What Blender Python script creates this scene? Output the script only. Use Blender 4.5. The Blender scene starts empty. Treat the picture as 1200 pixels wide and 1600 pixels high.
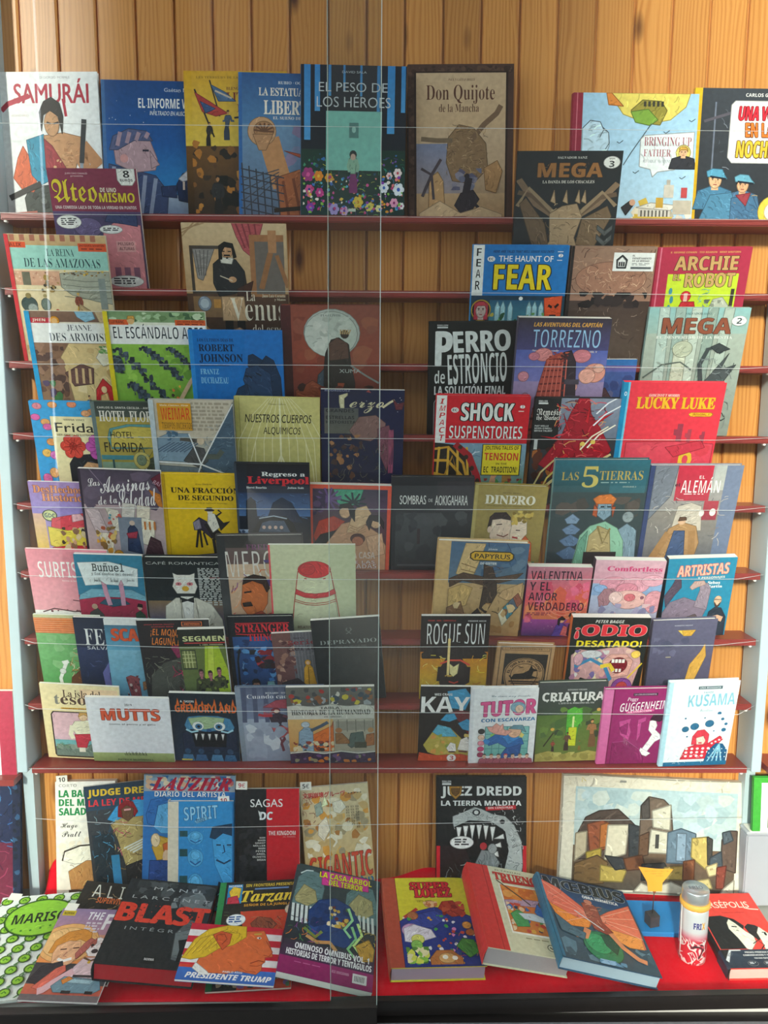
import bpy, bmesh, math, random, unicodedata
from mathutils import Matrix, Vector, Euler
from mathutils.geometry import tessellate_polygon

scene = bpy.context.scene
COL = scene.collection

# ------------------------------------------------------------------ camera
cd = bpy.data.cameras.new('camera')
cam = bpy.data.objects.new('camera', cd)
COL.objects.link(cam)
cd.sensor_fit = 'VERTICAL'
cd.sensor_height = 36.0
cd.lens = 36.0 * 1200.65 / 1600.0
cd.clip_start = 0.02
_R = Vector((0.9999037, -0.0125857, 0.0058545))
_U = Vector((-0.0041733, 0.1296826, 0.9915468))
_F = Vector((0.0132385, 0.9914757, -0.1296176))
cam.matrix_world = Matrix(((_R.x, _U.x, -_F.x, 0.0), (_R.y, _U.y, -_F.y, -1.90327), (_R.z, _U.z, -_F.z, 1.53784), (0, 0, 0, 1)))
scene.camera = cam

# ------------------------------------------------------------------ view and sky
scene.view_settings.view_transform = 'Standard'
scene.view_settings.look = 'None'
scene.view_settings.gamma = 1.0
scene.view_settings.exposure = 1.6
scene.view_settings.use_curve_mapping = False
scene.cycles.max_bounces = 8
scene.cycles.diffuse_bounces = 4
scene.cycles.glossy_bounces = 4
scene.cycles.transparent_max_bounces = 16
scene.cycles.sample_clamp_indirect = 4.0

world = bpy.data.worlds.new('hazy_sky')
scene.world = world
world.use_nodes = True
wn, wl = world.node_tree.nodes, world.node_tree.links
wn.clear()
w_out = wn.new('ShaderNodeOutputWorld')
w_bg = wn.new('ShaderNodeBackground')
w_tc = wn.new('ShaderNodeTexCoord')
w_sep = wn.new('ShaderNodeSeparateXYZ')
w_map = wn.new('ShaderNodeMapRange')
w_map.inputs['From Min'].default_value = -1.0
w_map.inputs['From Max'].default_value = 1.0
w_map.inputs['To Min'].default_value = 1.5
w_map.inputs['To Max'].default_value = 1.5
w_bg.inputs['Color'].default_value = (0.86, 0.94, 1.0, 1)
wl.new(w_tc.outputs['Generated'], w_sep.inputs[0])
wl.new(w_sep.outputs['X'], w_map.inputs['Value'])
wl.new(w_map.outputs['Result'], w_bg.inputs['Strength'])
wl.new(w_bg.outputs['Background'], w_out.inputs['Surface'])

# soft hazy sun slanting past the edges of an added blocker across the pavement onto the far end of the window
sd = bpy.data.lights.new('sun', 'SUN')
sd.energy = 3.4
sd.angle = math.radians(7.0)
sd.color = (1.0, 0.93, 0.82)
sun = bpy.data.objects.new('sun', sd)
COL.objects.link(sun)
sun.rotation_euler = (-Vector((-math.sin(math.radians(15)), -math.cos(math.radians(15)), math.tan(math.radians(20))))).to_track_quat('-Z', 'Y').to_euler()

# ------------------------------------------------------------------ colours and materials
def lin(c):
    c = c / 255.0
    return c / 12.92 if c <= 0.04045 else ((c + 0.055) / 1.055) ** 2.4

def hexc(s):
    return (lin(int(s[0:2], 16)), lin(int(s[2:4], 16)), lin(int(s[4:6], 16)), 1.0)

def new_mat(name):
    m = bpy.data.materials.new(name)
    m.use_nodes = True
    n = m.node_tree.nodes
    return m, n, m.node_tree.links, n['Principled BSDF']

def plain(name, col, rough=0.6, metal=0.0, noise=0.0, scale=40.0, spec=0.5, bump=0.0):
    m, n, l, b = new_mat(name)
    b.inputs['Base Color'].default_value = hexc(col)
    b.inputs['Roughness'].default_value = rough
    b.inputs['Metallic'].default_value = metal
    b.inputs['Specular IOR Level'].default_value = spec
    if noise or bump:
        tc = n.new('ShaderNodeTexCoord')
        nz = n.new('ShaderNodeTexNoise'); nz.inputs['Scale'].default_value = scale; nz.inputs['Detail'].default_value = 6
        l.new(tc.outputs['Object'], nz.inputs['Vector'])
        if noise:
            mx = n.new('ShaderNodeMix'); mx.data_type = 'RGBA'
            c = hexc(col)
            mx.inputs['A'].default_value = tuple(v * (1 - noise) for v in c[:3]) + (1,)
            mx.inputs['B'].default_value = tuple(min(1, v * (1 + noise)) for v in c[:3]) + (1,)
            l.new(nz.outputs['Fac'], mx.inputs['Factor'])
            l.new(mx.outputs['Result'], b.inputs['Base Color'])
        if bump:
            bp = n.new('ShaderNodeBump'); bp.inputs['Strength'].default_value = bump; bp.inputs['Distance'].default_value = 0.01
            l.new(nz.outputs['Fac'], bp.inputs['Height'])
            l.new(bp.outputs['Normal'], b.inputs['Normal'])
    return m

def print_mat(name, rough, coat=0.0, grain=0.10, wrap=False):
    """printed board: the ink colour is stored on the faces, with a fine mottling of its own"""
    m, n, l, b = new_mat(name)
    at = n.new('ShaderNodeAttribute'); at.attribute_name = 'ink'
    tc = n.new('ShaderNodeTexCoord')
    nz = n.new('ShaderNodeTexNoise'); nz.inputs['Scale'].default_value = 90; nz.inputs['Detail'].default_value = 5
    l.new(tc.outputs['Object'], nz.inputs['Vector'])
    mr = n.new('ShaderNodeMapRange')
    mr.inputs['From Min'].default_value = 0.3; mr.inputs['From Max'].default_value = 0.7
    mr.inputs['To Min'].default_value = 1.0 - grain; mr.inputs['To Max'].default_value = 1.0 + grain
    l.new(nz.outputs['Fac'], mr.inputs['Value'])
    mu = n.new('ShaderNodeVectorMath'); mu.operation = 'SCALE'
    l.new(at.outputs['Color'], mu.inputs[0]); l.new(mr.outputs['Result'], mu.inputs['Scale'])
    l.new(mu.outputs['Vector'], b.inputs['Base Color'])
    b.inputs['Roughness'].default_value = rough
    b.inputs['Specular IOR Level'].default_value = 0.25
    if coat:
        b.inputs['Coat Weight'].default_value = coat
        b.inputs['Coat Roughness'].default_value = 0.06
    if wrap:
        wv = n.new('ShaderNodeTexNoise'); wv.inputs['Scale'].default_value = 22; wv.inputs['Detail'].default_value = 3
        mp = n.new('ShaderNodeMapping'); mp.inputs['Scale'].default_value = (1.0, 0.35, 1.0); mp.inputs['Rotation'].default_value = (0, 0, 0.5)
        l.new(tc.outputs['Object'], mp.inputs['Vector']); l.new(mp.outputs['Vector'], wv.inputs['Vector'])
        bp = n.new('ShaderNodeBump'); bp.inputs['Strength'].default_value = 0.22; bp.inputs['Distance'].default_value = 0.012
        l.new(wv.outputs['Fac'], bp.inputs['Height']); l.new(bp.outputs['Normal'], b.inputs['Coat Normal'])
    return m

M_PRINT = {'s': print_mat('satin_print', 0.42), 'g': print_mat('laminated_print', 0.38, 0.22), 'w': print_mat('shrink_wrapped_print', 0.4, 0.5, 0.08, True), 'm': print_mat('matte_print', 0.7)}
M_PAGE = plain('page_edges', 'ece9e0', 0.85, noise=0.06, scale=300)
M_PAGE_RED = plain('red_stained_page_edges', 'b52028', 0.6, noise=0.1, scale=200)
M_PAGE_PINK = plain('warm_page_edges', 'd8b0a4', 0.8, noise=0.08, scale=200)
M_PAGE_OLD = plain('yellowed_page_edges', 'd3c7ac', 0.85, noise=0.1, scale=200)
M_SHELF = plain('oxblood_shelf_paint', '8a3530', 0.32, noise=0.14, scale=30)
M_GREY = plain('pale_grey_blue_paint', 'b4c6cc', 0.45, noise=0.05, scale=18)
M_BLACK = plain('black_aluminium', '191614', 0.35, noise=0.3, scale=60)
M_STEEL = plain('worn_aluminium', '6d7072', 0.5, 0.5, noise=0.2, scale=60)
M_PIN = plain('white_plastic_pin', 'efece6', 0.4)
M_LINE = plain('clear_nylon', 'e8ecec', 0.15)
M_TAG = plain('price_sticker_paper', 'f1efe4', 0.7)
M_BASE = plain('grey_laminate', 'a3a49c', 0.6, noise=0.1, scale=25)
M_INKB = plain('black_ink', '17171a', 0.6)
M_INKR = plain('red_ink', 'c0263a', 0.6)

def cloth_mat():
    m, n, l, b = new_mat('red_felt_cloth')
    tc = n.new('ShaderNodeTexCoord')
    nz = n.new('ShaderNodeTexNoise'); nz.inputs['Scale'].default_value = 14; nz.inputs['Detail'].default_value = 8
    l.new(tc.outputs['Object'], nz.inputs['Vector'])
    mx = n.new('ShaderNodeMix'); mx.data_type = 'RGBA'
    mx.inputs['A'].default_value = hexc('cc0318'); mx.inputs['B'].default_value = hexc('f00a28')
    l.new(nz.outputs['Fac'], mx.inputs['Factor']); l.new(mx.outputs['Result'], b.inputs['Base Color'])
    b.inputs['Roughness'].default_value = 0.85
    b.inputs['Specular IOR Level'].default_value = 0.15
    n2 = n.new('ShaderNodeTexNoise'); n2.inputs['Scale'].default_value = 420
    l.new(tc.outputs['Object'], n2.inputs['Vector'])
    bp = n.new('ShaderNodeBump'); bp.inputs['Strength'].default_value = 0.25; bp.inputs['Distance'].default_value = 0.002
    l.new(n2.outputs['Fac'], bp.inputs['Height']); l.new(bp.outputs['Normal'], b.inputs['Normal'])
    return m
M_CLOTH = cloth_mat()

PLANK, PLANK0 = 0.0925, 0.071
def pine_mat():
    """varnished pine boards: colour per board, stretched grain, scattered knots"""
    m, n, l, b = new_mat('varnished_pine')
    geo = n.new('ShaderNodeNewGeometry')
    sep = n.new('ShaderNodeSeparateXYZ'); l.new(geo.outputs['Position'], sep.inputs[0])
    def mth(op, a, v=None, c=None):
        k = n.new('ShaderNodeMath'); k.operation = op
        for i, x in enumerate((a, v, c)):
            if x is None: continue
            if isinstance(x, (int, float)): k.inputs[i].default_value = x
            else: l.new(x, k.inputs[i])
        return k.outputs[0]
    idx = mth('FLOOR', mth('DIVIDE', mth('SUBTRACT', sep.outputs['X'], PLANK0), PLANK))
    wn_ = n.new('ShaderNodeTexWhiteNoise'); wn_.noise_dimensions = '1D'; l.new(idx, wn_.inputs['W'])
    off = mth('MULTIPLY', idx, 7.31)
    vec = n.new('ShaderNodeCombineXYZ')
    l.new(mth('ADD', sep.outputs['X'], off), vec.inputs['X'])
    l.new(mth('ADD', sep.outputs['Z'], mth('MULTIPLY', idx, 1.7)), vec.inputs['Z'])
    # knots
    mk = n.new('ShaderNodeMapping'); mk.inputs['Scale'].default_value = (11.0, 1.0, 4.2); l.new(vec.outputs[0], mk.inputs['Vector'])
    vo = n.new('ShaderNodeTexVoronoi'); vo.inputs['Scale'].default_value = 1.0; vo.inputs['Randomness'].default_value = 1.0
    l.new(mk.outputs[0], vo.inputs['Vector'])
    gate = n.new('ShaderNodeSeparateColor'); l.new(vo.outputs['Color'], gate.inputs[0])
    on = mth('GREATER_THAN', gate.outputs[0], 0.3)
    knot = n.new('ShaderNodeMapRange'); knot.inputs['From Min'].default_value = 0.06; knot.inputs['From Max'].default_value = 0.2
    knot.inputs['To Min'].default_value = 1.0; knot.inputs['To Max'].default_value = 0.0
    l.new(vo.outputs['Distance'], knot.inputs['Value'])
    knot_f = mth('MULTIPLY', knot.outputs['Result'], on)
    bend = n.new('ShaderNodeMapRange'); bend.inputs['From Min'].default_value = 0.0; bend.inputs['From Max'].default_value = 0.6
    bend.inputs['To Min'].default_value = 1.0; bend.inputs['To Max'].default_value = 0.0
    l.new(vo.outputs['Distance'], bend.inputs['Value'])
    bend_f = mth('MULTIPLY', bend.outputs['Result'], on)
    # grain
    ns = n.new('ShaderNodeTexNoise'); ns.inputs['Scale'].default_value = 1.0; ns.inputs['Detail'].default_value = 2
    ms = n.new('ShaderNodeMapping'); ms.inputs['Scale'].default_value = (14.0, 1.0, 0.9); l.new(vec.outputs[0], ms.inputs['Vector']); l.new(ms.outputs[0], ns.inputs['Vector'])
    ph = mth('ADD', mth('MULTIPLY', ns.outputs['Fac'], 16.0), mth('MULTIPLY', bend_f, 3.0))
    ring = mth('SINE', mth('ADD', mth('MULTIPLY', sep.outputs['X'], 620.0), mth('MULTIPLY', ph, 2.2)))
    ring01 = mth('MULTIPLY_ADD', ring, 0.5, 0.5)
    fi = n.new('ShaderNodeTexNoise'); fi.inputs['Scale'].default_value = 1.0; fi.inputs['Detail'].default_value = 6
    mf = n.new('ShaderNodeMapping'); mf.inputs['Scale'].default_value = (420.0, 1.0, 7.0); l.new(vec.outputs[0], mf.inputs['Vector']); l.new(mf.outputs[0], fi.inputs['Vector'])
    g = mth('ADD', mth('MULTIPLY', mth('POWER', ring01, 2.0), mth('MULTIPLY', ns.outputs['Fac'], 0.8)), mth('MULTIPLY', fi.outputs['Fac'], 0.62))
    mx = n.new('ShaderNodeMix'); mx.data_type = 'RGBA'
    mx.inputs['A'].default_value = hexc('e0a056'); mx.inputs['B'].default_value = hexc('b5702e')
    l.new(g, mx.inputs['Factor'])
    tone = n.new('ShaderNodeMapRange'); tone.inputs['To Min'].default_value = 0.82; tone.inputs['To Max'].default_value = 1.15
    l.new(wn_.outputs['Value'], tone.inputs['Value'])
    sc = n.new('ShaderNodeVectorMath'); sc.operation = 'SCALE'; l.new(mx.outputs['Result'], sc.inputs[0]); l.new(tone.outputs['Result'], sc.inputs['Scale'])
    mk2 = n.new('ShaderNodeMix'); mk2.data_type = 'RGBA'; mk2.inputs['B'].default_value = hexc('55290f')
    l.new(knot_f, mk2.inputs['Factor']); l.new(sc.outputs[0], mk2.inputs['A'])
    l.new(mk2.outputs['Result'], b.inputs['Base Color'])
    b.inputs['Roughness'].default_value = 0.34
    b.inputs['Specular IOR Level'].default_value = 0.4
    return m
M_PINE = pine_mat()

def glass_mat():
    m = bpy.data.materials.new('shop_window_glass'); m.use_nodes = True
    n, l = m.node_tree.nodes, m.node_tree.links
    n.clear()
    out = n.new('ShaderNodeOutputMaterial')
    tr = n.new('ShaderNodeBsdfTransparent'); tr.inputs['Color'].default_value = (0.935, 0.955, 0.945, 1)
    gl = n.new('ShaderNodeBsdfGlossy'); gl.inputs['Roughness'].default_value = 0.0; gl.inputs['Color'].default_value = (1, 1, 1, 1)
    geo = n.new('ShaderNodeNewGeometry')
    dt = n.new('ShaderNodeVectorMath'); dt.operation = 'DOT_PRODUCT'
    l.new(geo.outputs['Normal'], dt.inputs[0]); l.new(geo.outputs['Incoming'], dt.inputs[1])
    ab = n.new('ShaderNodeMath'); ab.operation = 'ABSOLUTE'; l.new(dt.outputs['Value'], ab.inputs[0])
    iv = n.new('ShaderNodeMath'); iv.operation = 'SUBTRACT'; iv.inputs[0].default_value = 1.0; l.new(ab.outputs[0], iv.inputs[1])
    pw = n.new('ShaderNodeMath'); pw.operation = 'POWER'; pw.inputs[1].default_value = 5.0; l.new(iv.outputs[0], pw.inputs[0])
    fr = n.new('ShaderNodeMath'); fr.operation = 'MULTIPLY_ADD'; fr.inputs[1].default_value = 0.96; fr.inputs[2].default_value = 0.036; l.new(pw.outputs[0], fr.inputs[0])
    mx = n.new('ShaderNodeMixShader')
    l.new(fr.outputs[0], mx.inputs['Fac']); l.new(tr.outputs[0], mx.inputs[1]); l.new(gl.outputs[0], mx.inputs[2])
    l.new(mx.outputs[0], out.inputs['Surface'])
    return m
M_GLASS = glass_mat()
M_GEDGE = plain('ground_glass_edge', '9fb0a8', 0.5)

# ------------------------------------------------------------------ object helpers
def link(o, parent=None):
    COL.objects.link(o)
    if parent is not None:
        o.parent = parent
    return o

def tag(o, label=None, cat=None, group=None, kind=None):
    if label: o['label'] = label
    if cat: o['category'] = cat
    if group: o['group'] = group
    if kind: o['kind'] = kind
    return o

def empty(name, loc=(0, 0, 0), rot=None):
    o = bpy.data.objects.new(name, None)
    o.empty_display_size = 0.03
    if rot is not None:
        o.matrix_world = Matrix.Translation(loc) @ rot
    else:
        o.location = loc
    return link(o)

def mesh_obj(name, bm, mats, parent=None, smooth=False):
    me = bpy.data.meshes.new(name)
    bm.normal_update()
    bm.to_mesh(me); bm.free()
    for m in (mats if isinstance(mats, (list, tuple)) else [mats]):
        me.materials.append(m)
    if smooth:
        for f in me.polygons: f.use_smooth = True
    return link(bpy.data.objects.new(name, me), parent)

def add_box(bm, x0, x1, y0, y1, z0, z1, mi=0):
    v = [bm.verts.new(c) for c in ((x0, y0, z0), (x1, y0, z0), (x1, y1, z0), (x0, y1, z0), (x0, y0, z1), (x1, y0, z1), (x1, y1, z1), (x0, y1, z1))]
    fs = []
    for q in ((3, 2, 1, 0), (4, 5, 6, 7), (0, 1, 5, 4), (1, 2, 6, 5), (2, 3, 7, 6), (3, 0, 4, 7)):
        f = bm.faces.new([v[i] for i in q]); f.material_index = mi; fs.append(f)
    return fs

def box_obj(name, dims, mat, parent=None, bevel=0.0):
    bm = bmesh.new()
    add_box(bm, *dims)
    if bevel:
        bmesh.ops.bevel(bm, geom=bm.edges[:], offset=bevel, segments=2, affect='EDGES', profile=0.7)
    return mesh_obj(name, bm, mat, parent)

def add_lathe(bm, prof, cx=0, cy=0, seg=40, mi=0):
    rings = []
    for r, z in prof:
        rings.append([bm.verts.new((cx + r * math.cos(2 * math.pi * i / seg), cy + r * math.sin(2 * math.pi * i / seg), z)) for i in range(seg)])
    for a, b in zip(rings, rings[1:]):
        for i in range(seg):
            f = bm.faces.new((a[i], a[(i + 1) % seg], b[(i + 1) % seg], b[i])); f.material_index = mi; f.smooth = True
    for rg, fl in ((rings[0], True), (rings[-1], False)):
        f = bm.faces.new(rg[::-1] if fl else rg); f.material_index = mi

def add_tube(bm, pts, rad, seg=6, mi=0):
    prev = None
    pts = [Vector(p) for p in pts]
    for i, p in enumerate(pts):
        d = (pts[min(i + 1, len(pts) - 1)] - pts[max(i - 1, 0)]).normalized()
        a = d.orthogonal().normalized() if abs(d.z) > 0.9 else Vector((0, 0, 1)).cross(d).normalized()
        b = d.cross(a)
        ring = [bm.verts.new(p + a * rad * math.cos(2 * math.pi * k / seg) + b * rad * math.sin(2 * math.pi * k / seg)) for k in range(seg)]
        if prev:
            for k in range(seg):
                f = bm.faces.new((prev[k], prev[(k + 1) % seg], ring[(k + 1) % seg], ring[k])); f.smooth = True; f.material_index = mi
        else:
            bm.faces.new(ring[::-1]).material_index = mi
        prev = ring
    bm.faces.new(prev).material_index = mi

# ------------------------------------------------------------------ lettering
_ALPHA = {'sb': (0x1d400, 0x1d41a, 0x1d7ce), 'sc': (0x1d4d0, 0x1d4ea, None), 'fr': (0x1d56c, 0x1d586, None),
          'mo': (0x1d670, 0x1d68a, 0x1d7f6), 'bi': (0x1d468, 0x1d482, None), 'bd': (0x1d5d4, 0x1d5ee, 0x1d7ec)}
def letters(s, st):
    if not st:
        return s
    up, lo, dg = _ALPHA[st]
    out = ''
    for ch in s:
        c = unicodedata.normalize('NFD', ch)[0]
        if 'A' <= c <= 'Z': c = chr(up + ord(c) - 65)
        elif 'a' <= c <= 'z': c = chr(lo + ord(c) - 97)
        elif c.isdigit() and dg and ord(c) < 128: c = chr(dg + int(c))
        out += c
    return out

_font_ob = bpy.data.objects.new('lettering', bpy.data.curves.new('lettering', 'FONT'))
_font_ob.data.resolution_u = 3
def raw_glyphs(s, st, o):
    cu = _font_ob.data
    cu.body = letters(s, st)
    cu.offset = o
    me = _font_ob.to_mesh()
    me.calc_loop_triangles()
    vs = [(v.co.x, v.co.y) for v in me.vertices]
    tr = [tuple(q.vertices) for q in me.loop_triangles]
    _font_ob.to_mesh_clear()
    return vs, tr

_glyphs = {}
def glyph_tris(s, st='', o=0.0):
    """flat triangles of a line of lettering, in a 0..1 box (accents rise above it)"""
    if st == 'sb': o = min(o, .018)
    elif st: o = min(o, .032)
    key = (s, st, o)
    if key in _glyphs:
        return _glyphs[key]
    vs, tr = raw_glyphs(s, st, o)
    if not vs:
        return vs, tr
    x0, x1 = min(v[0] for v in vs), max(v[0] for v in vs)
    y0, y1 = min(v[1] for v in vs), max(v[1] for v in vs)
    if st:
        vs = list(vs)
        for i, ch in enumerate(s):
            d = unicodedata.normalize('NFD', ch)
            if len(d) < 2: continue
            pre = raw_glyphs(s[:i].replace(' ', 'i'), st, o)[0] if i else []
            own = raw_glyphs(s[i], st, o)[0]
            wd = max(v[0] for v in own) - min(v[0] for v in own)
            top = max(v[1] for v in own)
            inc = raw_glyphs(s[:i + 1].replace(' ', 'i'), st, o)[0]
            if ' ' in s[:i]:
                whole = raw_glyphs(s[:i + 1], st, o)[0]
                xr = max(v[0] for v in whole)
            else:
                xr = max(v[0] for v in inc)
            cx, n = xr - wd / 2, len(vs)
            if d[1] == '\u0303':
                q = [(-.17, .06), (-.06, .12), (.06, .07), (.17, .13)]
                for (xa, ya), (xb, yb) in zip(q, q[1:]):
                    n = len(vs); vs += [(cx + xa, top + ya), (cx + xb, top + yb), (cx + xb, top + yb + .06), (cx + xa, top + ya + .06)]; tr = tr + [(n, n + 1, n + 2), (n, n + 2, n + 3)]
            else:
                vs += [(cx - .07, top + .05), (cx + .0, top + .05), (cx + .15, top + .19), (cx + .03, top + .19)]
                tr = tr + [(n, n + 1, n + 2), (n, n + 2, n + 3)]
    vs = [((x - x0) / max(x1 - x0, 1e-6), (y1 - y) / max(y1 - y0, 1e-6)) for x, y in vs]
    _glyphs[key] = (vs, tr)
    return _glyphs[key]

# ------------------------------------------------------------------ printed artwork: a small list of drawing operations in cover coordinates
# (x from the spine edge, y from the top edge, both 0..1)
def r(x0, y0, x1, y1, c, c2=None): return ('r', x0, y0, x1, y1, c, c2 or c)
def e(x, y, rx, c, ry=None, a=0.0): return ('e', x, y, rx, ry, c, a)
def p(pts, c): return ('p', pts, c)
def l(pts, w, c): return ('l', pts, w, c)
def t(s, x0, y0, x1, y1, c, st='', o=0.0, sk=0.0, rot=0.0, ol=None, ow=0.03, sh=None): return ('t', s, x0, y0, x1, y1, c, st, o, sk, rot, ol, ow, sh)
def b(n, x0, y0, x1, y1, s0, s1, pal, seed=1, k='b'): return ('b', n, x0, y0, x1, y1, s0, s1, pal.split(), seed, k)
def lines(n, x0, y0, x1, y1, c, seed=1): return ('n', n, x0, y0, x1, y1, c, seed)

def man(x, y, h, skin, hair, top, legs, lean=0.0, arm=0.0):
    """a small standing figure: x centre, y crown of the head, h height"""
    u = h / 7.5
    k = lean * h
    hx = x + k
    return [l([(x - .05 * h, y + h), (x - .05 * h, y + .72 * h), (x + k * .3, y + .5 * h)], u * .85, legs), l([(x + .08 * h, y + h), (x + .07 * h, y + .72 * h), (x + k * .3, y + .5 * h)], u * .85, legs),
            p([(hx - .12 * h, y + .17 * h), (hx + .12 * h, y + .17 * h), (x + k * .4 + .08 * h, y + .54 * h), (x + k * .4 - .08 * h, y + .54 * h)], top),
            l([(hx - .11 * h, y + .2 * h), (hx - .17 * h, y + .36 * h), (hx - .12 * h - arm * h, y + (.5 - abs(arm)) * h)], u * .55, top), l([(hx + .11 * h, y + .2 * h), (hx + .17 * h, y + .36 * h), (hx + .14 * h + arm * h, y + (.5 - abs(arm)) * h)], u * .55, top),
            e(hx, y + .075 * h, u * .45, skin, u * .52), p([(hx - u * .48, y + .08 * h), (hx - u * .4, y - .005 * h), (hx + u * .4, y - .005 * h), (hx + u * .48, y + .06 * h), (hx, y + .035 * h)], hair)]

def head(x, y, s, skin, hair, top=None, mouth='9a4a42', long=False):
    """head and shoulders, s is the head height in cover heights"""
    q = []
    if top: q.append(p([(x - s * 1.5, y + s * 2.2), (x - s * 1.2, y + s * 1.15), (x - s * .35, y + s * .9), (x + s * .35, y + s * .9), (x + s * 1.2, y + s * 1.15), (x + s * 1.5, y + s * 2.2)], top))
    if long: q.append(p([(x - s * .62, y + s * 1.1), (x - s * .6, y + s * .1), (x - s * .3, y - s * .06), (x + s * .3, y - s * .06), (x + s * .6, y + s * .1), (x + s * .62, y + s * 1.1)], hair))
    q += [p([(x - s * .22, y + s * .7), (x + s * .22, y + s * .7), (x + s * .26, y + s * 1.1), (x - s * .26, y + s * 1.1)], skin), e(x, y + s * .5, s * .45, skin, s * .5),
          p([(x - s * .47, y + s * .5), (x - s * .46, y + s * .1), (x - s * .2, y - s * .06), (x + s * .25, y - s * .06), (x + s * .47, y + s * .15), (x + s * .47, y + s * .45), (x + s * .35, y + s * .22), (x - s * .32, y + s * .24)], hair),
          l([(x - s * .28, y + s * .42), (x - s * .1, y + s * .42)], s * .06, '2a1d18'), l([(x + s * .1, y + s * .42), (x + s * .28, y + s * .42)], s * .06, '2a1d18'), e(x - s * .19, y + s * .5, s * .05, '2a1d18', s * .04), e(x + s * .19, y + s * .5, s * .05, '2a1d18', s * .04),
          l([(x, y + s * .5), (x + s * .05, y + s * .66), (x - s * .03, y + s * .67)], s * .03, '8a5a45'), l([(x - s * .13, y + s * .79), (x + s * .13, y + s * .79)], s * .06, mouth)]
    return q

def flower(x, y, s, c, c2):
    return [e(x + s * .62 * math.cos(k * 1.047), y + s * .5 * math.sin(k * 1.047), s * .42, c, s * .34) for k in range(6)] + [e(x, y, s * .3, c2, s * .25)]

def clip01(pts):
    for ax, lim, sg in ((0, 0.0, 1), (0, 1.0, -1), (1, 0.0, 1), (1, 1.0, -1)):
        if not pts: return pts
        out = []
        for i, q in enumerate(pts):
            pr = pts[i - 1]
            a, c = (pr[ax] - lim) * sg, (q[ax] - lim) * sg
            if (a >= 0) != (c >= 0):
                s = a / (a - c)
                out.append((pr[0] + s * (q[0] - pr[0]), pr[1] + s * (q[1] - pr[1])))
            if c >= 0: out.append(q)
        pts = out
    return pts

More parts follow.
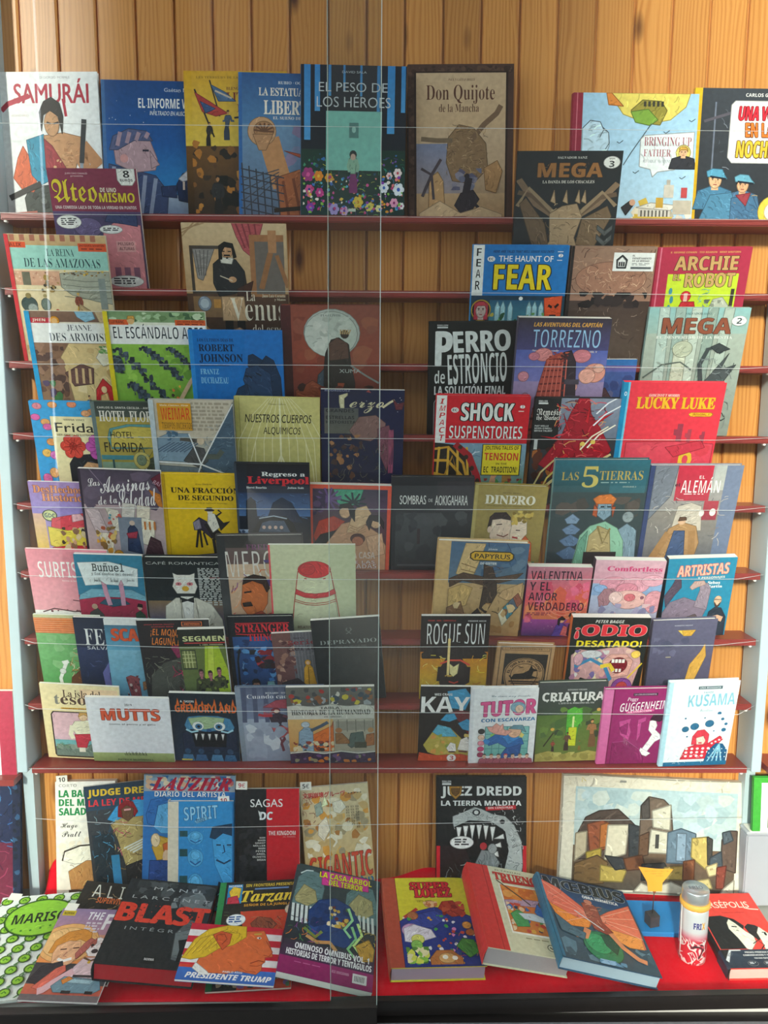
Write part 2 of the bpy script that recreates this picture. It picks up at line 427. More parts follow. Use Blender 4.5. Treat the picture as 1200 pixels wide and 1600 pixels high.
class Art:
    """collects layered flat ink shapes on the front board"""
    def __init__(self, w, h, squeeze=1.0):
        self.w, self.h, self.z, self.q = w, h, 0.00015, squeeze
        self.co, self.fa, self.fc = [], [], []
    def poly(self, pts, cols):
        """pts convex or not in 0..1, cols one colour or one per corner"""
        if isinstance(cols, list) and all(0 <= q[0] <= 1 and 0 <= q[1] <= 1 for q in pts):
            i0 = len(self.co); self.put(pts); self.fa.append(list(range(i0, i0 + len(pts)))); self.fc.append(cols); self.step(); return
        col = cols[0] if isinstance(cols, list) else cols
        tris = tessellate_polygon([[Vector((x, y, 0)) for x, y in pts]]) if len(pts) > 4 else ([(0, 1, 2)] if len(pts) == 3 else tessellate_polygon([[Vector((x, y, 0)) for x, y in pts]]))
        inside = all(0 <= q[0] <= 1 and 0 <= q[1] <= 1 for q in pts)
        if inside:
            i0 = len(self.co); self.put(pts)
            for tr in tris: self.face([i0 + k for k in tr], col)
        else:
            for tr in tris:
                q = clip01([pts[k] for k in tr])
                if len(q) > 2:
                    i0 = len(self.co); self.put(q); self.face(list(range(i0, i0 + len(q))), col)
        self.step()
    def put(self, pts):
        for x, y in pts:
            y = self.q * y + (1 - self.q) * y ** 4
            self.co.append(((x - .5) * self.w, (1 - y) * self.h, self.z))
    def face(self, idx, col):
        a, b_, c = (self.co[i] for i in idx[:3])
        if (b_[0] - a[0]) * (c[1] - a[1]) - (b_[1] - a[1]) * (c[0] - a[0]) < 0: idx = idx[::-1]
        self.fa.append(idx); self.fc.append([col] * len(idx))
    def step(self, d=0.000006): self.z += d
    def stroke(self, pts, wd, col):
        asp = self.w / self.h
        q = [(x, y / asp) for x, y in pts]
        wd = wd / asp * .5
        L_, R_ = [], []
        for i in range(len(q)):
            a, c = q[max(i - 1, 0)], q[min(i + 1, len(q) - 1)]
            dx, dy = c[0] - a[0], c[1] - a[1]
            m = math.hypot(dx, dy) or 1
            L_.append((q[i][0] - dy / m * wd, (q[i][1] + dx / m * wd) * asp)); R_.append((q[i][0] + dy / m * wd, (q[i][1] - dx / m * wd) * asp))
        for i in range(len(q) - 1):
            quad = clip01([L_[i], L_[i + 1], R_[i + 1], R_[i]])
            if len(quad) > 2:
                i0 = len(self.co); self.put(quad); self.face(list(range(i0, i0 + len(quad))), col)
        self.step()
    def text(self, s, x0, y0, x1, y1, c, st, o, sk, rot):
        asp = self.w / self.h
        if o > 0:
            d = min(o, .045) * .9 * (y1 - y0) / asp
            for dx, dy in ((-d, 0), (d, 0), (0, -d * asp * .6), (0, d * asp * .6)): self.text(s, x0 + dx, y0 + dy, x1 + dx, y1 + dy, c, st, 0.0, sk, rot)
        vs, tr = glyph_tris(s, st, min(o, 0.0))
        cx, cy, cr, sr = (x0 + x1) / 2, (y0 + y1) / 2, math.cos(math.radians(rot)), math.sin(math.radians(rot))
        pts = []
        for u, v in vs:
            x, y = x0 + u * (x1 - x0) + sk * (0.5 - v) * (y1 - y0), y0 + v * (y1 - y0)
            dx, dy = x - cx, (y - cy) / asp
            pts.append((cx + dx * cr + dy * sr, cy + (-dx * sr + dy * cr) * asp))
        ins = all(0 <= a <= 1 and 0 <= b_ <= 1 for a, b_ in pts)
        i0 = len(self.co)
        if ins:
            self.put(pts)
            for q in tr: self.face([i0 + k for k in q], c)
        else:
            for q in tr:
                g = clip01([pts[k] for k in q])
                if len(g) > 2:
                    i0 = len(self.co); self.put(g); self.face(list(range(i0, i0 + len(g))), c)
        self.step()
    def ink(self, pts, col):
        """drawn contour and pen hatching inside a printed shape"""
        pts = [(min(max(x, 0.0), 1.0), min(max(y, 0.0), 1.0)) for x, y in pts]
        xs, ys = [q[0] for q in pts], [q[1] for q in pts]
        x0, x1, y0, y1 = min(xs), max(xs), min(ys), max(ys)
        asp = self.w / self.h
        if max(x1 - x0, (y1 - y0) / asp) < .07: return
        dark = tuple(v * .42 for v in col[:3]) + (1.0,)
        self.stroke_c(pts + [pts[0]], .0065, dark)
        rnd = random.Random(int((x0 * 7 + y0 * 13 + x1 * 29) * 10000))
        n = min(46, int((x1 - x0) * (y1 - y0) / asp * 420) + 4)
        ang = rnd.uniform(.2, 1.4) * rnd.choice((-1, 1))
        ln = min(.07, .3 * min(x1 - x0, (y1 - y0) / asp))
        def inside(x, y):
            c = False
            for i in range(len(pts)):
                (xa, ya), (xb, yb) = pts[i - 1], pts[i]
                if (ya > y) != (yb > y) and x < (xb - xa) * (y - ya) / (yb - ya) + xa: c = not c
            return c
        sh = (tuple(v * .62 for v in col[:3]) + (1.0,), tuple(min(1.0, v * 1.35 + .012) for v in col[:3]) + (1.0,), tuple(v * .8 for v in col[:3]) + (1.0,))
        for i in range(n):
            x, y = rnd.uniform(x0, x1), rnd.uniform(y0, y1)
            a = ang + rnd.gauss(0, .3); s = ln * rnd.uniform(.5, 1.2)
            q = [(x, y), (x + s * .5 * math.cos(a), y + s * .5 * math.sin(a) * asp), (x + s * math.cos(a + .3), y + s * math.sin(a + .3) * asp)]
            if all(inside(*v) for v in q): self.stroke_c(q, rnd.uniform(.005, .011), sh[i % 3])
    def stroke_c(self, pts, wd, col):
        asp = self.w / self.h
        wd *= .5
        for (xa, ya), (xb, yb) in zip(pts, pts[1:]):
            dx, dy = xb - xa, (yb - ya) / asp
            m = math.hypot(dx, dy)
            if m < 1e-5: continue
            nx, ny = -dy / m * wd, dx / m * wd * asp
            q = clip01([(xa + nx, ya + ny), (xb + nx, yb + ny), (xb - nx, yb - ny), (xa - nx, ya - ny)])
            if len(q) > 2:
                i0 = len(self.co); self.put(q); self.face(list(range(i0, i0 + len(q))), col)
        self.step()
    def draw(self, ops):
        asp = self.w / self.h
        for op in ops:
            if isinstance(op, list): self.draw(op); continue
            k = op[0]
            if k == 'r':
                _, x0, y0, x1, y1, c, c2 = op
                a, b_ = hexc(c), hexc(c2)
                self.poly([(x0, y1), (x1, y1), (x1, y0), (x0, y0)], [b_, b_, a, a])
            elif k == 'e':
                _, x, y, rx, ry, c, an = op
                ry = rx * asp if ry is None else ry
                if ry == op[4] and op[2] is not None: pass
                N = 22 if max(rx, ry) > .05 else 10
                ca, sa = math.cos(math.radians(an)), math.sin(math.radians(an))
                pts = []
                for i in range(N):
                    dx, dy = rx * math.cos(2 * math.pi * i / N), ry / asp * math.sin(2 * math.pi * i / N)
                    pts.append((x + dx * ca + dy * sa, y + (-dx * sa + dy * ca) * asp))
                q = clip01(pts)
                if len(q) > 2:
                    i0 = len(self.co); self.put(q); self.face(list(range(i0, i0 + len(q))), hexc(c)); self.step()
                    if max(rx, ry) > .045: self.ink(q, hexc(c))
            elif k == 'p':
                self.poly(op[1], hexc(op[2]))
                self.ink(op[1], hexc(op[2]))
            elif k == 'l':
                self.stroke(op[1], op[2], hexc(op[3]))
            elif k == 't':
                _, s, x0, y0, x1, y1, c, st, o, sk, rot, ol, ow, sh = op
                if sh: self.text(s, x0 + sh[1], y0 + sh[2], x1 + sh[1], y1 + sh[2], hexc(sh[0]), st, o, sk, rot)
                if ol:
                    for dx, dy in ((-1, 0), (1, 0), (0, -1), (0, 1), (.7, .7), (-.7, .7), (.7, -.7), (-.7, -.7)):
                        d = ow * (y1 - y0) * 2
                        self.text(s, x0 + dx * d, y0 + dy * d * asp, x1 + dx * d, y1 + dy * d * asp, hexc(ol), st, o, sk, rot)
                self.text(s, x0, y0, x1, y1, hexc(c), st, o, sk, rot)
            elif k == 'b':
                _, n, x0, y0, x1, y1, s0, s1, pal, seed, kd = op
                rnd = random.Random(seed)
                for i in range(n):
                    x, y, s = rnd.uniform(x0, x1), rnd.uniform(y0, y1), rnd.uniform(s0, s1)
                    c = hexc(rnd.choice(pal))
                    if kd == 'k':
                        a = rnd.uniform(0, 6.28)
                        q = [(x, y), (x + s * math.cos(a), y + s * math.sin(a) * asp), (x + s * 1.9 * math.cos(a + .25), y + s * 1.9 * math.sin(a + .25) * asp)]
                        q = [(min(max(u, x0), x1), min(max(v, y0), y1)) for u, v in q]
                        self.stroke(q, s * .16 * asp, c)
                    else:
                        N = 4 if kd == 'q' else 7
                        a0 = rnd.uniform(0, 6.28)
                        q = []
                        for j in range(N):
                            rr = s * rnd.uniform(.55, 1.1)
                            q.append((x + rr * math.cos(a0 + j * 6.283 / N), y + rr * math.sin(a0 + j * 6.283 / N) * asp))
                        q = [(min(max(u, x0), x1), min(max(v, y0), y1)) for u, v in q]
                        i0 = len(self.co); self.put(q)
                        for j in range(1, N - 1): self.face([i0, i0 + j, i0 + j + 1], c)
                        self.step()
            elif k == 'n':
                _, n, x0, y0, x1, y1, c, seed = op
                rnd = random.Random(seed); dy = (y1 - y0) / n
                for i in range(n):
                    x = x0
                    xe = x1 - rnd.random() * (x1 - x0) * .25
                    while x < xe:
                        w_ = min(rnd.uniform(.02, .09), xe - x)
                        self.poly([(x, y0 + i * dy + dy * .6), (x + w_, y0 + i * dy + dy * .6), (x + w_, y0 + i * dy), (x, y0 + i * dy)], [hexc(c)] * 4)
                        x += w_ + .02

def paint(me, n_front, cols):
    a = me.color_attributes.new('ink', 'FLOAT_COLOR', 'CORNER')
    flat = []
    for c in cols: flat.extend(c)
    a.data.foreach_set('color', flat)

def build_book(name, root, w, h, th, base, spine, kind, fin, ops, pages=None, squeeze=1.0):
    """cover (boards, spine and printed front) and page block under root; front face at z = 0, foot at y = 0"""
    hard = kind == 'h'
    bt = 0.0024 if hard else 0.0006
    ins = 0.0035 if hard else 0.0002
    co, fa, fc = [], [], []
    def bx(x0, x1, y0, y1, z0, z1, c, top=None):
        i = len(co)
        co.extend([(x0, y0, z0), (x1, y0, z0), (x1, y1, z0), (x0, y1, z0), (x0, y0, z1), (x1, y0, z1), (x1, y1, z1), (x0, y1, z1)])
        for q in ((3, 2, 1, 0), (4, 5, 6, 7), (0, 1, 5, 4), (1, 2, 6, 5), (2, 3, 7, 6), (3, 0, 4, 7)):
            fa.append([i + k for k in q]); fc.append([hexc(c)] * 4)
    bx(-w / 2, w / 2, 0, h, -bt, 0, base)
    bx(-w / 2, w / 2, 0, h, -th, -th + bt, base)
    # spine, slightly rounded on hardbacks
    N = 5 if hard and th > .012 else 1
    bulge = min(.004, th * .12) if N > 1 else 0
    i = len(co)
    for j in range(N + 1):
        s = j / N
        x = -w / 2 - bulge * math.sin(math.pi * s)
        for (dx, y) in ((0, 0), (0, h), (bt, 0), (bt, h)):
            co.append((x + dx, y, -th * s))
    for j in range(N):
        a = i + 4 * j; d = a + 4
        for q in ((a, a + 1, d + 1, d), (a + 2, d + 2, d + 3, a + 3), (a + 1, a + 3, d + 3, d + 1), (a, d, d + 2, a + 2)):
            fa.append(list(q)); fc.append([hexc(spine)] * 4)
    art = Art(w, h, squeeze)
    art.draw(ops)
    i = len(co)
    co.extend(art.co); fa.extend([[i + k for k in f] for f in art.fa]); fc.extend(art.fc)
    me = bpy.data.meshes.new('cover')
    me.from_pydata(co, [], fa)
    paint(me, 0, [c for f in fc for c in f])
    me.materials.append(M_PRINT[fin])
    link(bpy.data.objects.new('cover', me), root)
    bm = bmesh.new()
    add_box(bm, -w / 2 + bt, w / 2 - ins, ins, h - ins, -th + bt, -bt)
    mesh_obj('pages', bm, pages or M_PAGE, root)

def sticker(root, w, h, x, y, txt, ink, z=0.0022, rot=0.0, sz=(.030, .022)):
    """a small price label stuck on a cover"""
    bm = bmesh.new()
    M = Matrix.Translation((x, y, 0)) @ Matrix.Rotation(rot, 4, 'Z')
    add_box(bm, -sz[0] / 2, sz[0] / 2, -sz[1] / 2, sz[1] / 2, z - .0003, z)
    if txt:
        vs, tr = glyph_tris(txt, 'bd')
        vv = [bm.verts.new(((u - .5) * sz[0] * .6, (.5 - v) * sz[1] * .55, z + .0001)) for u, v in vs]
        for q in tr:
            try: bm.faces.new([vv[k] for k in q]).material_index = 1
            except ValueError: pass
    bmesh.ops.transform(bm, matrix=M, verts=bm.verts)
    mesh_obj('price_sticker', bm, [M_TAG, ink], root)
BOOKS = {}
def B(name, label, base, spine, kind, fin, *ops, pages=None, category='comic book', obj='comic_book'):
    BOOKS[name] = (label, base, spine, kind, fin, list(ops), pages, category, obj)

# ---- top shelf
B('samurai', 'white album with red brushed lettering and a bare-chested swordsman', 'f3f4f4', 'f0f0f0', 'h', 's',
  r(0, 0, 1, 1, 'f4f6f7', 'e9edef'), t('DI GIORGIO  MORMILE', .42, .03, .72, .045, '9a9aa0'), t('SAMURÁI', .15, .045, .90, .21, 'b51f3c', '', .02, .03), l([(.01, .26), (.08, .215), (.2, .185), (.3, .16)], .035, 'b51f3c'), l([(.64, .18), (.66, .3)], .02, 'b51f3c'), t('LEGENDARIO', .1, .285, .28, .30, 'b9a7a0'),
  p([(.18, .86), (.25, .78), (.62, .76), (.72, .86), (.66, .99), (.2, .99)], '3d4440'), p([(.2, .5), (.14, .58), (.08, .72), (.16, .8), (.28, .82), (.34, .68)], 'd9653a'), p([(.24, .46), (.42, .42), (.5, .72), (.36, .77), (.27, .7)], '2a8fb0'),
  p([(.42, .43), (.62, .41), (.8, .44), (.86, .54), (.74, .62), (.7, .72), (.46, .75)], 'c89468'), p([(.42, .45), (.5, .5), (.7, .74), (.5, .78), (.42, .66)], '9c2f38'), l([(.8, .5), (.95, .62), (.84, .68), (.78, .56)], .1, 'c08a5f'), l([(.84, .32), (.79, .62)], .035, '2a2c33'), l([(.79, .62), (.76, .86)], .025, '8d98a5'), l([(.03, .86), (.22, .8), (.36, .76)], .04, '33302e'),
  b(14, .5, .48, .7, .7, .01, .03, 'b57f55 d8a679', 3), e(.51, .35, .075, 'c7966c', .085), p([(.4, .4), (.39, .27), (.44, .2), (.52, .17), (.6, .21), (.63, .3), (.61, .42), (.58, .3), (.5, .26), (.43, .29)], '27211f'), l([(.46, .34), (.5, .35)], .012, '2a1d18'), l([(.53, .35), (.58, .34)], .012, '2a1d18'), b(10, .25, .8, .66, .97, .02, .05, '565d58 2c312e', 5), l([(0, .97), (.3, .955)], .012, 'b56a5a'))
B('informe', 'dark blue album of a figure in a striped cap beside a snowy barracks', '1f4f8a', '2e5f98', 'h', 's',
  r(0, 0, 1, .45, '1d4a86', '17589f'), r(0, .45, 1, .85, '17589f', '2b87c8'), r(0, .82, 1, 1, '9fb0c8', '6d83a8'), r(0, 0, .035, 1, '3a6aa0'), b(16, .05, .02, .9, .4, .003, .006, 'dfe8f2', 2),
  t('Gaétan Nocq', .6, .05, .9, .085, 'cfd9e6'), t('EL INFORME W', .35, .125, .83, .195, 'eef0f0', 'bd'), t('INFILTRADO EN AUSCHWITZ', .46, .215, .9, .245, 'dfe4ea', '', .01, .2),
  p([(.05, .6), (.5, .68), (.62, .8), (.6, 1), (.05, 1)], '3d4c74'), *[l([(.1 + .1 * k, .62 + .02 * k), (.08 + .09 * k, .99)], .03, '8f9ab5') for k in range(5)], p([(.1, .46), (.3, .36), (.45, .42), (.52, .56), (.5, .64), (.3, .66), (.12, .6)], 'bb9aa3'), p([(.45, .5), (.54, .6), (.46, .63)], 'bb9aa3'), p([(.06, .5), (.1, .4), (.25, .345), (.42, .36), (.48, .43), (.3, .43), (.14, .5)], '565f86'), *[l([(.14 + .09 * k, .47 - .02 * k), (.17 + .09 * k, .37)], .03, 'a98f9f') for k in range(4)], e(.2, .56, .04, 'd59a98'), l([(.38, .5), (.44, .5)], .014, '26253a'),
  p([(.7, .74), (.76, .66), (.95, .62), (1, .64), (1, .9), (.72, .86)], '1c2c52'), p([(.72, .7), (.86, .6), (1, .62), (1, .66), (.76, .72)], 'c8c9d6'), *[r(.76 + .06 * k, .72, .78 + .06 * k, .78, 'd9c3b8') for k in range(4)], p([(.55, .76), (.7, .75), (.7, .84), (.56, .83)], '2b3a62'))
B('little', 'mustard yellow album of soldiers charging up a heap with flags', 'dcae2c', 'd3a227', 'h', 's',
  r(0, 0, 1, .5, 'd9a622', 'e0c04a'), r(0, .5, 1, 1, '6d4a22', '2a2018'), t('LES TERREURS DE LA GUERRE', .12, .035, .7, .05, '8a6a1c', 'sb'), t('BLENGINO', .41, .105, .6, .125, '6d3a20', 'sb'), t('LITTLE BIG', .41, .14, .95, .2, '7c2a22', 'sb', .01), t('HORN', .51, .22, .86, .27, '7c2a22', 'sb', .01),
  l([(.1, .12), (.28, .44)], .012, '2b2622'), l([(.25, .06), (.34, .3)], .01, '2b2622'), p([(.1, .14), (.24, .2), (.42, .28), (.3, .3), (.17, .27)], 'b33a34'), p([(.15, .2), (.3, .25), (.2, .28)], '36527f'), p([(.26, .09), (.4, .14), (.5, .2), (.33, .2)], '4a6a90'), l([(.3, .13), (.46, .18)], .012, 'c9b9a8'),
  b(60, .06, .46, .98, .99, .02, .06, '8a5a28 3c2a1c b5752c 5a3c22 201812 c98a3a', 4), man(.4, .26, .2, 'b98a5c', '2a2018', '45546a', '2f3a4a', .1, .15), man(.62, .35, .17, 'b98a5c', '2a2018', '3f4a58', '3a3a3c', .15, .15), man(.22, .34, .16, 'b98a5c', '2a2018', '2f2a26', '26221f', .1), l([(.48, .31), (.62, .3)], .012, '2b2622'), l([(.7, .4), (.85, .39)], .012, '2b2622'), b(20, .05, .7, .95, .99, .04, .1, '2a2018 16120e 3a2a1c', 6), man(.3, .7, .3, 'b07c50', '1c1612', '2a2a2c', '201c1a'), man(.62, .68, .3, 'b07c50', '1c1612', '33302c', '201c1a'))
B('estatua', 'blue album of a raised copper arm holding a torch above scaffolding', '2a5f9c', '2f67a4', 'h', 's',
  r(0, 0, 1, .35, '24568f', '4d7fae'), r(0, .35, 1, 1, '6d92b4', '5a6a84'), r(0, 0, .035, 1, '2d66a6'), b(12, .4, .36, 1, .8, .06, .14, '8b7fa0 7a86a6 a08fa0', 5), t('RUBIO · OCAÑA', .39, .055, .7, .075, 'd7dde6', 'sb'), t('LA ESTATUA DE LA', .2, .1, .87, .155, 'efe9dc', 'sb', .01), t('LIBERTAD', .25, .185, .83, .28, 'efe9dc', 'sb', .012), t('EL SUEÑO DE BARTHOLDI', .34, .295, .88, .315, 'e6e2da', 'sb'),
  l([(.3, .45), (.36, .6), (.44, .78)], .15, 'c08a5c'), e(.23, .4, .14, 'c79a72', .1), e(.25, .39, .1, 'a77a54', .06), *[l([(.25, .4), (.25 + .1 * math.cos(k * .5), .4 - .06 * abs(math.sin(k * .5)))], .012, '6d4a34') for k in range(7)], p([(.14, .42), (.34, .42), (.27, .53), (.2, .53)], 'b98a62'), p([(.36, .72), (.6, .66), (1, .6), (1, 1), (.42, 1)], 'a8623c'), *[l([(.44 + .1 * k, .74 - .02 * k), (.5 + .12 * k, .99)], .02, '7d4229') for k in range(6)], p([(.45, .53), (.75, .57), (1, .66), (.7, .6)], 'b5563c'),
  *[l([(.03 + .07 * k, .62 + .02 * k), (.06 + .07 * k, .99)], .01, '3a3f4a') for k in range(6)], *[l([(.02, .66 + .055 * k), (.45, .72 + .055 * k)], .009, '3a3f4a') for k in range(6)], *[l([(.05, .95 - .07 * k), (.4, .72 - .02 * k)], .007, '474b55') for k in range(4)], l([(.35, .95), (.62, .93)], .03, '2c2420'))
B('peso', 'dark blue cover of a child in a flower meadow with a pale green square', '14283c', '1d4f7f', 'h', 's',
  r(0, 0, 1, .6, '101c2c', '0f1d28'), r(0, .55, 1, 1, '14382f', '173a3a'), *[r(x, 0, x + w_, y, '2d7fc0', '4a9bd6') for x, w_, y in ((.03, .06, .49), (.13, .05, .3), (.26, .025, .2), (.4, .02, .17), (.56, .02, .2), (.72, .03, .33), (.82, .07, .44), (.95, .04, .3))],
  b(120, .01, .6, .99, .99, .012, .03, '2d8a5a 1f6b4f 3f7fae 7fc04f c9d04a 2a9a8a 5a3f9a', 7, 'k'), b(40, .01, .58, .99, .72, .01, .02, '2f6fb0 3a8f6a 6f4fa0 1f4f6f', 17),
  *[flower(x, y, s, c, c2) for x, y, s, c, c2 in ((.07, .72, .06, 'a03a7a', 'd85a9a'), (.17, .73, .045, 'e08a2a', 'f0c040'), (.27, .74, .04, 'e0a02a', 'c03a3a'), (.08, .82, .04, 'd85a9a', '3a3a8a'), (.18, .84, .04, 'c03a8a', 'f0a0c0'), (.09, .94, .04, '8a3fb0', 'e05a9a'), (.93, .7, .04, 'f0e0e0', 'd04a5a'), (.85, .72, .03, 'f0d0d0', 'd04a5a'), (.8, .8, .045, 'e8eef6', '3f6fc0'), (.94, .81, .055, 'e8eef6', '3a5fc0'), (.9, .9, .04, 'e8a0c0', '8a2a6a'), (.97, .92, .03, 'f0f0f0', 'c03a7a'), (.55, .9, .05, 'e8c84a', 'c98a2a'), (.66, .93, .04, 'e8d86a', '7a9a3a'), (.42, .96, .04, 'd0b0e0', '6a3fa0'), (.32, .95, .05, 'b0a0e0', '5a3f90'), (.75, .94, .03, 'f0e8a0', '8aa04a'))],
  b(150, .02, .72, .98, .98, .008, .02, 'd85a9a e0a02a f0e8e0 8a3fb0 e8c84a 3a6fc0 c03a7a 7fc04f f08a8a 5ab0d0', 27), r(.24, .3, .77, .69, '7fc2b6'), r(.46, .375, .55, .475, '4f7f7c'), e(.505, .42, .02, '9ac8c0', .022), man(.5, .56, .28, 'c7a596', '1d2a30', '8fb8a0', '7a2f6a'), e(.5, .585, .036, '1f2c30', .03), e(.5, .6, .025, 'c7a596', .022), t('DAVID SALA', .39, .04, .62, .055, 'b9c4cc'), t('EL PESO DE', .17, .115, .82, .175, 'c3ccd2', '', -.006), t('LOS HÉROES', .15, .19, .85, .275, 'c3ccd2', '', -.006), r(.46, .945, .53, .965, 'c9d8c8'))
B('quijote', 'brown framed cover of a windmill, a giant and a horseman under serif lettering', '4a3128', '4a3128', 'h', 's',
  r(0, 0, 1, 1, '4c332a'), b(50, .01, .01, .99, .06, .01, .03, '5a4034 3c271f', 3), b(50, .0, .05, .06, .99, .01, .03, '5a4034 3c271f', 4), r(.055, .045, .945, 1, '2e1c16'), r(.075, .055, .925, .99, 'd9bd9c', 'a98a6c'), r(.075, .055, .925, .4, 'cdb08e', 'c9a984'), r(.075, .5, .6, .85, '7d84a0', '9d8f90'), r(.075, .82, .925, .99, 'c4a27c', 'b08a62'),
  t('PAUL Y GAËTAN BRIZZI', .38, .09, .63, .105, '6d5040', 'sb'), t('Don Quijote', .17, .13, .82, .25, '5a3426', 'sb', -.006), t('de la Mancha', .29, .25, .67, .3, '5a3426', 'sb', -.006),
  p([(.36, .62), (.38, .46), (.48, .38), (.62, .4), (.74, .5), (.76, .66), (.62, .76), (.42, .74)], '8d6f50'), l([(.6, .48), (.72, .38), (.84, .31), (.88, .26)], .035, '7a5f48'), l([(.42, .48), (.28, .48), (.12, .47)], .03, '7a6650'), b(110, .36, .38, .76, .72, .012, .03, 'b8976a 6f543c a5835a d0b088 5a4636', 6, 'k'), b(14, .4, .66, .7, .8, .03, .07, '5d5a72 6f6f86 8a8494', 8),
  p([(.2, .72), (.28, .68), (.33, .74), (.35, .93), (.19, .93)], 'c09668'), l([(.13, .84), (.22, .7), (.31, .6)], .02, '4a4048'), l([(.12, .66), (.22, .7), (.24, .86)], .018, '4a4048'), p([(.72, .66), (.85, .61), (.9, .68), (.84, .82), (.74, .8)], 'b3875a'), p([(.44, .9), (.5, .82), (.62, .8), (.68, .86), (.6, .94), (.5, .95)], '2f2a33'), l([(.5, .9), (.48, .97)], .02, '2f2a33'), l([(.62, .88), (.68, .92)], .02, '2f2a33'), l([(.55, .82), (.58, .72)], .05, '2c2730'), e(.56, .71, .025, '2c2730'), p([(.1, .95), (.3, .87), (.5, .95), (.7, .91), (.9, .96), (.9, .99), (.1, .99)], 'd1b28c'), r(.42, .97, .55, .995, '1f1b1c'), t('NORMA', .43, .975, .54, .99, 'd8d0c8', 'bd'))
B('unavoz', 'yellow-spined dark album of two men in blue caps with comic red and yellow title', '3a3f46', 'e6b81f', 'h', 's',
  r(0, 0, 1, 1, '3a4048', '2a2d33'), r(0, 0, .07, 1, 'e8bd20', 'dcae16'), l([(.2, .1), (.2, .98)], .012, '70788a'), l([(.1, .24), (.45, .15)], .02, '5a5560'), b(14, .25, .1, .42, .6, .01, .04, '5f6470 8a8f9a', 4, 'k'), p([(.345, .12), (.38, .09), (.9, .09), (.92, .54), (.38, .54), (.34, .5)], 'f3f3f1'),
  t('CARLOS GIMÉNEZ', .47, .035, .84, .06, 'e4e4e4', 'bd'), t('UNA VOZ', .42, .13, .8, .23, 'd8283a', 'bd', .02, .1, ol='7a1420', ow=.03), t('EN LA', .49, .25, .75, .35, 'e87a2a', 'bd', .02, -.1, ol='5a2a10', ow=.03), t('NOCHE', .42, .38, .76, .5, 'e8c03a', 'bd', .02, .05, ol='6a4a10', ow=.03),
  head(.24, .6, .13, 'e0b48a', 'd8c070', '4a7fa0'), p([(.165, .645), (.155, .605), (.21, .585), (.3, .59), (.325, .63), (.35, .66), (.24, .645)], '5aa0c0'), l([(.19, .642), (.34, .66)], .014, '1c2430'), head(.5, .64, .12, 'd8a880', '3a2c26', '4a6f90'), p([(.43, .68), (.42, .645), (.47, .625), (.55, .63), (.58, .665), (.61, .69), (.5, .68)], '6aa8c0'), l([(.45, .678), (.6, .692)], .014, '1c2430'), p([(.2, .78), (.4, .76), (.5, .98), (.1, .98)], '4f86a6'), p([(.4, .8), (.6, .78), (.72, .98), (.4, .98)], '456f92'), p([(.44, .78), (.58, .76), (.54, .86)], '9a3a44'), e(.8, .9, .14, 'e8c84a'), e(.8, .9, .08, 'f8f0d0'), b(16, .1, .75, .8, .98, .01, .03, '2c4a66 7ab8d0 c8a860', 9, 'k'))
B('bringing', 'pale blue square album of an airship over a city with a dark red spine', 'a9cfe6', '8c2338', 'h', 's',
  r(0, 0, 1, 1, 'a4cdea', 'b8daf0'), r(0, 0, .075, 1, '92253c', '86203a'), r(.026, 0, .034, 1, 'c46a78'), p([(.28, .0), (.93, .0), (.9, .1), (.78, .2), (.6, .23), (.4, .16)], 'ecd86a'), p([(.26, 0), (.3, 0), (.4, .1), (.28, .09)], 'e08a3a'), p([(.46, .13), (.55, .05), (.7, .06), (.75, .13), (.7, .24), (.52, .22)], '9a8f3a'), p([(.46, .14), (.6, .12), (.68, .2), (.62, .245), (.5, .22)], '7fa83f'), *[r(.56 + .035 * k, .06, .58 + .035 * k, .1, '3a3a2c') for k in range(5)], l([(.63, .23), (.48, .45), (.42, .55)], .008, '4a5a66'),
  p([(.08, .27), (.14, .21), (.22, .22), (.25, .28), (.29, .3), (.3, .4), (.27, .5), (.08, .5)], 'c3e0f2'), l([(.08, .27), (.14, .21), (.22, .22), (.25, .28), (.22, .34)], .006, '3f4a55'), l([(.24, .26), (.29, .3), (.3, .38), (.27, .43)], .006, '3f4a55'), *[l([(x - .02, y), (x, y + .012), (x + .03, y - .01)], .006, '3a4652') for x, y in ((.38, .37), (.75, .29), (.95, .2), (.52, .6), (.9, .64))],
  p([(.55, .35), (.58, .32), (.98, .29), (.98, .54), (.84, .55), (.84, .58), (.7, .6), (.66, .64), (.64, .58), (.55, .56)], 'e9f0f2'), t('BRINGING UP', .58, .33, .96, .4, 'a55a66', 'sb', -.008), t('FATHER', .58, .425, .8, .48, 'a55a66', 'sb', -.008), t('GEORGE McMANUS', .58, .505, .82, .53, '8f9aa4', 'sb', -.01), e(.9, .45, .058, 'e3cf72'), head(.9, .41, .075, 'e8b890', 'd8a84a', '2f3038'),
  b(18, .5, .8, 1, .99, .03, .06, 'e8dfc8 d8b84a d0c8b8 f0e8d0 b8b09c', 5, 'q'), r(.56, .88, .82, .99, 'd3cfc4'), p([(.54, .88), (.66, .84), (.88, .86), (.82, .9)], 'e6e2d6'), *[r(.58 + .03 * k, .9, .592 + .03 * k, .95, '55524c') for k in range(8)], r(.52, .95, .84, 1, 'd9bb4a'), *[r(.54 + .035 * k, .965, .56 + .035 * k, .985, '6a5a2c') for k in range(8)], r(.76, .7, .84, .8, 'cfc8bc'), r(.78, .66, .81, .7, 'b8b0a4'), r(.9, .72, .95, .8, 'c04a4a'), r(.7, .8, .76, .88, 'cba23e'), r(.84, .82, .99, .93, 'c2b8a6'), p([(.42, .88), (.5, .82), (.52, .86), (.46, .94)], '2c2c30'), e(.51, .84, .025, 'd8a88a'))

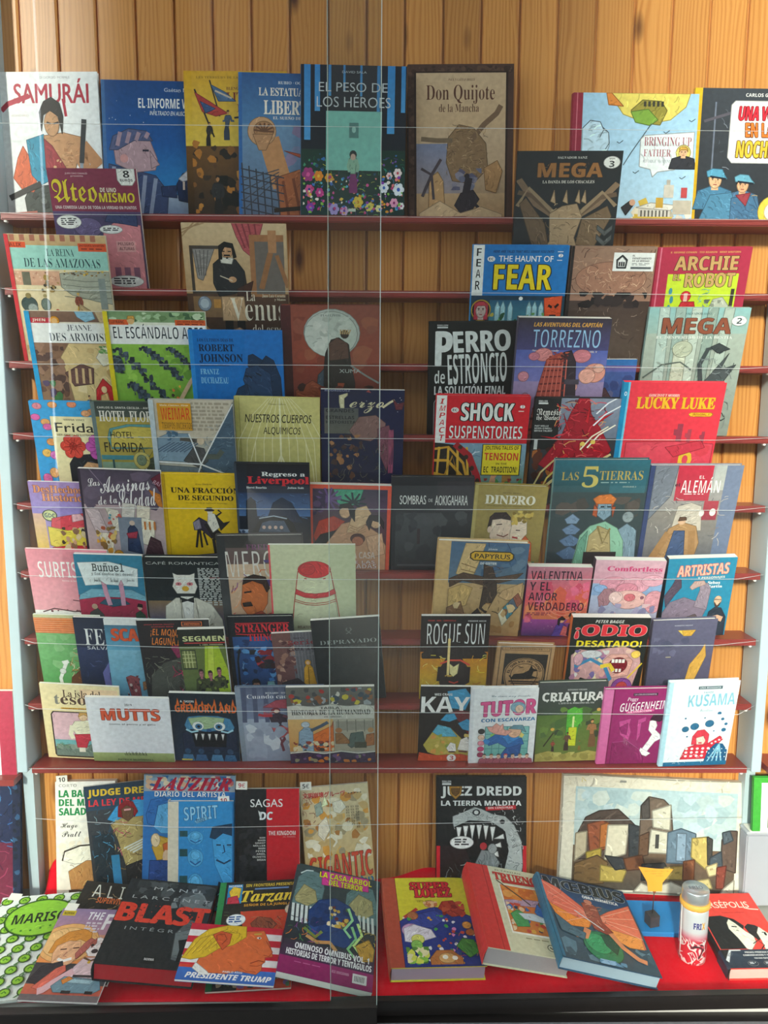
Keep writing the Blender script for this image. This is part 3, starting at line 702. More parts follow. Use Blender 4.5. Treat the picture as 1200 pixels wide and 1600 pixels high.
# ---- second shelf
B('ateo', 'plum coloured comic with gothic yellow lettering and an 8 euro sticker', '8f3c56', 'd8d2cc', 'p', 'g',
  r(0, 0, 1, .34, '8c3d55', '86384f'), r(0, .34, 1, 1, '5a4a72', '4a4060'), t('JUAN DÍAZ CANALES', .2, .03, .45, .05, 'e8c8cc', '', .01), t('presenta', .26, .055, .4, .07, 'e8c8cc'), t('Ateo', .03, .085, .53, .27, 'e2cc3c', 'fr', 0, ol='4a2030', ow=.012), t('DE UNO', .57, .15, .75, .185, 'f0ead8', 'bd'), t('MISMO', .55, .19, .95, .265, 'e2cc3c', 'bd', .012, ol='4a2030', ow=.02), t('UNA COMEDIA LAICA DE TODA LA VERDAD EN PUNTOS', .04, .295, .96, .32, 'e8d8d8', 'bd'),
  p([(.78, 0), (.98, 0), (.98, .09), (.94, .13), (.82, .13), (.78, .09)], 'f2f2ee'), t('8', .85, .015, .92, .07, '2a2a2c', 'bd'), t('EUROS', .81, .08, .95, .1, '2a2a2c', 'bd'), r(.1, .38, .96, .7, '4c4568', '5a5078'), e(.38, .47, .16, '6a5f88', .08), b(12, .2, .38, .7, .6, .01, .04, '8a80a8 3a3452', 4, 'k'), p([(.5, .75), (.55, .5), (.68, .43), (.98, .45), (.98, 1), (.5, 1)], 'd98a92'), p([(.58, .42), (.62, .36), (.95, .36), (.95, .46), (.8, .44)], '3f4a72'), r(.68, .58, .9, .67, 'e2a6a6'), t('PELIGRO', .7, .59, .88, .615, '6a3a44', 'bd'), t('ALTURAS', .71, .63, .88, .655, '6a3a44', 'bd'), *[r(.63 + .11 * k, .8, .7 + .11 * k, .95, '8a5a72') for k in range(3)],
  e(.17, .425, .14, 'eef0ee', .055), lines(4, .08, .395, .27, .455, '3a3a40', 3), e(.64, .485, .13, 'eef0ee', .035), lines(2, .55, .47, .74, .5, '3a3a40', 4), e(.75, .92, .2, 'eef0ee', .05), lines(3, .6, .89, .9, .95, '3a3a40', 5))
B('mega3', 'shrink-wrapped black album of a bony dragon with a round white number 3', '22262a', '1c1f22', 'h', 'w',
  r(0, 0, 1, 1, '23282c', '2c2f32'), t('SALVADOR SANZ', .38, .055, .66, .078, 'c9c9c4', 'sb'), t('MEGA', .2, .12, .82, .26, '9a6a3c', 'bd', .02, ol='4a3018', ow=.02), b(40, .21, .12, .81, .26, .006, .016, '6a4426 b98550 7a5230', 3, 'k'), t('LA DANZA DE LOS CHACALES', .25, .29, .75, .318, 'd8d4cc', 'sb'), e(.9, .115, .078, 'e9ebe8'), t('VOL', .87, .07, .93, .085, '33383a', 'bd'), t('3', .875, .1, .925, .16, '2a2e30', 'bd'),
  *[l([(.45, .62), (.2 - .04 * k, .5 - .07 * k), (.02, .28 + .12 * k)], .05 - .01 * k, c) for k, c in ((0, '7a6450'), (1, '5f4c3c'), (2, '8f7a60'))], *[l([(.6, .6), (.8 + .02 * k, .5 - .05 * k), (.98, .32 + .1 * k)], .05 - .01 * k, c) for k, c in ((0, '8a725a'), (1, '6a5644'), (2, '9a8468'))], p([(.3, .65), (.1, .45), (.04, .5), (.2, .8), (.36, .8)], '6d5844'), p([(.66, .62), (.9, .52), (.95, .6), (.8, .8), (.62, .78)], '7a644c'),
  p([(.34, .58), (.46, .52), (.6, .5), (.66, .6), (.6, .74), (.7, .88), (.6, .98), (.3, .98), (.24, .86), (.36, .76)], 'a98f70'), b(70, .22, .5, .76, .98, .01, .035, 'd0b690 6a543e 8f7658 4a3a2c', 6, 'k'), *[p([(x, .48), (x + .03, .38), (x + .05, .5)], 'b59a78') for x in (.34, .46, .58, .64)], *[p([(.82, .66 + .06 * k), (.9, .7 + .06 * k), (.97, .66 + .06 * k), (.97, .69 + .06 * k), (.9, .73 + .06 * k), (.82, .69 + .06 * k)], '585c5c') for k in range(5)])

# ---- third shelf
B('reina', 'album with mint title band above a sandy ancient arena, red spine', 'e8dcc0', 'd23a40', 'h', 'g',
  r(0, 0, 1, .1, 'd8b888', 'c9a878'), *[r(.05 + .1 * k, 0, .1 + .1 * k, .06, 'b0705a') for k in range(9)], r(0, .1, 1, .325, '9fd6c9', '9acfc3'), r(0, .07, .2, .125, 'e2582e'), t('ALIX', .04, .08, .16, .115, '7a2a18', 'bd'), r(.72, .075, 1, .15, 'e2582e'), t('JACQUES MARTIN', .73, .085, .98, .108, '6a2418', 'bd'), lines(1, .75, .12, .97, .14, '8a3420', 3), t('LA REINA', .4, .13, .67, .2, '1f3f46', 'sb', -.012), t('DE LAS AMAZONAS', .16, .22, .92, .305, '1f3f46', 'sb', -.01),
  r(0, .325, 1, 1, 'e3d4ae', 'd8c498'), r(0, .34, .5, .47, 'dcae90', 'd3a184'), b(40, .02, .35, .48, .45, .008, .015, 'e8c4a8 c08a70', 5, 'q'), r(.12, .35, .2, .47, '6a6a58'), p([(.5, .36), (.7, .34), (1, .34), (1, .62), (.85, .6), (.6, .55), (.5, .48)], 'a9ac9c'), *[l([(.52, .41 + .05 * k), (.75, .43 + .05 * k), (1, .42 + .05 * k)], .006, '74786c') for k in range(4)], b(26, .52, .33, .98, .38, .008, .016, 'c9a03a 8a6a3a d8b85a 5a4a3a', 7), r(.88, .4, .95, .66, '8a9490'), man(.36, .35, .14, 'b98a5c', '4a3a22', 'a88a3a', '7a6a3a'), b(14, .28, .44, .48, .53, .015, .03, '8a6a3c b0925a 4a4030', 8),
  e(.15, .63, .08, '3f5250', .06), e(.15, .56, .03, '8a7a4a'), e(.18, .66, .05, '9aa8a4', .035), e(.32, .63, .05, '6a7a72', .05), e(.32, .56, .02, 'a89a6a'), man(.66, .53, .2, 'd0a878', 'd8b04a', '8a4a3a', 'c9a03a'), p([(.66, .62), (.78, .68), (.92, .82), (.62, .82)], 'b8a07a'), p([(.55, .72), (.7, .68), (.76, .78), (.58, .84)], 'd0982e'), b(16, .05, .75, .5, .97, .02, .05, 'cbb88c b89f72 e8dcb8', 9), e(.43, .68, .02, 'b04a3a'), r(0, 0, .04, 1, 'd43c42', 'c8343c'))
B('venus', 'tan album of a bearded painter in black standing by his easel', 'c8aa84', 'c8aa84', 'h', 's',
  r(0, 0, 1, .6, 'd6bc94', 'b8946a'), r(0, .6, 1, 1, '5a4030', '3c2a20'), *[l([(0, .06 + .03 * k), (.22 - .05 * k, 0)], .012, 'a98a66') for k in range(3)], p([(.48, 0), (.78, 0), (.74, .12), (.66, .3), (.58, .24), (.52, .12)], 'b8555a'), *[l([(.52 + .06 * k, 0), (.6 + .04 * k, .22)], .012, '8a3a44') for k in range(4)], r(.64, .1, .97, .62, 'a4714a'), r(.69, .16, .97, .6, '6e6660'), r(.82, .06, .9, .26, 'b5835a'), l([(.84, .26), (.74, .56)], .04, '9a6a44'), l([(.9, .28), (1.0, .55)], .03, '9a6a44'),
  r(.06, .2, .36, .6, '4a4038'), r(.09, .23, .34, .58, 'd0a878'), p([(.09, .23), (.3, .23), (.24, .36), (.17, .5), (.12, .48)], '8f8a86'), *[l([(.12 + .04 * k, .24), (.14 + .02 * k, .46)], .006, '5f5a58') for k in range(4)], r(.06, .62, .4, .76, '8a6a4a'), e(.17, .67, .065, '8a96a4', .05), e(.17, .67, .045, 'b8c4cc', .034), r(.26, .64, .33, .7, 'c08a44'),
  p([(.28, .36), (.36, .3), (.5, .32), (.58, .42), (.6, .58), (.32, .62), (.27, .52)], '2b2a2c'), p([(.35, .3), (.48, .31), (.46, .36), (.36, .35)], 'e0dcd0'), e(.42, .25, .055, 'c99a72', .055), p([(.34, .32), (.345, .2), (.4, .165), (.48, .18), (.51, .3), (.48, .31), (.47, .22), (.4, .21), (.37, .26), (.37, .32)], '1c1716'), l([(.39, .285), (.45, .285)], .015, '1c1716'), l([(.42, .3), (.42, .315)], .015, '1c1716'), l([(.38, .25), (.4, .25)], .01, '1c1716'), l([(.43, .25), (.46, .25)], .01, '1c1716'), e(.46, .49, .04, 'c99a72', .025), l([(.34, .46), (.46, .5)], .008, 'd8c8b0'), p([(.5, .56), (.66, .5), (.62, .62), (.5, .62)], '4a2c24'), p([(.34, .62), (.56, .62), (.58, .78), (.34, .78)], 'c9a47c'), r(.36, .78, .44, .9, '201a1a'), r(.48, .78, .56, .9, '201a1a'),
  t('La', .58, .58, .67, .65, 'f0e6d0', 'sb', -.012), t('Venus', .42, .63, .96, .78, 'f0e6d0', 'sb', -.012), t('del espejo', .63, .8, 1.0, .87, 'f0e6d0', 'sb', -.012), t('Juan Luis Cornette', .74, .6, .97, .625, 'e8dcc0', 'sb'), t('y Mateo', .86, .63, .97, .65, 'e8dcc0', 'sb'), p([(.1, .8), (.3, .86), (.5, .82), (.75, .9), (1, .93), (1, 1), (.1, 1)], 'd0a078'), l([(.14, .8), (.3, .9), (.5, .86), (.8, .94)], .014, 'a87850'))
B('fear', 'blue horror comic with big yellow title and a white lettered strip down its spine', '1f78c0', '2a86c8', 'h', 's',
  r(0, 0, 1, .56, '1c76bf', '1f7cc6'), r(0, 0, .115, .56, 'eef0ee'), *[t(ch, .035, .04 + .125 * i, .085, .13 + .125 * i, '232528', 'bd', -.01) for i, ch in enumerate('FEAR')], t('HERE ARE TALES THAT WILL USHER YOU INTO', .21, .06, .84, .09, '10324f', 'bd', 0, .2), t('THE HAUNT OF', .27, .125, .84, .195, 'f2f4f2', '', .012), t('FEAR', .23, .23, .84, .5, 'f2d81c', 'bd', .01, 0, ol='1b1a1a', ow=.022), e(.19, .165, .042, 'e8ecec'), t('EC', .165, .15, .215, .18, '2a2c30', 'bd'), e(.915, .12, .026, 'eef0f0'), t('2', .905, .105, .925, .135, '1f5a90', 'bd'), lines(1, .88, .17, .95, .185, 'dfe8f0', 2), lines(1, .88, .07, .95, .085, 'dfe8f0', 5),
  r(0, .56, 1, 1, '173a52', '24503c'), r(.2, .6, .86, .78, '1f5a7a', '4a8a9a'), e(.53, .585, .022, 'f0f4f0'), *[p([(x, .78), (x, .66), (x + .025, .61), (x + .05, .66), (x + .05, .78)], 'a5d2dc') for x in (.26, .32, .4, .6, .66, .73)], b(20, .2, .7, .86, .8, .015, .03, '4a8a4a 2a5a3a c0b04a 6aa060', 4), p([(.78, .58), (.97, .56), (.97, .72), (.88, .8), (.8, .74)], 'e2562a'), l([(.83, .64), (.87, .66)], .02, '2a1a18'), l([(.9, .66), (.94, .63)], .02, '2a1a18'), l([(.85, .72), (.92, .72)], .014, '2a1a18'),
  e(.11, .68, .105, 'c9a83a'), e(.11, .68, .092, '1c1416'), head(.11, .62, .12, 'c8b0a8', 'c03a4a', long=True), r(.01, .78, .2, .81, 'd0b04a'), e(.11, .92, .1, 'c9a83a'), e(.11, .92, .086, '1a3a22'), p([(.24, .84), (.5, .78), (.9, .8), (.9, 1), (.2, 1)], '5a2420'), b(24, .25, .8, .98, .98, .02, .05, '8a2a24 3a1a1a a04a2a 4a5a2a', 6))
B('depto', 'brown tangled-root cover with a white arrowhead emblem label, dark spine', '7a6256', '201c1e', 'h', 'w',
  r(0, 0, 1, .5, '9a7a66', 'a07864'), r(0, .5, 1, 1, '4a3a34', '6a5a50'), b(90, .03, .02, .98, .42, .03, .07, 'b58a70 7a5a4a c09a80 5f463c 8f6a58', 3, 'k'), e(.5, .3, .42, 'a87a64', .16), b(100, .12, .16, .9, .46, .02, .05, 'c59a80 8f6a58 e0b898 6a4c40', 5, 'k'), b(14, .05, .42, .95, .56, .06, .1, '2a2224 332a2a 1f1a1c', 6), b(50, .05, .56, .95, .98, .02, .05, '6a5a50 8a7a6c 4a3c36 a89484', 8, 'k'), r(0, 0, .035, 1, '26201f'),
  r(.5, .055, .98, .225, 'eef0ee'), p([(.6, .075), (.665, .12), (.655, .2), (.545, .2), (.535, .12)], '2c3033'), p([(.6, .095), (.645, .13), (.64, .185), (.56, .185), (.555, .13)], 'eef0ee'), *[l([(.575 + .025 * k, .18), (.575 + .025 * k, .14)], .014, '2c3033') for k in range(3)], t('EL', .72, .075, .75, .09, '2a2e30', 'bd'), t('DEPARTAMENTO', .72, .098, .94, .115, '2a2e30', 'bd'), t('DE LA VERDAD', .72, .122, .92, .138, '2a2e30', 'bd'), lines(2, .72, .15, .94, .175, '9aa0a0', 3), r(.71, .185, .95, .205, '5f666a'))
B('archie', 'raspberry album with gold block lettering over a lime green panel', 'b03048', 'b03048', 'h', 'w',
  r(0, 0, 1, 1, 'b22f4a', 'a82c46'), r(.03, 0, .045, 1, 'd8748a'), t('E. GEORGE COWAN · TED KEARON · MIKE WESTERN', .14, .045, .88, .065, 'd8a05a', 'bd'), r(.14, .3, .9, 1, 'c6dc32', 'b4d038'), t('ARCHIE', .2, .1, .87, .26, 'c9a066', 'bd', .02, ol='3a2418', ow=.02), t('EL', .2, .3, .28, .37, 'c9a066', 'bd', .01, ol='3a2418', ow=.03), t('ROBOT', .33, .29, .86, .44, 'c9a066', 'bd', .02, ol='3a2418', ow=.02),
  *[e(.19 + .02 * (k % 2), .48 + .08 * k, .02, '3f8a9a', .035) for k in range(4)], e(.36, .53, .055, 'd02a30', .05), r(.34, .5, .38, .6, 'e6b8b0'), p([(.28, .66), (.32, .58), (.46, .58), (.5, .7), (.48, .9), (.28, .9)], 'b82430'), b(30, .5, .46, .62, .7, .01, .03, '4aa8a8 8ad0d0 2a7a90', 5, 'k'), p([(.6, .7), (.66, .56), (.76, .54), (.84, .62), (.8, .76), (.66, .8)], 'b8bcae'), b(24, .55, .56, .88, .9, .015, .04, '8a9084 d8dcc8 5a6058', 7), l([(.86, .46), (.86, .62)], .03, '3a3428'), b(20, .16, .72, .88, .98, .02, .05, '7a9a2a d8e86a 2f6a5a c04a4a', 9))

# ---- fourth shelf
B('jeanne', 'album with white title band and a red-cloaked woman in a rocky gorge, blue spine', 'e4dcc8', '1f9ad0', 'h', 'g',
  r(0, 0, 1, .12, '8a6a58', '7a5c4c'), p([(.5, 0), (.68, 0), (.7, .08), (.6, .12), (.52, .06)], '8fc2dc'), p([(.7, 0), (1, 0), (1, .12), (.74, .12)], 'd0b894'), r(.05, .075, .27, .14, 'c0283a'), t('JHEN', .07, .085, .2, .125, 'f0e0d0', 'bd'), e(.29, .105, .05, 'e0982a', .05), e(.29, .11, .03, 'e8b878', .035), r(.9, .06, 1, .2, 'c0283a'), r(0, .135, 1, .355, 'eff1ef'), t('JEANNE', .405, .15, .65, .225, '26343f', 'sb', -.012), t('DES ARMOISES', .215, .245, .87, .335, '26343f', 'sb', -.01),
  r(0, .355, 1, 1, '86644f', '9a7a5c'), p([(.4, .36), (1, .36), (1, 1), (.42, 1), (.35, .7), (.3, .5)], 'd9bf88'), b(40, .02, .36, .34, .98, .03, .07, '6a4c3e 9a7660 57403a 80604e', 4), b(24, .4, .4, .98, .96, .03, .06, 'cbae78 e4cfa0 b89a68', 5), p([(.32, .64), (.5, .56), (.62, .6), (.6, .72), (.4, .74)], '6a4a44'), *[l([(.36 + .07 * k, .72), (.37 + .07 * k, .6)], .02, 'd0b080') for k in range(4)], p([(.66, .5), (.74, .38), (.84, .42), (.8, .56), (.72, .58)], 'e4e0cc'), b(10, .66, .38, .84, .46, .015, .03, '6a9a5a 8ab06a', 7), p([(.58, .95), (.62, .76), (.7, .68), (.78, .74), (.82, .96)], 'c8282c'), p([(.64, .9), (.66, .8), (.73, .78), (.76, .9)], 'e0b47a'), e(.7, .76, .03, 'e8c89a'), man(.5, .8, .17, 'd0a070', '3a2a20', '6a8aa8', '4a6a90', .2), b(16, .05, .7, .28, .98, .02, .05, '4a7a4a 3a5a3a 5a4a6a', 9), r(0, 0, .05, 1, '229ed4', '1c94cc'))
B('escandalo', 'album with white title band over columns of black smoke on green fields, yellow spine', 'e8ead8', 'e0cc20', 'h', 'g',
  r(0, 0, 1, .12, '7a9a6a', '8aa87a'), b(30, .05, .01, .98, .12, .02, .05, 'a8c89a 4a6a4a c8dcb8 6a8a5a', 3), r(.05, .09, .24, .15, 'e0602a'), t('LEFRANC', .07, .1, .2, .135, '5a2010', 'bd'), e(.265, .1, .038, 'e0b47a', .045), p([(.23, .09), (.24, .05), (.3, .05), (.305, .09), (.27, .075)], 'e0a84a'), r(.7, .09, 1, .16, 'e0602a'), t('JACQUES MARTIN', .72, .1, .98, .12, '5a2010', 'bd'), lines(1, .72, .13, .98, .15, '7a2a18', 3), r(0, .15, 1, .36, 'f2f3f0'), t('EL ESCÁNDALO ARES', .08, .17, .97, .3, '1d2a36', 'bd', -.02),
  r(0, .36, 1, 1, '8fc04a', '7ab03c'), b(24, .03, .38, .98, .95, .05, .1, '9ccc54 84b440 6fa038', 5), *[(lambda pts, s: [b(7, max(0, x - s * .9), max(.37, y - s * .6), min(1, x + s * .9), y + s * .6, s * .35, s * .75, '2f3a44 3d4954 232b33 50606e', i + 3) for i, (x, y) in enumerate(pts)])([(x0 + dx * k / 9, y0 + dy * k / 9) for k in range(10)], s) for x0, y0, dx, dy, s in ((.1, .42, .5, .46, .055), (.36, .4, .34, .26, .05), (.62, .4, .24, .2, .04), (.2, .72, .3, .2, .05), (.06, .5, .05, .1, .06))],
  l([(.6, .9), (.8, .7), (.95, .55)], .03, 'd8b890'), l([(.55, .98), (.7, .82)], .03, 'd8b890'), p([(.5, .97), (.85, .88), (1, .8), (1, .87), (.7, .98)], 'c8382a'), p([(.1, .99), (.4, .93), (.55, .95), (.5, 1)], 'd0402c'), p([(.78, .9), (.86, .76), (.9, .86)], 'e8ecec'), b(10, .58, .72, .7, .94, .01, .03, 'e0803a e8b04a 4a3a34', 8), r(0, 0, .045, 1, 'e6d222', 'dcc61c'))
B('moon', 'dark red cover of a cloaked traveller before a huge pale moon', '7a3428', '4a1a1c', 'h', 'w',
  r(0, 0, 1, .5, '8f4a3a', '9a4632'), r(0, .5, 1, 1, '8a3a2a', '3c1c1a'), r(0, 0, .1, 1, '4c1c1f', '3a1416'), b(40, .02, .02, .09, .98, .01, .02, '6a2a2c 2c0e10', 3, 'k'), b(20, .12, .1, .98, .6, .06, .14, '94503e 86402f a25a40', 4), e(.51, .24, .285, 'b9c0b8'), e(.5, .25, .27, 'c8cec4'), b(16, .32, .1, .7, .4, .03, .07, 'b4bab0 d4d8ce', 5), p([(.36, .66), (.42, .56), (.44, .42), (.5, .3), (.58, .28), (.68, .34), (.7, .5), (.74, .66), (.72, 1), (.34, 1)], '2c2422'), p([(.47, .34), (.56, .28), (.67, .33), (.68, .46), (.48, .48)], '5f4034'), e(.64, .25, .045, '3a2c26', .04), *[l([(.6 + .02 * k, .25), (.6 + .025 * k, .21)], .01, 'c0a070') for k in range(5)], l([(.7, .52), (.85, .6), (.99, .66)], .014, '8a8a88'), p([(.3, .95), (.36, .6), (.42, .55), (.4, 1)], '3f4c58'),
  t('FUGITIVOS', .4, .075, .6, .095, '5f6a66', 'sb'), t('XUMA', .58, .55, .8, .58, 'b8bcb8', '', 0), p([(.12, .72), (.3, .64), (.42, .7), (.42, .98), (.12, .98)], '8a4228'), b(30, .12, .66, .98, .98, .03, .07, '6a2c20 a04a2c 3a1a16 7a3826', 7), l([(.14, .74), (.3, .78), (.5, .74), (.7, .76), (.95, .7)], .01, 'a8583a'), p([(.72, .8), (.85, .7), (.97, .78), (.98, .95), (.7, .95)], '26201f'))
B('robert', 'square bright blue cover of a man in a hat beside a dog-eared guitar head', '1273c4', '1a7fd0', 'h', 's',
  r(0, 0, 1, 1, '1173c6', '0e6ab8'), r(0, 0, .045, 1, '2a8ad6'), t('LOS ÚLTIMOS DÍAS DE', .09, .11, .48, .155, '0c2444', 'sb'), t('ROBERT', .1, .19, .48, .29, '0c2444', 'sb', .01), t('JOHNSON', .1, .325, .57, .44, '0c2444', 'sb', .01), l([(.1, .475), (.42, .47)], .006, '0c2444'), t('FRANTZ', .1, .51, .3, .57, '8fd0f0', 'sb', -.005), t('DUCHAZEAU', .1, .6, .4, .66, '8fd0f0', 'sb', -.005),
  p([(.62, .48), (.63, .34), (.68, .32), (.78, .4), (.82, .34), (.9, .4), (.97, .6), (.98, .8), (.9, .86), (.8, .7), (.68, .5)], '14304f'), p([(.56, .62), (.6, .5), (.72, .46), (.86, .56), (.88, .8), (.78, .94), (.64, .82)], '1c3c60'), p([(.44, .8), (.5, .7), (.6, .66), (.62, .76), (.54, .86), (.52, 1), (.44, 1)], '173454'), l([(.58, .58), (.66, .6)], .02, '0c2038'), l([(.7, .55), (.76, .58)], .014, '0c2038'), p([(.66, .94), (.84, .82), (.9, .88), (.84, 1), (.62, 1)], '0d2440'), b(14, .6, .5, .9, .9, .015, .04, '2a5a86 10284a', 4, 'k'), l([(.68, .96), (.86, .88)], .02, '9ac4e0'))
B('bluebook', 'blue and violet book half hidden behind the sunset-tower paperback', '3f62a8', '3a5a9c', 'p', 'g',
  r(0, 0, 1, .08, '2f6fb4', '3a74b8'), r(0, .08, 1, .16, '7a5a96', '5a6ab0'), r(0, .16, 1, 1, '4a62a0', '3c5490'), b(16, .3, .2, .98, .9, .05, .12, '56659c 6a6f9c 3f4f88', 4), p([(.5, .9), (.52, .45), (.62, .36), (.72, .5), (.74, .9)], '5a4048'), r(.45, .5, .58, .95, '8a6038', '7a5430'), l([(.85, .4), (.92, .28)], .02, '28386a'))
B('perro', 'black comic with big worn white capitals and a thin white frame', '1b1e1e', '15181a', 'h', 's',
  r(0, 0, 1, 1, '1c1f1f', '16181a'), t('REBELLION', .09, .035, .21, .055, 'd8dcdc', 'bd'), r(.09, .065, .21, .085, 'd8dcdc'), p([(.09, .15), (.14, .12), (.9, .1), (.93, .14), (.9, .36), (.5, .4), (.22, .44), (.1, .52)], '1c1f1f'), t('P', .08, .13, .26, .55, 'dfe4e2', 'bd', .02, .0), t('ERRO', .28, .12, .92, .4, 'dfe4e2', 'bd', .02, 0, 3), t('de', .07, .6, .19, .71, 'dfe4e2', 'bd', -.01), t('ESTRONCIO', .22, .42, .9, .71, 'dfe4e2', 'bd', -.005, 0, 3), t('LA SOLUCIÓN FINAL', .07, .73, .9, .79, 'dfe4e2', 'bd', .01), b(60, .08, .12, .92, .7, .003, .008, '1c1f1f 2a2d2d', 4, 'k'),
  l([(.07, 1), (.07, .84), (.1, .81), (.88, .81), (.9, .84), (.9, 1)], .008, 'a8acac'), r(.1, .83, .88, 1, '2a1c20', '3a1a20'), t('TOMAHAWK', .18, .86, .6, .9, '4a3036', 'bd'))
B('torrezno', 'thick paperback of a tower of Babel ruin among pink sunset clouds', '4a4654', '5a5468', 'p', 's',
  r(0, 0, 1, .38, '3c3640', '4c4a78'), r(0, .38, 1, .68, '5a68b0', '7a7ab8'), r(0, .68, 1, 1, '9a88b0', '8a6a7c'), t('LAS AVENTURAS DEL CAPITÁN', .17, .055, .9, .105, 'e0a848', 'bd', .01, .15), t('TORREZNO', .17, .14, .9, .35, '9cc8ea', 'bd', -.03), t('Santiago Valenzuela', .17, .375, .46, .4, 'e8dcc8', 'bi'), t('VOL. V', .8, .385, .88, .405, 'e8dcc8', 'bd'),
  *[e(x, y, s, c, s * .7) for x, y, s, c in ((.3, .43, .1, 'd88a8a'), (.2, .45, .06, 'c87a8a'), (.72, .44, .1, 'd0808a'), (.88, .6, .12, 'e09a8a'), (.8, .63, .09, 'e6a898'), (.6, .58, .06, 'c88a9a'), (.1, .64, .06, 'd08a98'), (.66, .72, .05, 'd8a098'), (.14, .8, .05, 'b07a90'), (.92, .56, .06, 'e8b0a0'))], p([(.2, 1), (.28, .7), (.34, .48), (.44, .42), (.56, .4), (.64, .5), (.7, 1)], 'a84c42'), p([(.52, .4), (.6, .38), (.66, .5), (.74, 1), (.56, 1)], '3a3038'), *[l([(.36 - .018 * k, .48 + .055 * k), (.56, .47 + .055 * k)], .012, '6a2c2c') for k in range(10)], *[l([(.36 + .04 * k, .48), (.26 + .065 * k, 1)], .01, 'c8685a') for k in range(6)], b(20, .32, .4, .6, .5, .015, .03, '8a3c38 c0604c 4a2c30', 5), r(.56, .66, .72, .7, '4a4450'), r(.58, .78, .75, .81, '4f4856'))
B('mega2', 'shrink-wrapped pale green album of a dark bird with copper lettering and a number 2', '9ab4ae', '8aa8a4', 'h', 'w',
  r(0, 0, 1, .3, '8fbcbc', '9cb8b0'), r(0, .3, 1, 1, 'a8b4a8', '8a958c'), *[p([(.1 + .16 * k, 0), (.2 + .16 * k, 0), (.26 + .13 * k, 1), (.14 + .13 * k, 1)], c) for k, c in enumerate(('b4c8c0', '9ab0a8', 'bccabe', '92a69c', 'b0bfb4'))], t('SALVADOR SANZ', .36, .055, .62, .08, '5a7a78', 'sb'), t('MEGA', .15, .12, .83, .3, '8f4f38', 'bd', .02, ol='3c2c28', ow=.018), b(40, .16, .13, .82, .3, .008, .018, '6a3a2c b06a4c 7a4232', 3, 'k'), t('EL DESPERTAR DE LA BESTIA', .1, .325, .86, .355, 'e4e8e2', 'sb', 0), e(.9, .15, .075, 'f2f4f2'), t('2', .875, .115, .925, .185, '3a4a4c', 'bd'),
  p([(.28, .98), (.3, .5), (.36, .38), (.42, .36), (.44, .98)], 'c2c8b4'), e(.38, .46, .1, 'b8bfa8', .08), l([(.02, .7), (.2, .6), (.38, .58), (.5, .64)], .012, '5a6660'), p([(.5, .98), (.56, .8), (.66, .72), (.86, .5), (.8, .64), (.95, .6), (.82, .76), (.88, .98)], '4a5254'), l([(.62, .74), (.58, .6), (.64, .46), (.72, .44), (.78, .5)], .035, '3f484a'), p([(.66, .44), (.74, .4), (.86, .46), (.74, .5)], '3a4244'), b(50, .55, .55, .95, .97, .02, .05, '5f686a 333c3e 7a8486', 6, 'k'), p([(.16, .92), (.24, .86), (.36, .92), (.3, .98), (.16, .98)], '7a5048'), b(20, .1, .4, .5, .95, .02, .06, 'd2d8c8 98a498', 8, 'k'))
# ---- fifth shelf
B('frida', 'blue flowered cover with a cream panel of a dark-haired woman wearing two blooms', '3fa0dc', '3898d6', 'h', 's',
  r(0, 0, 1, 1, '3fa4e0', '3a9ad8'), b(60, .01, .01, .99, .99, .015, .03, '1c4f86 2a6aa0', 3, 'k'), *[e(x, y, .06, c, .04) for x, y, c in ((.1, .06, 'e08a9a'), (.3, .04, 'e8a060'), (.55, .03, 'e8906a'), (.18, .26, 'e8a868'), (.2, .32, 'd86aa8'), (.06, .2, 'e06ab0'), (.22, .5, 'e8a060'), (.14, .62, 'e8b860'), (.24, .64, 'd878c0'), (.8, .12, 'e8a068'), (.72, .14, 'e8a878'), (.1, .85, 'd86aa0'), (.2, .8, 'e8a868'))], r(.25, .185, 1, 1, 'efe4b4', 'ebdcaa'), t('VANNA VINCI', .42, .215, .69, .235, '3a3630', 'bd'), t('Frida', .3, .265, .8, .38, '2c2a28', '', .012), t('VIDA AMOROSA EN ILUSTRACIONES', .31, .4, .84, .425, '3a3630', 'bd'),
  p([(.42, 1), (.42, .72), (.5, .64), (.75, .62), (.98, .68), (1, 1)], '26262c'), b(10, .43, .66, .98, .8, .02, .05, '5a6470 3a424c', 5, 'k'), p([(.52, .95), (.54, .78), (.66, .7), (.85, .72), (.98, .8), (1, 1), (.52, 1)], 'd9a878'), *flower(.5, .54, .16, 'd84a3c', 'b83428'), *flower(.84, .54, .17, 'c85ab4', 'e8a0d0'), *[l([(.84, .54), (.84 + .13 * math.cos(k), .54 + .1 * math.sin(k))], .008, '9a3a8a') for k in range(7)], *[l([(.5, .54), (.5 + .12 * math.cos(k), .54 + .09 * math.sin(k))], .008, '8f2a20') for k in range(7)], l([(.56, .83), (.68, .805), (.76, .83), (.88, .81)], .022, '201c1e'), e(.66, .87, .035, 'f0ece0', .016), e(.66, .87, .016, '241c1a', .015))
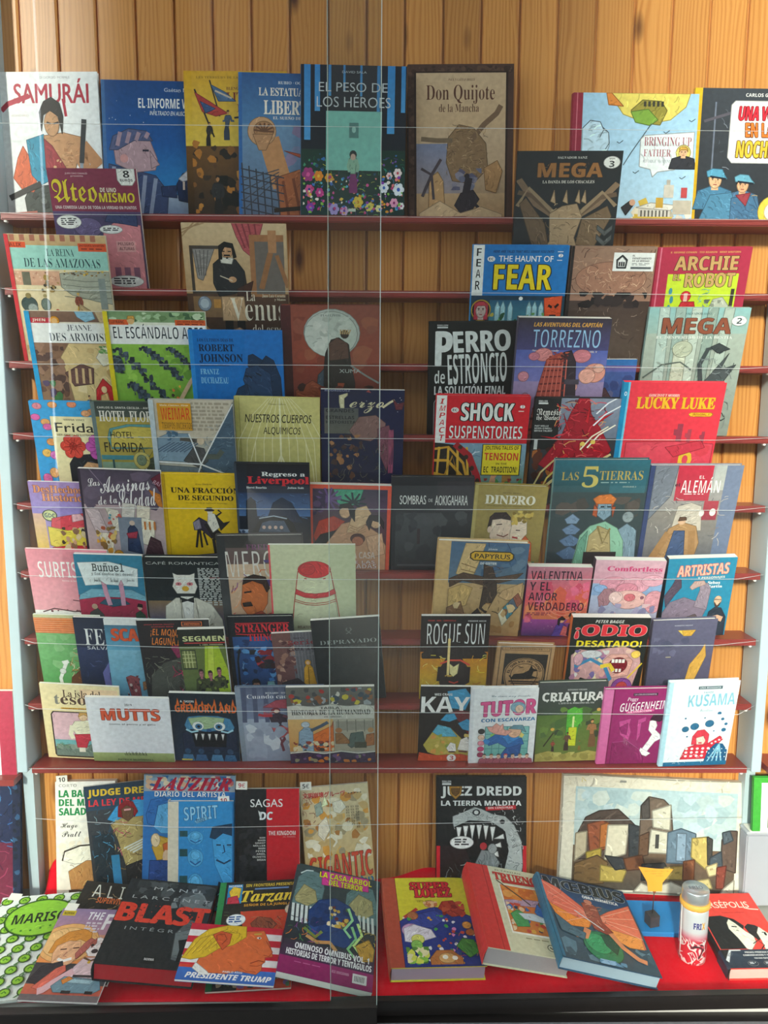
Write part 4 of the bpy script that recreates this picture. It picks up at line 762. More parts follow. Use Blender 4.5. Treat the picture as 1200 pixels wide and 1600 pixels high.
B('hotel', 'album of a yellow hotel front and a falling biplane under white slab lettering', '5a6a5c', '4a5a58', 'h', 's',
  r(0, 0, 1, .22, '3c4440', '4a524a'), r(0, .22, 1, 1, 'b4a04a', 'a89848'), r(0, 0, .05, 1, '6a7a78', '5a7a84'), t('CARLOS G. SANTA CECILIA – ANTONIA S.', .08, .07, .86, .1, 'd8d8cc', 'bd', 0), t('HOTEL FLORIDA', .09, .13, .9, .285, 'e8e4d8', 'sb', .005), p([(.16, .5), (.2, .38), (.42, .32), (.7, .32), (.95, .4), (1, .6), (.2, .62)], '5f9a9c'), p([(.2, .52), (.24, .4), (.45, .35), (.7, .36), (.9, .45), (.9, .6), (.2, .6)], 'd0bc58'), t('HOTEL', .2, .42, .48, .5, '3a3420', '', .01), t('FLORIDA', .11, .55, .6, .65, '3a3420', '', .012), r(.06, .68, 1, .72, '4a8a94'), r(.06, .74, 1, 1, '8aa890', 'b0a050'), l([(.2, .72), (.2, 1)], .02, '3a5a5a'),
  p([(.3, .96), (.42, .96), (.98, .42), (.88, .4)], 'a8962c'), p([(.42, .98), (.56, .98), (1, .62), (.98, .54)], '5f5a2c'), p([(.5, .8), (.62, .72), (.95, .6), (1, .66), (.7, .84)], '4a5240'), e(.55, .72, .1, 'c8b868'), e(.55, .72, .06, '7a8a70'), l([(.5, .92), (.62, .8)], .05, 'e0dcc8'), b(24, .45, .45, .98, .98, .015, .04, '2c3428 6a6a38 c0b060 4f8a8c', 5, 'k'), p([(.78, .92), (.86, .84), (.86, .92)], '2a3030'))
B('weimar', 'grey-blue shattered-panel album with an orange title box, spine pale', 'b8b4a8', 'b4c0c8', 'h', 'g',
  r(0, 0, 1, .5, 'cfc4b0', 'c8bca8'), lines(8, .5, .03, .98, .4, 'a89c8a', 4), p([(0, .5), (.2, .42), (.45, .42), (.56, .72), (0, .7)], '7f98ac'), *[l([(.02 + .05 * k, .62), (.22 + .05 * k, .52)], .012, '556a80') for k in range(8)], p([(1, .02), (1, 1), (.5, 1), (.58, .74)], '4a6074'), p([(0, .74), (.55, .76), (.4, 1), (0, 1)], '6f7c86'), p([(.55, .76), (.9, 1), (.42, 1)], '5a5e62'), b(60, .62, .3, .99, .98, .015, .04, '2f4254 7a94a8 3c5468 8aa0b0', 5, 'k'), b(14, .18, .36, .32, .5, .02, .04, '4a6a84 7f9ab0', 6), p([(.36, .7), (.5, .56), (.62, .58), (.66, .7), (.55, .76)], '4f4f50'), l([(.62, .66), (.78, .66), (.84, .6)], .05, '565c54'), e(.585, .5, .045, 'd8c4a8', .042), l([(.54, .5), (.34, .48)], .04, '5a5650'), e(.9, .9, .04, 'a08070'), e(.22, .92, .06, '3a3430'),
  *[l(q, .012, 'e4e8ea') for q in ([(1, .04), (.57, .73)], [(.57, .73), (0, .71)], [(.57, .73), (.45, .42)], [(.57, .73), (.38, 1)], [(.57, .73), (1, .84)])], r(.1, .04, .5, .38, 'd69a24'), t('Marín, Cantanes, Mirón', .13, .055, .47, .08, 'f0e8d0', 'bi'), t('WEIMAR', .14, .1, .48, .255, 'd83c1c', 'bd', -.02), t('TIEMPOS INCIERTOS', .14, .285, .5, .36, '2a2420', 'bd', -.03), r(0, 0, .06, 1, 'c4d0d6', 'a0b0bc'))
B('nuestros', 'pale yellow cover of fine white roots with scratchy black lettering', 'cfc67a', 'c6bd70', 'h', 'm',
  r(0, 0, 1, 1, 'd3ca82', 'bcb26a'), r(0, 0, .05, 1, 'c2b96a'), l([(.055, 0), (.055, 1)], .006, 'a39a54'), *[l([(.53 + .05 * s * k, .0), (.53 + .14 * s * k, .3), (.53 + .2 * s * k, .6), (.53 + .22 * s * k, 1)], .006, 'e8e2b0') for k in (.5, 1, 1.5, 2, 2.5) for s in (-1, 1)], l([(.53, 0), (.53, 1)], .016, 'e8e4b8'), *[l([(.53, .72), (.53 + .1 * s, .86), (.53 + .14 * s, 1)], .012, 'ece8bc') for s in (-1, 1)], *[l([(.53 + .3 * s, .6), (.53 + .38 * s, .8), (.53 + .42 * s, 1)], .007, 'e8e2b0') for s in (-1, 1)], t('Thomas Gilbert', .4, .085, .6, .11, '6a6438', 'bi'), t('NUESTROS CUERPOS', .12, .255, .9, .375, '221f14', '', 0.004, .1), t('ALQUÍMICOS', .33, .41, .77, .535, '221f14', '', 0, .1), e(.3, .955, .035, '221c1a'), e(.32, .97, .02, '221c1a'))
B('jezo', 'midnight blue comic of a mirrored old seaman under looping cream script', '1c2144', '23284e', 'p', 'g',
  r(0, 0, 1, 1, '1a2046', '232646'), b(12, .05, .02, .98, .25, .004, .008, 'd8dce8', 3), t('RODRÍGUEZ', .05, .0, .35, .02, '8a90b0', 'bd'), p([(.54, .02), (.57, .0), (.6, .03)], 'b04a4a'), p([(.22, .13), (.22, .06), (.32, .035), (.32, .06), (.28, .09), (.28, .24), (.18, .33), (.2, .28), (.24, .22)], 'ddd2ac'), t('erzo', .34, .12, .75, .24, 'ddd2ac', 'sc', 0, .2), l([(.74, .18), (.82, .13), (.88, .1)], .02, 'ddd2ac'), p([(.86, .09), (.92, .14), (1, .12), (.97, .2), (.9, .2)], '6a3038'), r(.04, .19, .45, .45, '5a5c5c', '66645c'), t('GRANDES', .06, .2, .4, .235, '23262c', 'bd'), t('ESTRELLAS', .06, .27, .4, .305, '23262c', 'bd'), t('HISTORIETA', .06, .32, .42, .35, '23262c', 'bd'),  # grey lettered panel is a street poster's reflection painted into the cover
  p([(.34, .42), (.46, .28), (.66, .26), (.78, .34), (.76, .44), (.6, .52), (.42, .5)], '8f6a66'), p([(.68, .4), (.82, .36), (.88, .55), (.8, .78), (.7, .62)], '7a4a58'), b(30, .1, .46, .5, .86, .02, .05, '9a6a44 6a4434 b07a50 4a3430', 5), b(80, .2, .55, .8, .99, .02, .05, '2a2c2c 4a4a44 6a685c 1a1c1e 7f7c70', 6, 'k'), b(20, .05, .85, .95, .99, .02, .04, '5a6070 3a4050 7a7a74', 7, 'k'), t('SERZO', .82, .4, .88, .8, 'b05a78', 'bd'))
B('shock', 'red horror comic with white jagged title and a roller coaster picture', 'd41f2e', 'c0202c', 'h', 's',
  r(0, 0, 1, .56, 'd6202e', 'd2202e'), r(0, 0, .11, .56, 'f0f0ec'), *[t(ch, .04, .04 + .087 * i, .08 if ch == 'I' else .095, .105 + .087 * i, 'd0242c', 'bd', -.01, .2) for i, ch in enumerate('IMPACT')], e(.2, .18, .042, 'e8e8e4'), t('EC', .175, .165, .225, .195, '2a2c30', 'bd'), t('SHOCK', .27, .09, .83, .31, 'eef0ec', 'bd', .015, 0, ol='1a1a1a', ow=.03), e(.92, .13, .027, 'f0f0ee'), t('3', .912, .11, .928, .145, 'b02030', 'bd'), lines(1, .88, .18, .96, .2, 'f0d0c8', 3), t('SUSPENSTORIES', .15, .37, .94, .51, 'eef0ec', 'bd', -.015, 0, ol='8a101c', ow=.012),
  r(0, .56, 1, 1, '7fa0b8', '6a8a60'), b(40, .05, .57, .98, .8, .02, .05, 'a8c0d0 5a7a96 d8e4ec', 4, 'k'), p([(0, .56), (.2, .58), (.36, .7), (.46, .9), (.5, 1), (0, 1)], '2a2420'), *[l([(0, .62 + .1 * k), (.15, .6 + .12 * k), (.32, .74 + .1 * k), (.42, .95 + .1 * k)], .022, 'cf9a34') for k in range(3)], *[l([(.05 + .1 * k, .6), (.02 + .13 * k, 1)], .02, 'd8a83c') for k in range(4)], l([(.02, .98), (.2, .68), (.3, .9)], .016, 'b88428'), l([(.22, .57), (.38, .68), (.48, .84), (.54, .98)], .06, 'a8232c'), *[e(.28 + .07 * k, .6 + .09 * k, .025, '3a2a24') for k in range(4)], p([(.54, .99), (.6, .92), (.85, .96), (.95, 1)], 'd8a078'), l([(.6, .98), (.66, .84), (.7, .8)], .04, 'd8a078'), r(.76, .82, .86, .98, 'a87a3c'), b(20, .5, .85, .98, .98, .02, .04, '4a8a4a c89a7a 8a3a30', 6), r(.52, .57, .95, .83, '2a2a20'), r(.53, .575, .94, .825, 'e6d02c'), t('JOLTING TALES OF', .55, .585, .92, .63, '3a3410', 'bd'), t('TENSION', .55, .65, .92, .715, 'd0402a', 'bd', .01), t('IN THE', .68, .735, .8, .75, '3a3410', 'bd'), t('EC  TRADITION!', .55, .765, .92, .81, '2a2810', 'bd'))
B('nemesis', 'black-banded comic of crimson spiky figure and sparks with white gothic title', '24262a', '1c1e20', 'h', 'g',
  r(0, 0, 1, 1, '3a3e48', '2c2a2c'), r(.3, 0, 1, .5, '8a94a8', '6a7488'), r(0, 0, .3, .62, '1f2123'), t('REBELLION', .04, .03, .14, .055, 'd8dcdc', 'bd'), r(.04, .06, .15, .08, 'd8dcdc'), t('Nemesis', .03, .14, .31, .225, 'e8e8e4', 'fr', -.005), t('the Warlock', .03, .225, .31, .3, 'e8e8e4', 'fr', -.005), t('PAT MILLS', .02, .35, .18, .37, 'd0d4d4', 'bd'), t('KEVIN O’NEILL', .02, .38, .22, .4, 'd0d4d4', 'bd'), t('BRYAN TALBOT', .02, .41, .23, .43, 'd0d4d4', 'bd'), r(.03, .52, .07, .62, 'c0c4c4'), b(16, .02, .6, .3, .98, .03, .08, '8a4a24 5a2c1c a8642c 3a201a', 4), p([(.1, .75), (.34, .48), (.42, .2), (.5, 0), (.62, 0), (.66, .2), (.8, .4), (.95, .62), (.8, .8), (.4, .85)], 'a01c2c'), b(110, .25, .02, .85, .88, .03, .08, 'd83a4a 7a1420 e86a6a c02838 4a0f18 e0a060', 5, 'k'), *[p([(x, y), (x + dx, y + dy), (x + .04, y + .03)], 'c8202e') for x, y, dx, dy in ((.3, .5, -.2, -.02), (.4, .4, -.06, -.2), (.6, .3, .04, -.25), (.7, .3, .22, -.12), (.7, .6, .25, .06), (.42, .65, -.2, .1))], *[l([(x, y), (x + .12, y - .14), (x + .3, y - .26)], .014, c) for x, y, c in ((.58, .62, 'f0e8d0'), (.66, .6, 'f4f0e0'), (.7, .35, 'e8ecf4'), (.72, .2, 'e8ecf4'), (.8, .9, 'e0d8b0'), (.02, .95, 'd8c88a'), (.1, .99, 'e0c870'))], e(.6, .56, .03, 'e8c860'), e(.72, .54, .03, 'e8c860'), l([(.02, .98), (.3, .86), (.6, .8), (.95, .66)], .02, 'd8c890'))
B('lucky', 'scarlet album with yellow western lettering and dark cactus shapes, blue spine', 'e23a48', '1a84b4', 'h', 'g',
  r(0, 0, 1, 1, 'e43a4a', 'dc3a48'), r(0, 0, .065, 1, '1c8aba', '1a80b0'), r(.045, 0, .065, 1, '6ac0e0'), t('0', .015, .09, .04, .13, 'e8f0f4'), t('GOSCINNY Y MORRIS', .26, .11, .56, .135, 'f4e8e0', 'bi'), t('LUCKY LUKE', .15, .14, .92, .25, 'efb52c', 'sb', .03, 0, ol='a86a10', ow=.012), p([(.7, .285), (.9, .285), (.92, .3), (.9, .32), (.7, .32), (.68, .3)], 'efb52c'), t('INTEGRAL 1', .72, .293, .88, .312, '8a4a10', 'bd'),
  *[(lambda x, y, s, c: [l([(x, y), (x, y - s)], .05 * s * 5, c), l([(x, y - s * .4), (x - s * .22, y - s * .45), (x - s * .22, y - s * .7)], .04 * s * 5, c)])(*q) for q in ((.62, .56, .17, '9a3a4c'), (.72, .56, .12, 'a84452'), (.24, .75, .14, '7a2c3c'), (.3, .75, .09, '7a2c3c'), (.86, .56, .1, '9a3a4c'))], p([(.1, .56), (.6, .55), (.98, .57), (.98, 1), (.1, 1)], 'd8485a'), b(8, .1, .58, .96, .98, .06, .12, 'e0505e d0404e', 4), *[l([(.72 + s * math.cos(k * .7), .7 + s * 1.1 * math.sin(k * .7)) for k in range(10)], .014, 'e0b83a') for s in (.05, .062, .04)], p([(.5, .6), (.85, .54), (.9, .6), (.6, .68)], 'c8384a'))

# ---- sixth shelf
B('deshechos', 'lilac comic with salmon storybook title and a red and yellow flag', 'a08ac4', 'd8b84a', 'p', 'g',
  r(0, 0, 1, .5, 'a98cc2', '9a8cd0'), r(0, .5, .14, 1, 'd8b0a0', 'e8d020'), r(.14, .5, 1, 1, '9a8cc8', 'b8a0c0'), t('DesHechos', .05, .06, .62, .18, 'e89a70', 'sb', .012, 0, ol='6a3a3a', ow=.018), t('Históricos', .14, .19, .73, .31, 'e89a70', 'sb', .012, 0, ol='6a3a3a', ow=.018), e(.2, .52, .085, '3a4a3a'), e(.2, .52, .075, 'cfd89a'), t('GDC', .14, .495, .26, .55, '2a4a6a', 'bd'), p([(.22, .56), (.4, .52), (.6, .48), (.76, .46), (.74, .66), (.4, .72), (.2, .66)], 'd84a58'), p([(.46, .5), (.56, .49), (.62, .56), (.46, .6)], 'e8b8c0'), p([(.16, .66), (.4, .7), (.74, .62), (.78, .9), (.4, .9), (.16, .84)], 'e0d050'), p([(.18, .86), (.4, .84), (.76, .84), (.76, 1), (.16, 1)], 'd03a48'), r(.22, .92, .34, .99, '4a4a90'), b(40, .3, .66, .78, .98, .02, .05, '4a4038 c8a080 8a6a50 d8c8a0 3a3a40', 5), *[head(x, y, .09, 'd0a080', '4a2c24', '5a4a40') for x, y in ((.55, .88), (.66, .84), (.46, .88))])
B('asesinas', 'mauve album of scattered tarot cards under white script lettering', '5a4c5e', '3c3440', 'p', 'g',
  r(0, 0, 1, .5, '4c4254', '6a5868'), r(0, .45, 1, 1, 'b8a0a4', 'c4b0b0'), r(0, 0, .03, 1, '33293a'), b(16, .05, .02, .95, .5, .08, .16, '55495e 5f5266 6a5c70', 3), l([(.14, .0), (.3, .22), (.6, .3)], .008, '8a7a90'), p([(.88, .1), (1, .02), (1, .3)], '6a2034'), p([(.84, .24), (.98, .3), (1, .46), (.94, .44)], 'c87a2a'), t('RAI', .9, .13, 1, .18, 'b890a0', 'bd', 0, 0, -30), t('Las', .1, .12, .25, .22, 'f0ecec', 'sc', 0, 0, 8), t('Asesinas', .24, .07, .86, .28, 'f0ecec', 'sc', 0, .1, 8), t('de la', .2, .34, .44, .44, 'f0ecec', 'sc', 0, 0, 10), t('Soledad', .45, .23, .93, .46, 'f0ecec', 'sc', 0, .1, 8),
  *[p([(x, y), (x + .16, y + dy), (x + .16 + dx, y + .24 + dy), (x + dx, y + .24)], c) for x, y, dx, dy, c in ((.28, .48, .1, .03, 'e0d8c8'), (.5, .42, -.04, .01, 'd8d0c8'), (.68, .44, -.03, .02, 'e8dcc8'), (.14, .68, .1, .06, 'e4dcc8'), (.72, .58, -.02, .03, 'e8e0cc'), (.04, .5, .1, .0, 'c8b4b8'))], r(.43, .58, .72, .9, '7a8494', '8a90a0'), p([(.52, .88), (.54, .7), (.6, .64), (.66, .7), (.7, .9)], '2c3a5c'), e(.6, .64, .035, 'c8b0a0'), p([(.52, .74), (.66, .72), (.64, .78), (.54, .78)], 'a8344a'), p([(.76, .86), (.82, .76), (.94, .8), (.98, .94), (.86, .98), (.72, .94)], '4a3038'), b(20, .14, .68, .4, .96, .02, .05, 'd8a03a b85a3a 8a6a3a e0c070', 5), e(.4, .93, .07, 'e0a030'), l([(.37, .94), (.4, .95), (.43, .94)], .008, '6a4010'), e(.62, .96, .05, 'd8a030'), *[l([(.76 + .06 * k, .62), (.76 + .06 * k, .7)], .018, 'c87a3a') for k in range(3)], b(10, .3, .5, .48, .66, .015, .03, 'c85a4a 4a8a9a', 8))
B('fraccion', 'bright yellow album of a man riding an old bellows camera', 'e8bf18', 'd8ae14', 'h', 's',
  r(0, 0, 1, 1, 'eac31a', 'e4ba16'), r(0, 0, .05, 1, 'd8ac14'), l([(.055, 0), (.055, 1)], .006, 'a8840c'), t('Guy Delisle', .43, .115, .63, .14, '4a3a10', 'sb'), t('UNA FRACCIÓN', .12, .17, .96, .24, '2c2410', 'sb', .025), t('DE SEGUNDO', .2, .27, .88, .335, '2c2410', 'sb', .025), t('La azarosa vida de Eadweard Muybridge', .3, .36, .8, .378, '7a6414', 'sb'),
  p([(.36, .6), (.44, .54), (.56, .6), (.64, .7), (.58, .76), (.46, .68), (.37, .68)], '3a3040'), p([(.36, .6), (.44, .56), (.46, .66), (.38, .68)], '8a8496'), p([(.5, .62), (.58, .6), (.72, .72), (.76, .74), (.74, .82), (.6, .76)], '2a2422'), l([(.42, .68), (.38, .84)], .022, '2a2422'), l([(.44, .68), (.45, .84)], .02, '2a2422'), l([(.48, .7), (.52, .82)], .02, '2a2422'), l([(.6, .76), (.62, .9)], .03, '2a2422'), l([(.7, .78), (.74, .9)], .03, '2a2422'), p([(.56, .48), (.64, .5), (.7, .64), (.6, .7), (.54, .6)], 'ece6d8'), p([(.64, .5), (.74, .6), (.82, .58), (.7, .68)], '2c2826'), l([(.66, .52), (.72, .48), (.68, .45)], .018, '2a2422'), e(.58, .475, .035, 'ece0cc', .03), e(.575, .455, .06, '3a3436', .012), r(.54, .42, .61, .455, '3a3436'), e(.58, .52, .03, 'e8e4dc', .03), p([(.34, .98), (.4, .9), (.7, .88), (.86, .94), (.92, 1), (.34, 1)], '6f6878'))
B('regreso', 'dark album of a black taxi at night beneath white and red slab lettering', '1e2432', '2a2c38', 'h', 'g',
  r(0, 0, 1, .35, '1d1c22', '22283c'), r(0, .35, 1, .62, '26395e', '4a72a8'), r(0, .6, 1, 1, '1a2030', '14161c'), r(0, 0, .03, 1, '3a4454'), t('Regreso a', .36, .1, .94, .165, 'eef0ee', 'sb', .012), t('Liverpool', .17, .155, .99, .265, 'd8303a', 'sb', .03), t('Hervé Bourhis', .15, .275, .42, .3, 'd8dcdc', 'sb', .02), t('Julien Solé', .7, .275, .92, .3, 'd8dcdc', 'sb', .02), b(40, .05, .36, .98, .62, .02, .05, '1a2a4a 3a5a8a 5a86b8 16203a', 4, 'k'), p([(.12, .68), (.14, .44), (.2, .4), (.26, .44), (.28, .68)], '171c28'), p([(.4, .64), (.5, .46), (.62, .4), (.75, .46), (.9, .66)], '1b2740'), p([(.16, .98), (.18, .76), (.28, .66), (.4, .6), (.66, .6), (.76, .66), (.82, .76), (.84, .98)], '0f1114'), p([(.28, .74), (.34, .66), (.44, .64), (.64, .64), (.72, .74)], '4a5a70'), *[e(.36 + .08 * k, .7, .025, 'd8b8a8') for k in range(4)], l([(.24, .76), (.78, .76)], .014, '5a6474'), l([(.3, .62), (.5, .595), (.68, .62)], .01, 'a8b8c8'), e(.24, .86, .03, 'e05a3a'), e(.76, .86, .03, 'b0b8c0'), r(.02, .72, .14, .9, '8a9ab8', '4a5a78'), b(10, .02, .72, .16, .95, .02, .04, 'b8c8e0 2a3a58', 6))
B('nadas', 'red-framed cover of embracing figures under dark palms with a white page top', 'e0563c', 'd84c34', 'p', 's',
  r(0, 0, 1, 1, 'e2583e'), r(.045, .045, .955, 1, '4a3a52', '6a3a34'), r(.05, .05, .95, .3, '3a2c44', '5a3a5a'), p([(.3, .05), (.66, .05), (.6, .22), (.36, .24)], '4aa884'), *[l([(.24, .16), (.24 + .16 * math.cos(k * .55), .16 + .13 * math.sin(k * .55))], .02, '6a4a86') for k in range(12)], *[l([(.54, .2), (.54 + .16 * math.cos(k * .6 + 2.8), .2 + .12 * math.sin(k * .6 + 2.8))], .022, '20303a') for k in range(8)], p([(.05, .6), (.12, .42), (.3, .36), (.44, .42), (.3, .55), (.1, .72)], 'c0402c'), p([(.05, .7), (.14, .58), (.36, .52), (.3, .75), (.05, .9)], '1c1a22'), p([(.2, .7), (.4, .45), (.6, .4), (.85, .55), (.95, .7), (.95, 1), (.2, 1)], 'd9a27c'), p([(.52, .38), (.58, .26), (.7, .23), (.76, .32), (.7, .44), (.6, .54), (.46, .55)], 'e6bb90'), *[l([(.5, .46 + .03 * k), (.6, .5 + .025 * k), (.7, .44 + .03 * k)], .01, 'c0906a') for k in range(4)], e(.44, .3, .07, 'e0b088', .08), p([(.36, .3), (.38, .22), (.5, .2), (.56, .28), (.56, .42), (.5, .34), (.48, .26), (.4, .26)], '2a2022'), e(.82, .42, .07, 'e0b088', .07), p([(.7, .42), (.74, .34), (.86, .34), (.92, .42), (.92, .5), (.86, .42), (.78, .4), (.74, .52)], '3a2a2c'), e(.6, .62, .09, '5a3430', .06), e(.6, .65, .07, 'c87a5c', .055), p([(.7, .6), (.9, .55), (.94, .8), (.76, .85)], 'e4b08c'), b(10, .05, .1, .2, .35, .04, .07, '5a3f66 3a2a4a', 5), t('LA CASA', .5, .78, .82, .86, 'f0d8c8', 'bd'), t('DE LAS', .5, .885, .82, .925, 'f4e8dc', 'bd', 0, 0, 2, ol='b83a2c', ow=.05), t('MIRADAS', .4, .93, .84, .985, 'f4e8dc', 'bd', 0, 0, 2, ol='b83a2c', ow=.04))
B('sombras', 'shrink-wrapped charcoal book with scratchy white hand lettering', '2b2c30', '222326', 'h', 'w',
  r(0, 0, 1, 1, '303136', '26272b'), r(.55, .05, 1, .4, '3a363c'), r(.05, .42, .62, .98, '45464a', '35363a'), b(20, .05, .4, .95, .98, .06, .12, '3a3b40 323338 48494c', 4), l([(.34, .6), (.34, .76)], .03, '3a2c2e'), t('SOMBRAS', .1, .215, .42, .32, 'dcdcd8', '', .006), t('DE', .45, .255, .5, .29, 'dcdcd8'), t('AOKIGAHARA', .53, .215, .93, .33, 'dcdcd8', '', .006), r(.08, .95, .9, .965, '55565a'))
B('dinero', 'olive gold book of a smiling couple with white inline lettering', 'a08c4c', 'b0a060', 'h', 'm',
  r(0, 0, 1, 1, 'a6914e', '9c8846'), r(0, 0, .045, 1, 'b8a662'), t('MIGUEL BRIEVA', .38, .1, .64, .12, '6a5a2a', 'sb'), t('DINERO', .15, .145, .84, .275, 'efe9d4', 'sb', .02), t('revista de poética financiera e intercambio espiritual', .18, .29, .8, .312, '5f5024', 'sb'), p([(.22, .62), (.24, .46), (.3, .4), (.46, .39), (.53, .46), (.53, .56), (.46, .5), (.32, .5)], '33201c'), p([(.26, .7), (.28, .5), (.4, .48), (.54, .5), (.56, .74), (.3, .76)], 'e8d0b8'), e(.25, .62, .03, 'e4c8ae', .04), l([(.34, .56), (.42, .55)], .012, '33201c'), l([(.36, .68), (.46, .7), (.52, .67)], .012, '7a3a30'), p([(.56, .5), (.62, .46), (.76, .5), (.78, .66), (.66, .78), (.54, .72)], 'f0dcc4'), b(26, .55, .36, .84, .56, .03, .05, 'c8a84a e0c86a 8f7630 d8b858', 5), l([(.62, .62), (.68, .62)], .012, '3a2420'), l([(.58, .7), (.66, .71)], .018, 'b83a34'), p([(.66, .8), (.76, .68), (.86, .76), (.9, 1), (.62, 1)], 'd8642c'), p([(.3, .76), (.5, .78), (.62, 1), (.2, 1)], '6a3a2c'), b(12, .78, .93, .98, .99, .015, .03, '5a8a6a c8c080', 6))
B('tierras', 'teal album of a red-haired ape in green robes below gold lettering', '2e5a62', '7a9a98', 'h', 'w',
  r(0, 0, 1, .35, '2f6a7a', '33565c'), r(0, .35, 1, 1, '3a4a4c', '263036'), r(.6, .12, .98, .36, '2a6478', '3a6a74'), b(14, .05, .4, .95, .6, .06, .12, '4a4440 3f4a4c 574e48', 3), t('LAS', .08, .13, .26, .22, 'b8a458', 'sb', -.006), t('5', .3, .07, .47, .3, 'c8ba68', 'sb', -.004), t('TIERRAS', .48, .12, .94, .22, 'b8a458', 'sb', -.006), t('INTEGRAL I', .74, .285, .88, .3, 'b8c4b8', 'sb'), lines(1, .5, .24, .9, .26, '8aa8a8', 2), *[p([(.16 - .02 * k, .62 + .09 * k), (.24, .57 + .09 * k), (.32 + .02 * k, .62 + .09 * k), (.29, .66 + .09 * k), (.19, .66 + .09 * k)], c) for k, c in enumerate(('7f98b4', '6a84a4', '5a7496', '4c6688'))], p([(.74, .72), (.84, .66), (.95, .72), (.98, 1), (.72, 1)], '7f98a8'), e(.84, .6, .06, '8f9ca0', .05), p([(.28, .98), (.34, .76), (.44, .68), (.6, .64), (.74, .7), (.82, .8), (.86, 1)], '8fc0a4'), p([(.42, 1), (.44, .76), (.54, .68), (.66, .72), (.7, .9), (.7, 1)], 'b4a070'), l([(.52, .68), (.6, .82), (.66, .7)], .018, '8a7848'), p([(.28, .99), (.34, .8), (.42, .72), (.4, 1)], '6aa088'), e(.57, .46, .1, 'b5562c', .065), p([(.5, .46), (.64, .46), (.65, .58), (.58, .63), (.5, .58)], '7f9cae'), l([(.53, .5), (.57, .5)], .014, '1f2a30'), l([(.6, .5), (.64, .5)], .014, '1f2a30'), p([(.5, .52), (.46, .48), (.45, .58), (.5, .6)], 'b5562c'), p([(.65, .5), (.69, .5), (.67, .6)], 'b5562c'), p([(.44, .42), (.5, .38), (.62, .37), (.69, .42), (.66, .47), (.48, .47)], 'd87a34'), r(.4, .88, .76, 1, '2a2020'))
B('aleman', 'grey album of a running man in a brown coat on a red-bannered street', '8a8c96', '3a4466', 'h', 'g',
  r(0, 0, 1, .5, 'a8a8a8', '9a9490'), r(0, .5, 1, 1, '8f8880', '5a5c66'), r(0, 0, .05, 1, '3c4a74', '34406a'), p([(.05, 0), (.3, 0), (.26, .35), (.05, .6)], '7a808c'), r(.3, 0, .68, .4, 'c8344a', 'b83c4c'), r(.7, 0, 1, .28, 'b4b8b6', 'c0c0b8'), r(.82, .0, 1, 1, '7a86a0', '6a7690'), t('EL', .54, .115, .6, .15, 'f0ecec', 'bd', -.02), t('ALEMÁN', .36, .17, .78, .31, 'f2f0ee', 'bd', -.02), t('el', .29, .2, .34, .24, '2a3040', 'bd'), lines(1, .4, .32, .68, .335, 'f0e0e0', 2), b(60, .08, .35, .9, .85, .02, .05, 'b8b0a8 6a6a70 d0c8c0 8a7a74 505560', 4, 'k'), p([(.32, .7), (.36, .46), (.5, .42), (.62, .46), (.66, .7)], 'c8beb0'), r(.64, .4, .8, .6, 'b04450', '983c48'), p([(.12, .98), (.3, .68), (.44, .62), (.6, .66), (.66, .8), (.62, .95)], 'b0885c'), p([(.28, 1), (.36, .7), (.48, .7), (.54, 1)], '46587c'), e(.43, .61, .045, 'd8b090', .035), p([(.39, .61), (.4, .57), (.47, .57), (.48, .6)], '5a4030'), l([(.3, .72), (.14, .94)], .06, 'a57c50'), l([(.56, .7), (.6, .9)], .06, 'a57c50'), e(.63, .53, .03, 'e0dcd8', .035), e(.75, .52, .035, 'e0dcd8', .04))

# ---- seventh shelf
B('surf', 'pink comic with tall white hand-cut lettering and a motorbike on white sand', 'e79aa6', 'c86a86', 'p', 'g',
  r(0, 0, 1, .78, 'e8919f', 'eca6b0'), r(0, .78, 1, .86, 'f2eeec', 'f4f0ee'), r(0, .84, 1, 1, 'd87a94', 'c86a86'), t('SURFISTAS', .125, .165, .86, .38, 'f6f2f0', 'bd', -.02), t('TITO & MORENO', .4, .41, .72, .43, 'f4dcdc', 'bd'), p([(.6, .8), (.7, .68), (.9, .66), (1, .72), (1, .8)], '4a2430'), l([(.5, .66), (.7, .68)], .01, '4a2430'), l([(.7, .6), (.74, .7)], .01, '4a2430'), e(.74, .78, .06, '3a2028'), l([(.1, .8), (.25, .76), (.5, .79), (.7, .78)], .012, '5a3a40'), b(8, .2, .76, .6, .8, .01, .02, '6a3a44', 3))
